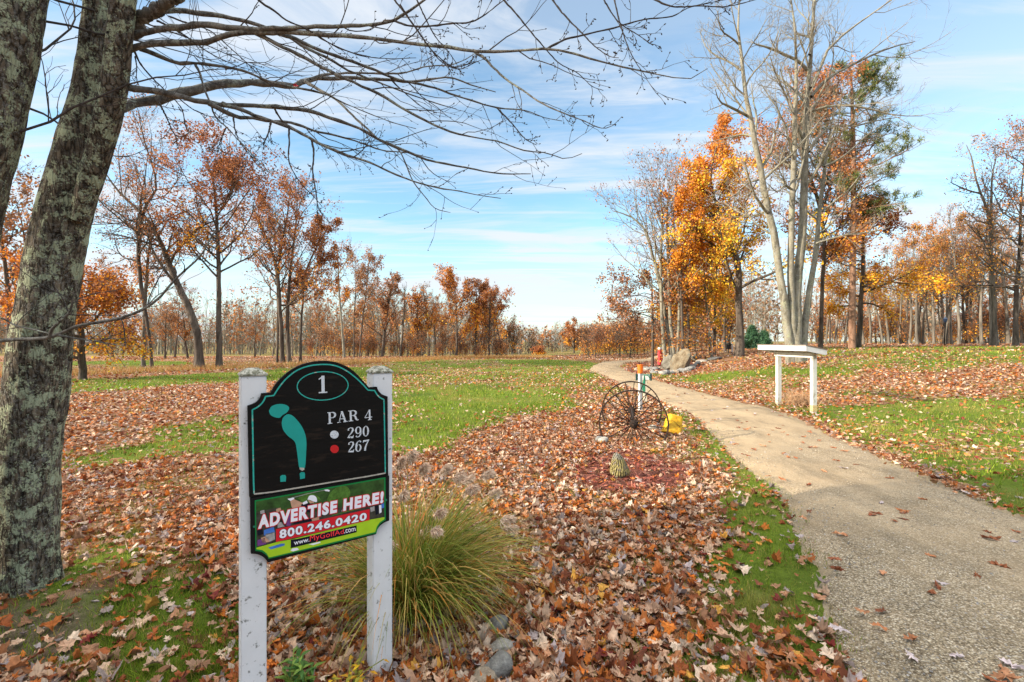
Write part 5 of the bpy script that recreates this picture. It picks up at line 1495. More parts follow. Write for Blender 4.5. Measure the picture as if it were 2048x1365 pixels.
def near_maple():
    r = np.random.default_rng(500)
    e = empty('maple_tree', base1, 'great leaning maple trunk crusted with pale lichen, bare branches reaching over the fairway', 'tree')
    V, Q, n = [], [], 0
    for st, k, amp in ((tr_main, 84, 0.024), (tr_fork, 56, 0.010)):
        s = spline(st, 190)
        v, q = rough_trunk(s[:, :3], np.maximum(s[:, 3], 0.02), k, amp, 61 + k)
        V.append(v); Q.append(q + n); n += len(v)
    link('trunk', np_mesh('trunk', np.concatenate(V), [np.concatenate(Q)], M_BARK_NEAR, True), e)
    w, tw, bud = Wood(), Wood(), Wood()
    LP = [spline(spl_limb(l), 40) for l in limbs]
    P = np.stack([a[:, :3] for a in LP]); R = np.stack([a[:, 3] for a in LP])
    wob = r.normal(size=P.shape) * R[..., None] * 0.16
    P = P + wob
    for i in range(len(P)):
        # each limb its own mesh, as each is a branch one can point to
        v, q = tubes(P[i:i + 1], R[i:i + 1] * (1 + 0.10 * r.normal(size=R[i:i + 1].shape)), 9 if R[i, 0] > 0.008 else 6)
        link('branch', np_mesh('branch', v, [q], M_LIMB if R[i, 0] > 0.008 else M_TWIG, True), e)
    P2, R2, _ = sprout(r, P, np.minimum(R, 0.0075), 7, 0.30, 1.0, (22, 50), lambda t, pl: np.clip(pl * 0.22, 0.12, 0.50) * (1.2 - 0.6 * t), 8, 0.12, 0.02, 0.5, 0.0018, 0.35)
    tw.add(P2, R2, 5)
    P3, R3, _ = sprout(r, P2, R2, 2, 0.3, 0.95, (25, 60), lambda t, pl: np.maximum(pl * 0.4, 0.05), 5, 0.16, 0.06, 0.7, 0.0015, 0.6)
    tw.add(P3, R3, 4)
    tips = np.concatenate([P2[:, -1], P3[:, -1], P3[:, 2]])
    dirs = norm(np.concatenate([P2[:, -1] - P2[:, -2], P3[:, -1] - P3[:, -2], P3[:, 2] - P3[:, 1]]) + r.normal(size=(len(tips), 3)) * 0.02)
    L = (0.008 + 0.008 * r.random(len(tips)))[:, None]
    B = np.stack([tips, tips + dirs * L * 0.5, tips + dirs * L], 1)
    tw.add(B, np.tile(np.array([0.0016, 0.0034, 0.0008]), (len(tips), 1)), 5)
    # upper crown beyond the frame
    hi = np.stack([spline(tr_main[-4:], 14)[:, :3], spline(tr_fork[-4:], 14)[:, :3]]); hr = np.stack([spline(tr_main[-4:], 14)[:, 3], spline(tr_fork[-4:], 14)[:, 3]])
    U1, UR1, _ = sprout(r, hi, hr, 12, 0.1, 1.0, (35, 75), 2.4, 8, 0.14, 0.1, 0.45, 0.01, 0.3)
    U2, UR2, _ = sprout(r, U1, UR1, 8, 0.2, 1.0, (25, 60), 0.9, 6, 0.2, 0.05, 0.6, 0.004, 0.4)
    tw.add(U1, UR1, 6); tw.add(U2, UR2, 4)
    link('twig', tw.mesh('twig', M_TWIG), e)['kind'] = 'stuff'
    # the single red leaf still hanging on
    p = at_depth(590, 172, 3.62) - base1
    m = MB(); q = [Vector((math.cos(a), 0.35 * math.sin(2 * a), math.sin(a))) * rr for a, rr in zip(np.linspace(0, 2 * math.pi, 11)[:-1], [1, .5, .9, .5, .7, .4, .7, .5, .9, .5])]
    m.prism([Vector(p) + x * 0.026 for x in q], (0, 0.001, 0))
    m.build('leaf', plain('red leaf', lin(170, 24, 40), 0.6), e)
near_maple()
def edge_tree():
    r = np.random.default_rng(510)
    d = 2.6
    b = Vector(((-70 - CX) / F * d, d, 0)); b.z = gz(b.x, b.y)
    e = empty('maple_tree', b, 'dark mossy maple trunk cut off by the picture edge beside the lichened trunk', 'tree')
    st = traced([(-118, 1290, 120), (-125, 1150, 98), (-130, 900, 86), (-108, 700, 82), (-82, 520, 80), (-54, 380, 77), (-17, 230, 74), (10, 100, 72), (28, -10, 70), (66, -300, 58), (136, -800, 34)], d, b)
    s = spline(st, 190)
    v, q = rough_trunk(s[:, :3], np.maximum(s[:, 3], 0.03), 72, 0.022, 77)
    link('trunk', np_mesh('trunk', v, [q], M_BARK_NEAR, True), e)
    zE = lambda pts, r0, r1: [(p[0], p[1], r0 + (r1 - r0) * i / (len(pts) - 1)) for i, p in enumerate(pts)]
    c5 = lambda pts: [(x / 4.266, 480 + y / 4.266) for x, y in pts]
    c3 = lambda pts: [(140 + x / 2.529, 240 + y / 2.529) for x, y in pts]
    br = [(zE([(-60, 690), (-25, 686)] + c5([(0, 862), (150, 850), (420, 832), (560, 780), (640, 742), (870, 700), (1050, 660), (1230, 590), (1365, 490)]) + c3([(520, 820), (600, 745), (660, 690), (700, 620), (735, 560)]), 4.2, 1.2), 2.55, 2.35),
          (zE(c5([(420, 832), (440, 770), (520, 690), (590, 620), (615, 540), (612, 490)]), 3.2, 1.6), 2.46, 2.35), (zE(c5([(500, 815), (700, 850), (850, 872), (1000, 898)]), 2.2, 1.0), 2.48, 2.55),
          (zE(c3([(230, 1010), (300, 985), (390, 940), (440, 890), (520, 850)]), 1.6, 0.8), 2.45, 2.5), (zE(c5([(420, 800), (300, 770), (130, 730), (40, 680), (-80, 640)]), 1.4, 1.8), 2.5, 2.6)]
    P = np.stack([spline(np.array([(*(at_depth(x, y, d0 + (d1 - d0) * i / (len(p) - 1)) - b), rr / F * d0) for i, (x, y, rr) in enumerate(p)]), 26) for p, d0, d1 in br])
    for i in range(len(P)):
        v, q = tubes(P[i:i + 1, :, :3], P[i:i + 1, :, 3], 7)
        link('branch', np_mesh('branch', v, [q], M_LIMB, True), e)
    tw = Wood()
    # upper limbs and the fine twigs between the two trunks
    up = spline(st[5:], 20)
    U1, UR1, _ = sprout(r, up[None, :, :3], up[None, :, 3], 12, 0.05, 0.95, (45, 80), 1.5, 10, 0.12, 0.02, 0.06, 0.004, 0.25, pref=np.array([0.4, 1.0, 0.1]))
    U2, UR2, _ = sprout(r, U1, UR1, 7, 0.2, 1.0, (25, 60), 0.6, 7, 0.16, 0.03, 0.5, 0.0025, 0.5)
    U3, UR3, _ = sprout(r, U2, UR2, 4, 0.2, 1.0, (25, 60), 0.22, 5, 0.16, 0.03, 0.6, 0.0015, 0.6)
    tw.add(U1, UR1, 6); tw.add(U2, UR2, 5); tw.add(U3, UR3, 4)
    P2, R2, _ = sprout(r, P[:, :, :3], P[:, :, 3], 5, 0.4, 1.0, (25, 55), 0.22, 6, 0.14, 0.02, 0.5, 0.0014, 0.6)
    tw.add(P2, R2, 4)
    link('twig', tw.mesh('twig', M_TWIG), e)['kind'] = 'stuff'
edge_tree()
# ------------------------------------------------------------------ the trees one can tell apart
def tree_from_photo(seed, px, py, d, stems, spec, label, cat='tree', dy=0.0, name='tree', group=None, extra=None, edy=2.0):
    base = Vector(((px - CX) / F * d, d, 0)); base.z = gz(base.x, base.y)
    rr = np.random.default_rng(seed)
    S = []
    for st in stems:
        a = traced(st, d, base, rr.normal(0, 0.4) + dy)
        a[0, 2] = min(a[0, 2], -0.15)
        S.append(a)
    sp = dict(spec)
    if extra:
        sp['extra'] = [traced(e, d, base, rr.normal(0, edy)) for e in extra]
    t, c = make_tree(seed, S, sp)
    plant(name, base, t, c, label, cat, group)
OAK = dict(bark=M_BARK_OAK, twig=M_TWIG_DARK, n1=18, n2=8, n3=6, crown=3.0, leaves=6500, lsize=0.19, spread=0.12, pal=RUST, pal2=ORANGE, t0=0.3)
def spec(**k):
    s = dict(OAK); s.update(k); return s
z3 = lambda pts: zoomed(pts, 140, 240, 2.529)
# --- beyond the fairway on the sign's side
tree_from_photo(101, 165, 752, 19.5, [[(165, 752, 9), (163, 680, 8), (158, 600, 6), (165, 545, 3)]],
    spec(crown=2.2, n1=20, t0=0.22, up1=0.0, a1=(55, 85), leaves=8500, lsize=0.15, pal=REDBR + ORANGE[:2], pal2=[ORANGE[0], YELLOW[0], RUST[1]], grad=(0.3, 0.6), gap=0.3),
    'low spreading oak thick with rust orange leaves close behind the lichened trunk', name='oak_tree')
tree_from_photo(102, 287, 734, 29, [[(287, 734, 4.5), (289, 620, 4), (296, 520, 3), (306, 440, 1.5)]],
    spec(crown=1.6, n1=16, n2=5, leaves=1700, bark=M_BARK_GREY, t0=0.4, up1=0.25, lsize=0.16, pal=RUST),
    'thin pale trunk with a few rusty leaves between the low oak and the leaning oak', name='oak_tree')
tree_from_photo(103, 400, 737, 27, [z3([(655, 1240, 26), (640, 1060, 21), (575, 900, 19), (525, 790, 17), (470, 650, 14), (410, 530, 11), (340, 450, 9), (250, 370, 7), (180, 270, 4)]),
        z3([(415, 520, 9), (403, 400, 8), (440, 340, 6), (415, 230, 5), (375, 100, 4), (345, -40, 2)])],
    spec(crown=3.1, n1=19, n2=8, n3=6, leaves=2700, t0=0.38, up1=0.10, a1=(30, 65), lsize=0.15, pal=RUST, pal2=REDBR, gap=0.42),
    'old dark oak with a strongly leaning trunk, mostly bare with sparse rusty leaves', name='oak_tree',
    extra=[z3([(545, 670, 7), (590, 600, 6), (660, 540, 5), (760, 500, 4), (840, 440, 2)]), z3([(460, 640, 6), (380, 620, 5), (280, 590, 4), (180, 570, 2)])])
tree_from_photo(104, 438, 733, 27.5, [z3([(755, 1235, 17), (752, 1000, 14), (752, 800, 12), (746, 600, 10), (740, 480, 8), (735, 380, 6), (715, 280, 4), (690, 190, 2)])],
    spec(crown=3.3, n1=30, n2=8, n3=6, leaves=7600, t0=0.42, lsize=0.17, pal=REDBR, pal2=ORANGE, grad=(0.45, 0.72), gap=0.42, up1=0.10, a1=(40, 75)),
    'tall straight oak, red brown on top and golden lower down, beside the leaning oak', name='oak_tree')
tree_from_photo(105, 566, 718, 35, [z3([(1075, 1215, 13), (1062, 950, 11), (1045, 760, 9), (1012, 640, 6), (955, 520, 5), (925, 440, 2)]),
        z3([(1110, 1215, 12), (1100, 1000, 9), (1118, 740, 7), (1140, 560, 5), (1150, 400, 2)]), z3([(1048, 760, 6), (1075, 600, 5), (1100, 480, 4), (1112, 350, 2)])],
    spec(crown=3.3, n1=18, n2=7, n3=6, leaves=6200, t0=0.32, lsize=0.19, pal=RUST + REDBR, pal2=ORANGE, grad=(0.2, 0.55), gap=0.40, up1=0.16),
    'twin stemmed oak with amber lower leaves and a thin brown top above the sign', name='oak_tree')
tree_from_photo(106, 601, 718, 37, [z3([(1165, 1210, 7), (1175, 950, 6), (1200, 750, 5), (1250, 640, 4), (1300, 550, 2)])],
    spec(crown=2.2, n1=14, n2=6, leaves=4200, t0=0.30, lsize=0.2, pal=RUST, pal2=ORANGE[1:2] + REDBR, gap=0.35),
    'slim rust leaved oak bending away from the twin stemmed oak', name='oak_tree')
z4 = lambda pts: zoomed(pts, 600, 480, 3.103)
tree_from_photo(107, 688, 716, 44, [z4([(275, 735, 9), (262, 560, 7), (245, 360, 6), (238, 200, 4), (232, 60, 2)])],
    spec(crown=2.0, n1=12, n2=5, n3=4, leaves=700, bark=M_BARK_PALE, t0=0.45, lsize=0.2, up1=0.3, pal=RUST, bare_top=0.75), 'nearly bare pale trunked tree with open top at the wood edge', name='maple_tree',
    extra=[z4([(240, 210, 4), (290, 130, 3), (350, 50, 1.5)])])
tree_from_photo(108, 712, 717, 47, [z4([(335, 720, 5), (335, 500, 4), (345, 320, 3), (345, 130, 1.2)]), z4([(368, 735, 5), (388, 500, 4), (415, 280, 3), (430, 120, 1.2)])],
    spec(crown=2.0, n1=16, n2=6, n3=5, leaves=3600, t0=0.3, lsize=0.2, pal=RUST + BROWN, pal2=ORANGE[:2] + YELLOW[:1] + RUST, grad=(0.1, 0.55), gap=0.4, up1=0.25),
    'pair of slender stems with thin brown tops and orange lower leaves at the wood edge', name='oak_tree')
tree_from_photo(109, 775, 718, 52, [[(764, 718, 3), (772, 640, 3), (780, 590, 2), (786, 560, 1)]],
    spec(crown=2.3, n1=18, n2=6, n3=5, leaves=2310, t0=0.22, lsize=0.24, pal=REDBR + BROWN, pal2=RUST, gap=0.35, up1=0.2), 'brown red bushy tree with a narrow peak at the wood edge', name='oak_tree')
tree_from_photo(110, 806, 718, 54, [[(800, 718, 2.4), (806, 650, 2), (810, 574, 0.9)]],
    spec(crown=1.3, n1=14, n2=5, n3=4, leaves=0, bark=M_BARK_GREY, t0=0.4, up1=0.4), 'thin leafless pole of a tree rising between the brown and the yellow orange trees', name='maple_tree')
tree_from_photo(111, 835, 718, 55, [[(836, 718, 3), (835, 660, 2.4), (834, 602, 1)]],
    spec(crown=2.3, n1=18, n2=6, n3=5, leaves=1980, t0=0.25, lsize=0.25, pal=RUST + ORANGE[:2], pal2=YELLOW[1:3] + ORANGE, gap=0.36, up1=0.2), 'yellow orange tree in the middle of the wood edge', name='oak_tree')
tree_from_photo(112, 858, 719, 56, [[(858, 719, 2.6), (856, 650, 2), (846, 578, 0.9)]],
    spec(crown=1.7, n1=16, n2=6, n3=5, leaves=600, bark=M_BARK_PALE, twig=M_TWIG_PALE, t0=0.3, up1=0.4, pal=BROWN, lsize=0.2), 'leafless pale brushy tree beside the large orange oak of the wood edge', name='maple_tree')
tree_from_photo(113, 913, 719, 52, [z4([(972, 735, 8), (973, 560, 6), (968, 400, 4), (958, 250, 1.5)])],
    spec(crown=2.9, n1=24, n2=7, n3=6, leaves=4675, t0=0.18, lsize=0.23, pal=RUST + ORANGE[:2], pal2=ORANGE + RUST, gap=0.38, up1=0.12), 'large full orange oak near the end of the wood edge', name='oak_tree')
tree_from_photo(114, 951, 719, 53, [z4([(1090, 735, 7), (1092, 540, 5), (1096, 290, 1.5)])],
    spec(crown=2.0, n1=18, n2=6, n3=5, leaves=1980, t0=0.3, lsize=0.23, pal=RUST, gap=0.42, up1=0.2), 'tall narrow rusty oak between two fuller oaks at the wood edge', name='oak_tree')
tree_from_photo(115, 978, 719, 52, [z4([(1172, 735, 7), (1176, 520, 5), (1180, 320, 1.5)])],
    spec(crown=2.5, n1=22, n2=7, n3=6, leaves=3575, t0=0.2, lsize=0.23, pal=REDBR + RUST, gap=0.36, up1=0.05), 'round headed red brown oak at the very end of the wood edge', name='oak_tree')
tree_from_photo(116, 1015, 720, 60, [[(1012, 720, 2), (1015, 690, 1.6), (1020, 655, 0.8)], [(1022, 720, 2), (1026, 690, 1.6), (1030, 662, 0.8)]],
    spec(crown=2.1, n1=15, n2=6, n3=5, leaves=700, bark=M_BARK_PALE, twig=M_TWIG_PALE, t0=0.2, up1=0.35, pal=BROWN + RUST, lsize=0.25), 'small tan leafless tree past the last oak of the wood edge', name='maple_tree')
tree_from_photo(117, 1148, 722, 72, [[(1148, 722, 1.8), (1148, 695, 1.6), (1147, 664, 0.8)]],
    spec(crown=2.5, n1=18, n2=6, n3=5, leaves=3000, t0=0.35, lsize=0.28, pal=RUST + REDBR, gap=0.32, a1=(55, 80)), 'lone round rusty tree standing where the fairway dips', name='oak_tree')
tree_from_photo(118, 1078, 720, 78, [[(1078, 722, 1.2), (1078, 712, 1), (1078, 702, 0.6)]],
    spec(crown=1.25, n1=16, n2=5, n3=5, leaves=1600, t0=0.1, lsize=0.25, pal=REDBR, gap=0.2), 'small round red bush on the far edge of the fairway', 'bush', name='bush')

# --- behind the cart path
zr = lambda pts: zoomed(pts, 1180, 200, 2.528)
tree_from_photo(201, 1345, 703, 26.5, [zr([(418, 1275, 10), (385, 1100, 9), (350, 930, 8), (320, 800, 7), (280, 660, 5), (205, 590, 4), (110, 560, 1.5)]),
        zr([(430, 1270, 10), (402, 1050, 9), (396, 850, 8), (390, 600, 5), (402, 430, 2)]), zr([(440, 1265, 9), (450, 1000, 7), (440, 850, 5), (425, 600, 3), (440, 450, 1.5)]),
        zr([(382, 1255, 11), (362, 1050, 9), (358, 800, 7), (365, 600, 5), (350, 380, 2)])],
    spec(crown=3.0, n1=12, n2=7, n3=5, leaves=1500, bark=M_BARK_PALE, twig=M_TWIG_DARK, t0=0.36, a1=(25, 60), up1=0.16, lsize=0.14, pal=BROWN + REDBR, gap=0.3),
    'cluster of grey stems with thin brown leaves rising behind the large boulder', name='maple_tree')
tree_from_photo(202, 1304, 712, 28, [zr([(316, 1290, 8), (316, 1100, 6), (312, 900, 3)])],
    spec(crown=3.0, n1=22, n2=6, n3=6, leaves=5200, t0=0.3, up1=-0.02, a1=(65, 90), lsize=0.17, pal=REDBR + BROWN, pal2=RUST + ORANGE[:1], grad=(0.2, 0.5), gap=0.34),
    'low oak with level branches of reddish brown leaves where the path bends', name='oak_tree')
tree_from_photo(203, 1477, 710, 25.5, [zr([(752, 1290, 24), (756, 1100, 19), (752, 950, 17), (742, 800, 14), (700, 690, 11), (650, 560, 8), (610, 400, 6), (640, 240, 4), (690, 120, 2)])],
    spec(crown=3.7, shape='cone', n1=30, n2=8, n3=6, leaves=11500, t0=0.26, lsize=0.17, pal=[RUST[1], ORANGE[1], ORANGE[0], ORANGE[3], RUST[3]], pal2=ORANGE[:3] + YELLOW, grad=(0.4, 1.0), gap=0.40, up1=0.06),
    'biggest orange oak with a stout trunk beside the shelter, gold leaves low down', name='oak_tree',
    extra=[zr([(735, 790, 8), (640, 740, 6), (560, 700, 4), (450, 650, 2)]), zr([(690, 680, 7), (580, 560, 6), (520, 420, 4), (500, 300, 2)]), zr([(745, 850, 7), (650, 950, 4), (520, 1010, 2)])])
tree_from_photo(204, 1421, 708, 27, [zr([(612, 1292, 9), (600, 1130, 7), (580, 950, 5), (572, 750, 2)])],
    spec(crown=2.2, n1=16, n2=6, n3=6, leaves=5200, bark=M_BARK_PALE, t0=0.25, up1=0.0, a1=(60, 88), lsize=0.16, pal=ORANGE + YELLOW[:1], pal2=YELLOW[:3], gap=0.36),
    'slim leaning pale trunk under bright yellow leaves beside the biggest oak', name='maple_tree')
tree_from_photo(205, 1431, 705, 30, [zr([(629, 1285, 8), (631, 1100, 7), (640, 850, 4), (650, 650, 2)])],
    spec(crown=2.3, n1=14, n2=6, n3=5, leaves=3600, t0=0.35, lsize=0.18, pal=ORANGE, pal2=YELLOW, gap=0.36), 'straight dark trunk next to the slim leaning pale trunk', name='maple_tree')
tree_from_photo(206, 1377, 706, 27.5, [zr([(502, 1292, 8), (496, 1100, 7), (490, 950, 5), (485, 760, 2)])],
    spec(crown=1.6, n1=16, n2=6, n3=6, leaves=3800, t0=0.34, lsize=0.17, pal=ORANGE[:3] + RUST[:2], pal2=ORANGE + YELLOW[:1], gap=0.38), 'orange leaved tree rising just behind the large boulder', name='oak_tree')
tree_from_photo(207, 1366, 705, 25.5, [zr([(470, 1270, 8), (467, 1150, 7), (462, 900, 5), (490, 650, 4), (520, 420, 2)])],
    spec(crown=1.5, n1=18, n2=7, n3=6, leaves=4600, t0=0.38, lsize=0.17, pal=[ORANGE[1], RUST[1], ORANGE[3], ORANGE[0]], pal2=ORANGE, gap=0.42, up1=0.08),
    'tall orange gold tree over the boulder at the edge of the open sky', name='oak_tree')
tree_from_photo(208, 1450, 700, 33, [[(1450, 700, 3.0), (1449, 640, 2.6), (1455, 560, 2)]],
    spec(crown=2.0, n1=12, n2=5, n3=5, leaves=1500, t0=0.35, lsize=0.18, pal=ORANGE + BROWN, gap=0.36), 'thin grey stem in the gap just before the stout oak trunk', name='maple_tree')
# silver maple of four pale stems behind the shelter
z5 = lambda pts: zoomed(pts, 1150, 0, 1.796)
z8 = lambda pts: zoomed(pts, 1350, 0, 2.73)
mp_ext = [z8([(722, 385, 11), (680, 340, 10), (600, 300, 8), (520, 265, 7), (435, 240, 3)]), z8([(735, 300, 9), (745, 210, 7), (700, 195, 6), (655, 190, 3)]),
    z8([(745, 480, 11), (790, 380, 9), (830, 280, 8), (920, 190, 7), (1020, 115, 5), (1170, 10, 4), (1260, -60, 2)]),
    z8([(742, 530, 11), (820, 440, 9), (930, 375, 8), (1060, 310, 7), (1180, 260, 5), (1310, 228, 2)]),
    z8([(735, 610, 9), (820, 585, 8), (930, 575, 8), (1060, 595, 6), (1200, 630, 4), (1350, 635, 2)]),
    z8([(730, 830, 11), (790, 740, 9), (860, 690, 8), (980, 690, 6), (1100, 660, 4), (1230, 640, 2)]),
    z8([(405, 640, 9), (350, 610, 8), (290, 580, 7), (240, 550, 4), (220, 490, 2)]), z8([(360, 385, 7), (300, 340, 6), (230, 310, 5), (170, 260, 3), (135, 170, 1.5)]),
    z8([(355, 250, 6), (310, 210, 5), (250, 160, 4), (232, 60, 1.5)]), z8([(430, 750, 6), (380, 735, 5), (300, 750, 4), (180, 780, 1.5)]),
    z8([(815, 910, 8), (880, 880, 6), (950, 830, 5), (1050, 740, 4), (1180, 660, 1.5)]), z8([(640, 1040, 7), (600, 1010, 6), (560, 1050, 4), (500, 1000, 1.5)]),
    z8([(470, 980, 6), (400, 1000, 5), (300, 1080, 3), (220, 1060, 1.2)]), z8([(500, 1150, 6), (420, 1180, 4), (330, 1150, 3), (250, 1090, 1.2)]),
    z8([(540, 1290, 6), (440, 1220, 5), (380, 1150, 3), (300, 1050, 1.2)]), z8([(770, 1330, 6), (900, 1290, 5), (1050, 1270, 4), (1180, 1240, 2)]),
    z8([(850, 780, 6), (880, 740, 4), (900, 600, 3), (920, 450, 1.2)]), z8([(620, 560, 6), (580, 470, 5), (540, 380, 4), (520, 310, 2)])]
tree_from_photo(210, 1590, 727, 18.5, [
    z5([(778, 1300, 19), (765, 1200, 17), (745, 1050, 15), (718, 860, 14), (690, 740, 13), (665, 600, 11), (640, 480, 10), (615, 350, 8), (598, 200, 6), (585, 90, 4), (600, -60, 2)]),
    z5([(790, 1300, 17), (782, 1180, 15), (775, 1000, 13), (776, 850, 12), (785, 650, 11), (790, 450, 9), (795, 250, 6), (790, 100, 4), (765, -60, 2)]),
    z5([(800, 1300, 27), (793, 1200, 22), (803, 1000, 18), (815, 850, 16), (825, 650, 14), (830, 450, 12), (840, 300, 9), (850, 150, 7), (862, -20, 5), (875, -120, 2)]),
    z5([(815, 1300, 17), (825, 1180, 14), (842, 1050, 12), (866, 900, 10), (880, 750, 8), (898, 600, 7), (915, 480, 4), (935, 380, 2)])],
    spec(crown=2.2, n1=11, n2=6, n3=6, leaves=0, bark=M_BARK_PALE, twig=M_TWIG_PALE, t0=0.40, a1=(25, 60), up1=0.10, c1=0.10, c2=0.12, c3=0.12, rmin=0.0055, n4=2, flare=1.25, k0=14),
    'bare maple of four tall pale stems rising right behind the shelter', name='maple_tree', extra=mp_ext, edy=1.2)
# oaks behind the bare maple
tree_from_photo(211, 1640, 700, 28, [[(1641, 700, 4.5), (1645, 560, 4), (1648, 470, 4), (1630, 380, 3.5), (1600, 300, 3), (1610, 215, 2)]],
    spec(crown=3.6, n1=26, n2=8, n3=6, leaves=9500, t0=0.34, lsize=0.17, pal=REDBR + RUST, pal2=ORANGE + RUST[:2], grad=(0.2, 0.6), gap=0.42), 'red brown oak showing between the pale maple stems', name='oak_tree')
tree_from_photo(212, 1722, 698, 29, [[(1716, 698, 6), (1722, 600, 5), (1726, 520, 4), (1722, 420, 2)]],
    spec(crown=2.6, n1=22, n2=7, n3=6, leaves=8500, t0=0.30, up1=-0.02, a1=(65, 90), lsize=0.17, pal=REDBR[:2] + RUST[:3], pal2=ORANGE + YELLOW[:2], grad=(0.45, 0.7), gap=0.36, lflat=0.4), 'oak with level tiers of orange and gold leaves around the pine trunk', name='oak_tree')
def pine(seed, px, py, d, top, label):
    r = np.random.default_rng(seed)
    base = Vector(((px - CX) / F * d, d, 0)); base.z = gz(base.x, base.y)
    st = traced([(px, py, 8), (px + 1, 560, 7), (px + 3, 400, 6), (px + 2, 270, 5), (px - 2, top + 10, 2)], d, base)
    st[0, 2] = -0.15
    w, tw = Wood(), Wood()
    P0 = spline(st, 16)[None, :, :3]; R0 = spline(st, 16)[None, :, 3]
    w.add(P0, R0, 12)
    H = P0[0, -1, 2]
    def ln(t, pl): 
        vv = np.clip((t - 0.42) / 0.58, 0, 1)
        return 2.9 * np.interp(vv, [0, 0.2, 0.45, 0.7, 1.0], [0.40, 0.85, 1.0, 0.85, 0.25])
    P1, R1, _ = sprout(r, P0, R0, 48, 0.45, 0.99, (62, 88), ln, 8, 0.10, 0.03, 0.34, 0.014, 0.3)
    w.add(P1, R1, 6)
    P2, R2, _ = sprout(r, P1, R1, 8, 0.3, 1.0, (25, 55), lambda t, pl: np.maximum(pl * 0.34, 0.3), 5, 0.16, 0.12, 0.6, 0.008, 0.4)
    tw.add(P2, R2, 4)
    # needle tufts: bursts of thin needles at shoot ends
    tips = np.concatenate([P2[:, -1], P2[:, -2], P2[:, 2], P1[:, -1]])
    tips = tips[r.random(len(tips)) < 0.48]
    per = 30
    c = np.repeat(tips, per, 0); n = len(c)
    dv = norm(r.normal(size=(n, 3)) + np.array([0, 0, 0.5])); L = (0.20 + 0.16 * r.random(n))[:, None]
    side = norm(np.cross(dv, r.normal(size=(n, 3)))) * 0.016
    c = c + r.normal(size=(n, 3)) * 0.07
    V = np.stack([c - side, c + side, c + dv * L], 1).reshape(-1, 3)
    lv = np.arange(n * 3).reshape(n, 3)
    pal = np.array([lin(82, 98, 50), lin(104, 114, 58), lin(62, 80, 44), lin(120, 120, 66)])
    colr = np.repeat(pal[r.integers(0, 4, n)] * (0.7 + 0.6 * r.random((n, 1))), 3, 0)
    tv = np.concatenate(tw.V); tq = np.concatenate(tw.Q)
    me = np_mesh('crown', np.concatenate([tv, V]), [tq, lv + len(tv)], [M_TWIG_DARK, M_NEEDLE], True, np.concatenate([np.full((len(tv), 3), .1), colr]), np.concatenate([np.zeros(len(tq)), np.ones(len(lv))]))
    plant('pine_tree', base, w.mesh('trunk', M_BARK_PINE), me, label, 'tree')
pine(220, 1704, 697, 26.5, 130, 'tall pine with a reddish trunk and dark green needle tufts')
def spruce(seed, px, py, d, top, halfw, label):
    r = np.random.default_rng(seed)
    base = Vector(((px - CX) / F * d, d, 0)); base.z = gz(base.x, base.y)
    H = CAM_H - (top - CY) / F * d - base.z
    rad = halfw / F * d
    w = Wood(); st = np.array([[0, 0, -0.2, 0.09], [0, 0, H * 0.5, 0.06], [0, 0, H, 0.01]])
    P0 = spline(st, 10)[None, :, :3]; R0 = spline(st, 10)[None, :, 3]
    w.add(P0, R0, 8)
    P1, R1, t1 = sprout(r, P0, R0, 90, 0.06, 0.99, (75, 100), lambda t, pl: 1.25 * rad * (1.05 - t) + 0.05, 6, 0.05, 0.03, 0.3, 0.008, 0.3)
    w.add(P1, R1, 4)
    n = 5200
    i = r.integers(0, len(P1), n); tt = np.sqrt(r.random(n)) * 4.99; k = tt.astype(int)
    p = P1[i, k] + (P1[i, np.minimum(k + 1, 5)] - P1[i, k]) * (tt - k)[:, None] + r.normal(size=(n, 3)) * np.array([0.07, 0.07, 0.05])
    dv = norm((P1[i, -1] - P1[i, 0]) + r.normal(size=(n, 3)) * 0.9 + np.array([0, 0, -0.25])) ; L = (0.12 + 0.16 * r.random(n))[:, None]
    side = norm(np.cross(dv, r.normal(size=(n, 3)))) * 0.022
    V = np.stack([p - side, p + side, p + dv * L], 1).reshape(-1, 3)
    pal = np.array([lin(58, 98, 72), lin(74, 116, 84), lin(46, 80, 60), lin(88, 126, 84)])
    colr = np.repeat(pal[r.integers(0, 4, n)] * (0.6 + 0.6 * r.random((n, 1))), 3, 0)
    me = np_mesh('crown', V, [np.arange(n * 3).reshape(n, 3)], M_NEEDLE, False, colr)
    plant('spruce_tree', base, w.mesh('trunk', M_BARK_OAK), me, label, 'tree')
spruce(231, 1504, 712, 36, 653, 20, 'taller blue green spruce beside the stout oak trunk')
spruce(232, 1528, 712, 38, 664, 13, 'shorter green spruce next to the taller spruce')
zc_ = lambda pts: zoomed(pts, 1640, 240, 2.73)
tree_from_photo(213, 1992, 690, 31, [zc_([(955, 1228, 20), (948, 1000, 15), (936, 750, 13), (931, 560, 11), (900, 460, 8), (852, 330, 6), (825, 200, 4), (800, 140, 2)]),
        zc_([(932, 500, 8), (936, 400, 7), (940, 300, 5), (962, 190, 3), (950, 140, 1.5)])],
    spec(crown=1.7, n1=12, n2=6, n3=5, leaves=700, bark=M_BARK_GREY, t0=0.32, up1=0.2, lsize=0.15, pal=BROWN + RUST, gap=0.36), 'tall bare dark tree with a forked top standing alone before the wood', name='oak_tree',
    extra=[zc_([(880, 405, 6), (790, 378, 5), (710, 340, 2)])])
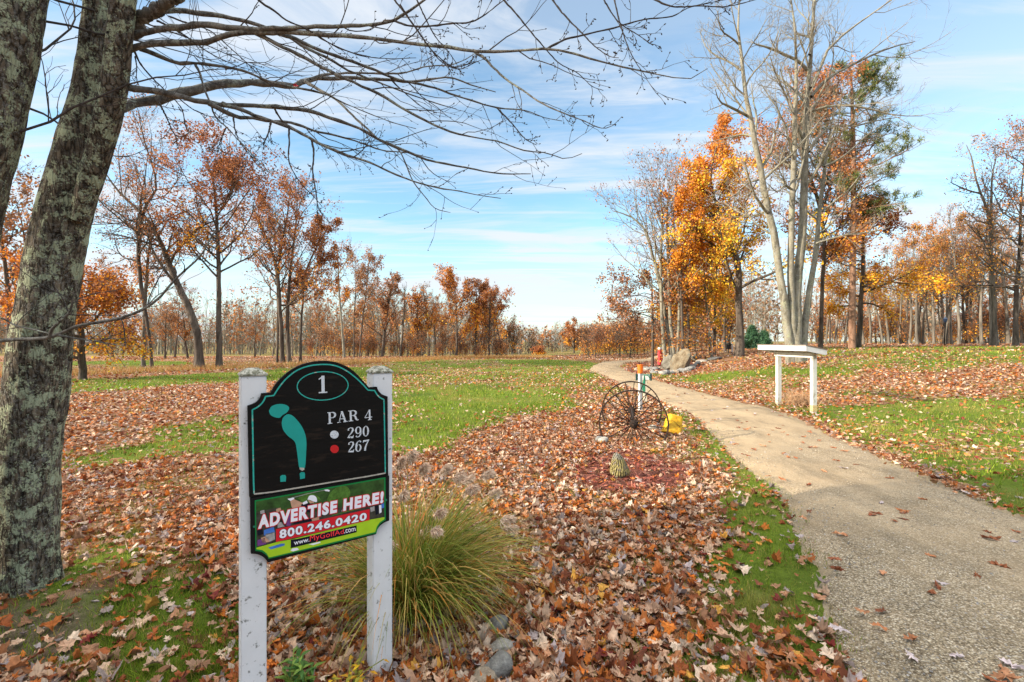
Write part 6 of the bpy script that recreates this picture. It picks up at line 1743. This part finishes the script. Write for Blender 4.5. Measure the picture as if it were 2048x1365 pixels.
tree_from_photo(214, 2032, 690, 30, [zc_([(1068, 1225, 18), (1070, 1000, 15), (1090, 700, 11), (1100, 400, 6), (1130, 120, 2)])],
    spec(crown=3.2, n1=22, n2=7, n3=6, leaves=1700, t0=0.25, lsize=0.15, pal=BROWN + REDBR, gap=0.34, up1=0.1, a1=(50, 80)), 'thick dark trunk with drooping brown twigs beside the bare forked tree', name='oak_tree')
tree_from_photo(215, 2085, 690, 28, [[(2085, 690, 9), (2080, 560, 8), (2090, 420, 6), (2070, 270, 3)]],
    spec(crown=3.4, n1=22, n2=7, n3=6, leaves=1700, t0=0.22, lsize=0.15, pal=REDBR + BROWN, gap=0.34), 'brown leaved oak at the outer end of the wood', name='oak_tree')

# --- trees of the woods, a few kinds repeated
def proto(seed, h, rad, sp, n=1):
    r = np.random.default_rng(seed)
    return make_tree(seed, [autostem(r, h, rad) for _ in range(n)], sp)
K_BARE = [proto(301 + i, 11.5, 0.13, spec(crown=1.7, n1=18, n2=7, n3=5, leaves=420, bark=M_BARK_GREY, t0=0.34, up1=0.25, lsize=0.17, pal=BROWN + RUST, rmin=0.006)) for i in range(3)]
K_RUST = [proto(311 + i, 10.5, 0.14, spec(crown=2.2, n1=20, n2=6, n3=5, leaves=1900, t0=0.3, up1=0.12, lsize=0.2, pal=RUST + BROWN, pal2=RUST + ORANGE[:2], gap=0.40)) for i in range(3)]
K_GOLD = [proto(321 + i, 9.5, 0.11, spec(crown=1.8, n1=16, n2=6, n3=5, leaves=1300, bark=M_BARK_GREY, t0=0.42, up1=0.1, lsize=0.18, pal=[lin(182, 128, 62), lin(170, 108, 52), lin(164, 132, 66)] + RUST[:1], pal2=YELLOW + ORANGE, gap=0.42)) for i in range(2)]
K_SHRUB = [proto(331 + i, 2.4, 0.03, spec(crown=1.25, n1=14, n2=5, n3=4, leaves=620, bark=M_TWIG_DARK, t0=0.05, up1=0.25, lsize=0.16, pal=[REDBR, BROWN + RUST, RUST + ORANGE[:1]][i], gap=0.30, rmin=0.005), 3) for i in range(3)]
def put(k, px, d, h, base_h, label, group, name='tree', cat='tree', seed=0, wd=1.0):
    r = np.random.default_rng(abs(int(px * 13 + d * 7)) + seed)
    x = (px - CX) / F * d
    e = plant(name, (x, d, gz(x, d) - 0.05), *k, label, cat, group, r.random() * 6.28)
    s = h / base_h
    e.scale = (s * wd, s * wd, s)
r9 = np.random.default_rng(99)
LB, LR, LG = 'slim grey nearly bare tree in the wood behind the lawn beyond the shelter', 'rust brown leaved tree in the wood behind the lawn beyond the shelter', 'gold topped young tree in the wood behind the lawn beyond the shelter'
for i, px in enumerate([1652, 1672, 1690, 1728, 1741, 1752, 1766, 1779, 1790, 1806, 1819, 1833, 1846, 1861, 1872, 1888, 1903, 1918, 1931, 1944, 1958, 1971, 2004, 2018, 2044, 2060, 2101, 2135, 1925, 1936, 1950, 1964, 1978, 2025, 2052, 1880, 1896, 1840, 1812]):
    d = 36 + 16 * r9.random()
    put(K_BARE[i % 3], px, d, (7.6 if px < 1900 else 10) + 2.0 * r9.random(), 11.5, LB, 'bare trees of the wood past the lawn', 'maple_tree')
for px in [1800, 1835, 1868, 1894]:
    put(K_GOLD[px % 2], px, 38 + 5 * r9.random(), 8.0 + 1.6 * r9.random(), 9.5, LG, 'gold topped trees of the wood past the lawn', 'maple_tree')
for i, px in enumerate([1660, 1932, 2012, 2070, 1890]):
    put(K_RUST[i % 3], px, 38 + 14 * r9.random(), (5.0 if px < 1700 else 8.5) + 2.5 * r9.random(), 10.5, LR, 'rusty trees of the wood past the lawn', 'oak_tree')
LB2, LR2 = 'slim bare tree among the trees of the wood edge behind the sign', 'rust brown tree among the trees of the wood edge behind the sign'
for i, px in enumerate([520, 545, 585, 625, 645, 668, 700, 735, 752, 766, 790, 815, 845, 872, 890, 925, 940, 965, 995, 632, 655, 680, 722, 745, 758, 780, 800, 826, 866, 880, 900, 932, 985, 1004]):
    d = 56 + 14 * r9.random()
    put(K_BARE[i % 3], px, d, 5.6 + 3.5 * r9.random(), 11.5, LB2, 'bare trees of the wood edge past the fairway', 'maple_tree')
for i, px in enumerate([640, 735, 795, 870, 886, 962]):
    put(K_RUST[i % 3], px, 57 + 10 * r9.random(), 5.0 + 3.4 * r9.random(), 10.5, LR2, 'rusty trees of the wood edge past the fairway', 'oak_tree', wd=0.85)
LS = 'red brown leafy shrub in the thicket below the wood edge'
for i, px in enumerate(np.linspace(632, 1012, 30)):
    d = 50 + 8 * r9.random()
    put(K_SHRUB[i % 3], px + 9 * r9.normal(), d, 1.0 + 2.0 * r9.random(), 2.4, LS, 'shrubs of the thicket below the wood edge', 'shrub', 'shrub')
LS2 = 'brown leafy shrub at the foot of the wood past the lawn'
for i, px in enumerate(np.linspace(1640, 2150, 30)):
    d = 40 + 12 * r9.random()
    put(K_SHRUB[i % 3], px + 6 * r9.normal(), d, 1.3 + 1.7 * r9.random(), 2.4, LS2, 'shrubs of the wood past the lawn', 'shrub', 'shrub')
LS3 = 'orange brown bush beyond the far bend of the cart path'
for i, px in enumerate([1172, 1184, 1198, 1212, 1226, 1240, 1254, 1268, 1282, 1296, 1310, 1205, 1232, 1178, 1191, 1219, 1247, 1261, 1275, 1289, 1303]):
    d = 44 + 14 * r9.random()
    put(K_SHRUB[[2, 1, 0, 2][i % 4]], px, d, 1.4 + 1.7 * r9.random(), 2.4, LS3, 'bushes beyond the bend of the path', 'bush', 'bush', wd=0.8 + 0.4 * r9.random())
LS4 = 'brown bush under the oaks behind the boulder'
for i, px in enumerate([1325, 1345, 1362, 1390, 1402, 1440, 1458, 1380, 1412]):
    put(K_SHRUB[i % 3], px, 38 + 9 * r9.random(), 2.6 + 2.0 * r9.random(), 2.4, LS4, 'bushes under the oaks', 'bush', 'bush')
LL = 'rusty tree seen past the great lichened trunk near the frame edge'
for i, (px, d, h) in enumerate([(20, 24, 10.5), (75, 27, 9.5), (-40, 22, 10), (110, 33, 9.5), (225, 40, 8), (350, 44, 6.5)]):
    put(K_RUST[i % 3], px, d, h, 10.5, LL, 'rusty trees past the great trunk', 'oak_tree')
LL2 = 'small orange red tree low behind the leaning oak'
for i, (px, d, h) in enumerate([(330, 40, 4.2), (375, 42, 4.8), (510, 46, 4.0), (245, 38, 3.6)]):
    put(K_RUST[(i + 1) % 3], px, d, h, 10.5, LL2, 'small trees low behind the leaning oak', 'oak_tree', wd=1.6)
# a far wood nobody could count, along the whole horizon
def far_wood():
    r = np.random.default_rng(400)
    n = 1300
    V, Q, C, MI = [], [], [], []
    nv = 0
    az = np.concatenate([r.uniform(-0.95, -0.02, 560), r.uniform(-0.05, 0.3, 240), r.uniform(0.3, 1.2, 240)])
    for a in az:
        d = (84 + 60 * r.random()) if a < 0.35 else (62 + 40 * r.random())
        x, y = d * math.tan(a) if abs(a) < 0.85 else d * math.sin(a) * 1.4, d
        h = (6.0 + 4.6 * r.random()) * (1.0 if a < -0.03 or a > 0.3 else 0.48)
        z = gz(x, y) - 0.1
        st = np.array([[x, y, z, 0.10], [x + r.normal() * .2, y, z + h * .5, 0.07], [x + r.normal() * .4, y, z + h, 0.02]])
        P, R = spline(st, 5)[None, :, :3], spline(st, 5)[None, :, 3]
        v, q = tubes(P, R, 4); V.append(v); Q.append(q + nv); nv += len(v); C.append(np.full((len(v), 3), .1)); MI.append(np.zeros(len(q)))
        P1, R1, _ = sprout(r, P, R, 18, 0.03, 1.0, (25, 60), h * 0.28, 4, 0.2, 0.25, 0.5, 0.020, 0.5)
        v, q = tubes(P1, R1, 3); V.append(v); Q.append(q + nv); nv += len(v); C.append(np.full((len(v), 3), .1)); MI.append(np.zeros(len(q)))
        P2, R2, _ = sprout(r, P1, R1, 4, 0.2, 1.0, (25, 60), h * 0.14, 3, 0.2, 0.2, 0.6, 0.018, 0.6)
        v, q = tubes(P2, R2, 3); V.append(v); Q.append(q + nv); nv += len(v); C.append(np.full((len(v), 3), .1)); MI.append(np.zeros(len(q)))
        m = int(r.choice([0, 40, 160], p=[0.55, 0.27, 0.18]))
        if m:
            b = P2.reshape(-1, 3); p = b[r.integers(0, len(b), m)] + r.normal(size=(m, 3)) * 0.3
            v, q = leaf_quads(r, p, 0.42); V.append(v); Q.append(q + nv); nv += len(v)
            C.append(leaf_cols(r, p, [BROWN, RUST, REDBR][r.integers(0, 3)])); MI.append(np.ones(len(q)))
    me = np_mesh('far_wood', np.concatenate(V), [np.concatenate(Q)], [M_TWIG_PALE, M_LEAF], True, np.concatenate(C), np.concatenate(MI))
    tag(link('far_wood', me), kind='stuff')
far_wood()
# unseen leafy oaks put in behind the viewer to shade the tee
K_SHADE = proto(341, 11.0, 0.22, spec(crown=4.2, n1=26, n2=8, n3=5, leaves=7000, t0=0.2, lsize=0.26, pal=RUST, gap=0.36))
SHADE_LABELS = ['unseen rust coloured oak put in behind the tee for its shade']
for (x, y, s) in [(-13.0, -3.5, 1.0), (-10.5, -8.0, 0.95), (-17.5, -6.5, 1.1), (-22.0, -6.0, 0.8)]:
    e = plant('oak_tree', (x, y, gz(x, y)), *K_SHADE, SHADE_LABELS[0], 'tree', 'unseen shade oaks behind the tee', x * 3.1)
    e.scale = (s, s, s)
# ------------------------------------------------------------------ fallen leaves
def tmpl(half):
    h = np.array(half, float)
    left = h[1:-1][::-1].copy(); left[:, 0] *= -1
    return np.concatenate([h, left])
T_MAPLE = tmpl([(0, -.58), (.10, -.36), (.36, -.46), (.50, -.22), (.78, -.08), (.62, .12), (.66, .36), (.44, .34), (.32, .44), (.32, .66), (.14, .66), (0, .88)])
T_OAK = tmpl([(0, -.85), (.07, -.50), (.24, -.44), (.11, -.28), (.38, -.10), (.14, .02), (.44, .26), (.17, .30), (.30, .54), (.10, .56), (0, .85)])
T_BEECH = tmpl([(0, -.75), (.20, -.45), (.34, -.05), (.28, .35), (0, .85)])
T_FAR = tmpl([(0, -.6), (.5, -.1), (.3, .45), (0, .8)])
LPAL = np.array([lin(208, 176, 148), lin(192, 154, 126), lin(220, 196, 172), lin(176, 130, 98), lin(190, 112, 54), lin(204, 118, 46), lin(150, 83, 44), lin(122, 70, 47), lin(176, 162, 160), lin(152, 136, 130), lin(122, 48, 42), lin(204, 152, 68), lin(164, 110, 72)])
LPR = np.array([.13, .14, .06, .13, .10, .06, .13, .10, .04, .04, .02, .02, .06]); LPR /= LPR.sum()
def scatter(r, n, r0, r1, a0=-1.0, a1=1.0, power=1.0):
    """points in the view's sector, density ~ 1/r^power per area"""
    uu = r.random(n)
    k = 2 - power
    R = (r0 ** k + uu * (r1 ** k - r0 ** k)) ** (1 / k) if abs(k) > 1e-6 else r0 * (r1 / r0) ** uu
    A = a0 + (a1 - a0) * r.random(n)
    return R * np.sin(A), R * np.cos(A), R
def sun_wash(x, y): return np.ones(len(x))
def lay(r, T, x, y, size, tilt=0.35, lift=0.02, curl=0.6, cols=None, z=None):
    n = len(x); m = len(T)
    P = np.concatenate([T, [[0, 0.05]]])            # centre last
    s = size[:, None]
    X = P[None, :, 0] * (0.85 + 0.3 * r.random((n, 1))); Y = np.repeat(P[None, :, 1], n, 0)
    c1 = r.normal(0.25, 0.5, (n, 1)) * curl; c2 = r.normal(0.1, 0.35, (n, 1)) * curl; c3 = r.normal(0, 0.35, (n, 1)) * curl
    c4 = r.normal(0.15, 0.45, (n, 1)) * curl
    Z = c1 * X ** 2 + c2 * Y ** 2 + c3 * X * Y + c4 * np.abs(X) + 0.085 * r.normal(size=(n, m + 1))
    a = r.random(n) * 2 * np.pi
    n3 = norm(np.stack([r.normal(0, tilt, n), r.normal(0, tilt, n), np.ones(n)], 1))
    t = np.stack([np.cos(a), np.sin(a), np.zeros(n)], 1); t = norm(t - n3 * (t * n3).sum(1, keepdims=True)); b = np.cross(n3, t)
    L = (t[:, None, :] * X[..., None] + b[:, None, :] * Y[..., None] + n3[:, None, :] * Z[..., None]) * s[..., None]
    g = (G(x, y) if z is None else z)
    minz = L[..., 2].min(1)
    L[..., 0] += x[:, None]; L[..., 1] += y[:, None]
    L[..., 2] += (g + lift * r.random(n) - np.maximum(minz, -0.016) * 0.8 + 0.004)[:, None]
    idx = np.arange(n)[:, None] * (m + 1)
    i0 = np.arange(m); i1 = (i0 + 1) % m
    tri = np.stack([idx + i0[None], idx + i1[None], np.repeat(idx + m, m, 1)], -1).reshape(-1, 3)
    if cols is None: cols = LPAL[r.choice(len(LPAL), n, p=LPR)] * (0.52 + 0.58 * r.random((n, 1)))
    C = np.repeat(cols, m + 1, 0).reshape(n, m + 1, 3)
    C = C * (0.9 + 0.25 * r.random((n, m + 1, 1))); C[:, m] *= 1.1
    return L.reshape(-1, 3), tri, C.reshape(-1, 3)
OBST = [(P0 + SU * (SW * 0.0)).xy, ]
def litter():
    r = np.random.default_rng(800)
    V, T, C, nv = [], [], [], 0
    def put_(res):
        nonlocal nv
        v, t, c = res; V.append(v); T.append(t + nv); C.append(c); nv += len(v)
    for tm, share in ((T_MAPLE, 0.48), (T_OAK, 0.22), (T_BEECH, 0.30)):
        x, y, R = scatter(r, int(88000 * share), 1.15, 8.5, -1.02, 1.02, 0.9)
        cv = cover(x + r.normal(0, .13, len(x)), y + r.normal(0, .16, len(x))); b, m = masks(x, y)
        p = cv ** 1.7 * np.where(m > 0, 0.16, 1) * np.where(b > 0, 0.55, 1)
        p = np.where(on_path(x, y), 0.0, p)
        for (ox, oy, orad) in CLEAR: p = np.where((x - ox) ** 2 + (y - oy) ** 2 < orad ** 2, 0.0, p)
        k = r.random(len(x)) < p
        x, y, cv, R = x[k], y[k], cv[k], R[k]
        sz = (0.027 + 0.036 * r.random(len(x)) ** 1.6) * (1 - 0.14 * sstep(3, 6, R)) * np.where(tm is T_BEECH, 0.8, 1.0)
        put_(lay(r, tm, x, y, sz, 0.18, 0.024, 1.15))
    # crumbs and torn bits between the leaves
    x, y, R = scatter(r, 42000, 1.15, 7.5, -1.02, 1.02, 0.9)
    k = (r.random(len(x)) < cover(x, y) ** 1.2 * 0.9) & ~on_path(x + r.normal(0, .06, len(x)), y); x, y = x[k], y[k]
    put_(lay(r, np.array([(0, -.6), (.5, -.2), (.2, .5), (-.4, .4)]), x, y, 0.007 + 0.016 * r.random(len(x)) ** 2, 0.4, 0.02, 0.6, LPAL[r.choice(len(LPAL), len(x), p=LPR)] * (0.4 + 0.5 * r.random((len(x), 1)))))
    x, y, R = scatter(r, 120000, 8.5, 24, -0.95, 0.95, 1.0)
    k = (r.random(len(x)) < cover(x + r.normal(0, .35, len(x)), y + r.normal(0, .5, len(x))) ** 1.5 * np.where(masks(x, y)[1] > 0, 0.3, 1)) & ~on_path(x, y)
    x, y, R = x[k], y[k], R[k]
    put_(lay(r, T_FAR, x, y, (0.036 + 0.022 * r.random(len(x))) * (R / 8.5) ** 0.3, 0.42, 0.04, 0.7))
    x, y, R = scatter(r, 42000, 24, 62, -0.92, 0.92, 1.1)
    k = (r.random(len(x)) < cover(x, y) ** 1.6 * 0.9) & ~on_path(x, y)
    x, y, R = x[k], y[k], R[k]
    Tq = np.array([(0, -.7), (.55, 0), (0, .8), (-.5, .1)])
    put_(lay(r, Tq, x, y, 0.075 + 0.035 * r.random(len(x)), 0.55, 0.04, 0.5))
    # scattered on the path: mostly brown oak leaves
    x, y, R = scatter(r, 1700, 1.8, 30, 0.1, 0.95, 1.15)
    k = on_path(x, y) & (r.random(len(x)) < 0.6); x, y = x[k], y[k]
    br = np.array([lin(170, 112, 74), lin(150, 92, 60), lin(184, 132, 96), lin(190, 176, 176), lin(132, 78, 52)])
    put_(lay(r, T_OAK, x, y, 0.046 + 0.028 * r.random(len(x)), 0.08, 0.003, 0.32, br[r.integers(0, 5, len(x))] * (0.8 + 0.4 * r.random((len(x), 1))), G(x, y) + 0.026 + (fbm(x * 2.3, y * 2.3, 41, 3) - 0.5) * 0.05))
    tag(link('fallen_leaves', np_mesh('fallen_leaves', np.concatenate(V), [np.concatenate(T)], M_LITTER, False, np.concatenate(C))), kind='stuff')
litter()
def lawn():
    r = np.random.default_rng(810)
    V, T, C, nv = [], [], [], 0
    for n, r0, r1, h, w, pw in ((300000, 1.2, 6.5, 0.046, 0.0045, 1.0), (190000, 6.5, 20, 0.055, 0.012, 1.1), (100000, 20, 48, 0.07, 0.035, 1.2)):
        x, y, R = scatter(r, n, r0, r1, -1.0, 1.0, pw)
        cv = cover(x, y); b, m = masks(x, y)
        clump = fbm(x * 2.6, y * 2.6, 71, 3)
        p = np.clip(1.05 - cv, 0.02, 1) * np.clip((clump - 0.22) * 2.6, 0.15, 1) * np.where(m > 0, 0.02, 1) * np.where(b > 0, 0.4, 1)
        k = (r.random(len(x)) < p) & ~on_path(x + r.normal(0, 0.09, len(x)), y + r.normal(0, 0.09, len(x)))
        x, y, cv = x[k], y[k], cv[k]; n_ = len(x)
        z = G(x, y) - 0.004
        a = r.random(n_) * 6.283
        near_path = on_path(x + 0.18, y) | on_path(x - 0.18, y)
        hh = h * np.where(near_path, 0.6, 1.0) * (0.5 + 0.9 * r.random(n_)) * (0.75 + 0.6 * fbm(x * 1.5, y * 1.5, 73, 2)); ln = hh * r.random(n_) * 0.9
        sx, sy = np.cos(a) * w * 0.5, np.sin(a) * w * 0.5; b2 = r.random(n_) * 6.283
        base = np.stack([x, y, z], 1)
        S = np.stack([sx, sy, np.zeros(n_)], 1); tip = base + np.stack([np.cos(b2) * ln, np.sin(b2) * ln, hh], 1)
        V.append(np.stack([base - S, base + S, tip], 1).reshape(-1, 3)); T.append(np.arange(n_ * 3).reshape(-1, 3) + nv); nv += n_ * 3
        pal = np.array([lin(119, 144, 35), lin(98, 123, 29), lin(142, 160, 47), lin(176, 154, 84), lin(79, 102, 29)])
        tone = fbm(x * 0.5, y * 0.5, 75, 3)
        cc = pal[r.choice(5, n_, p=[.28, .24, .2, .14, .14])] * (0.72 + 0.5 * r.random((n_, 1))) * (0.7 + 0.6 * tone[:, None])
        straw = sstep(0.52, 0.68, fbm(x * 1.1 + 3, y * 1.1 + 8, 77, 4))[:, None] * 0.5
        cc = cc * (1 - straw) + np.array(lin(176, 150, 88)) * (0.7 + 0.4 * r.random((n_, 1))) * straw
        C.append(np.repeat(cc, 3, 0))
    tag(link('lawn_grass', np_mesh('lawn_grass', np.concatenate(V), [np.concatenate(T)], M_BLADE, False, np.concatenate(C))), kind='stuff')
lawn()
def rough_grass():
    """the unmown tan strip under the trees beyond the fairway"""
    r = np.random.default_rng(820)
    n = 26000
    x = np.concatenate([r.uniform(-34, 4, n), r.uniform(-34, 1, 4000)]); 
    px0 = CX + x / 26 * F
    d = np.interp(x, [-30, -20, -12, -4, 4], [17, 20.5, 30, 38, 44])
    y = d + np.abs(r.normal(size=len(x))) * np.interp(x, [-30, -12, 4], [2.2, 4.0, 3.5])
    k = fbm(x * 0.5, y * 0.5, 91, 3) + 0.25 * r.random(len(x)) > 0.50
    x, y = x[k], y[k]; n = len(x)
    h = 0.26 * (0.4 + 0.9 * r.random(n)); a = r.random(n) * 6.283; b2 = r.random(n) * 6.283
    base = np.stack([x, y, G(x, y) - 0.01], 1); S = np.stack([np.cos(a) * .012, np.sin(a) * .012, np.zeros(n)], 1)
    tip = base + np.stack([np.cos(b2) * h * .5, np.sin(b2) * h * .5, h], 1)
    pal = np.array([lin(196, 156, 100), lin(176, 128, 78), lin(160, 104, 62), lin(150, 140, 76)])
    C = np.repeat(pal[r.integers(0, 4, n)] * (0.7 + 0.5 * r.random((n, 1))), 3, 0)
    tag(link('rough_grass', np_mesh('rough_grass', np.stack([base - S, base + S, tip], 1).reshape(-1, 3), [np.arange(n * 3).reshape(-1, 3)], M_BLADE, False, C)), kind='stuff')
rough_grass()
def chips():
    r = np.random.default_rng(830)
    for_poly = MULCH
    x, y, R = scatter(r, 60000, 4, 30, -0.2, 0.7, 1.0)
    _, m = masks(x, y); k = (m > 0) & ~on_path(x, y); x, y = x[k], y[k]; n = len(x)
    a = r.random(n) * 6.283; L = 0.02 + 0.03 * r.random(n); W_ = 0.004 + 0.006 * r.random(n)
    t = np.stack([np.cos(a), np.sin(a), r.normal(0, .3, n)], 1) * L[:, None]; s = np.stack([-np.sin(a), np.cos(a), r.normal(0, .5, n)], 1) * W_[:, None]
    c = np.stack([x, y, G(x, y) + 0.012 + 0.014 * r.random(n)], 1)
    V = np.stack([c - t - s, c + t - s, c + t + s, c - t + s], 1).reshape(-1, 3)
    pal = np.array([lin(150, 82, 66), lin(126, 64, 52), lin(170, 106, 86), lin(104, 58, 50)])
    tag(link('mulch', np_mesh('mulch', V, [np.arange(n * 4).reshape(-1, 4)], M_LITTER, False, np.repeat(pal[r.integers(0, 4, n)] * (0.7 + 0.5 * r.random((n, 1))), 4, 0))), kind='stuff')
chips()

def pebbles():
    """loose stones on the gravel close by"""
    r = np.random.default_rng(840)
    x, y, R = scatter(r, 26000, 1.7, 9, 0.15, 1.0, 1.2)
    k = on_path(x, y) & (fbm(x * 1.4, y * 1.4, 95, 3) > 0.40); x, y = x[k], y[k]; n = len(x)
    s = 0.003 + 0.006 * r.random(n) ** 2.2
    O = np.array([(1, 0, 0), (0, 1, 0), (-1, 0, 0), (0, -1, 0), (0.1, 0.1, 0.75), (0, 0, -0.6)])
    a = r.random(n) * 6.283; ca, sa = np.cos(a)[:, None], np.sin(a)[:, None]
    ox = O[None, :, 0] * (0.7 + 0.6 * r.random((n, 6))); oy = O[None, :, 1] * (0.6 + 0.5 * r.random((n, 6)))
    V = np.stack([(ox * ca - oy * sa), (ox * sa + oy * ca), np.repeat(O[None, :, 2], n, 0) * (0.7 + 0.5 * r.random((n, 1)))], 2) * s[:, None, None]
    z = G(x, y) + 0.028 + (fbm(x * 2.3, y * 2.3, 41, 3) - 0.5) * 0.05 + (fbm(x * 1.3, y * 1.3, 55, 3) - 0.5) * 0.02
    V += np.stack([x, y, z + s * 0.3], 1)[:, None, :]
    T = np.array([(0, 1, 4), (1, 2, 4), (2, 3, 4), (3, 0, 4), (1, 0, 5), (2, 1, 5), (3, 2, 5), (0, 3, 5)])
    tri = (np.arange(n)[:, None, None] * 6 + T[None]).reshape(-1, 3)
    pal = np.array([(.42, .36, .26), (.30, .25, .18), (.58, .52, .42), (.20, .19, .18), (.36, .34, .32), (.46, .36, .24)])
    C = np.repeat(pal[r.integers(0, 6, n)] * (0.7 + 0.5 * r.random((n, 1))), 6, 0)
    tag(link('gravel', np_mesh('gravel', V.reshape(-1, 3), [tri], M_LITTER, False, C)), kind='stuff')
pebbles()
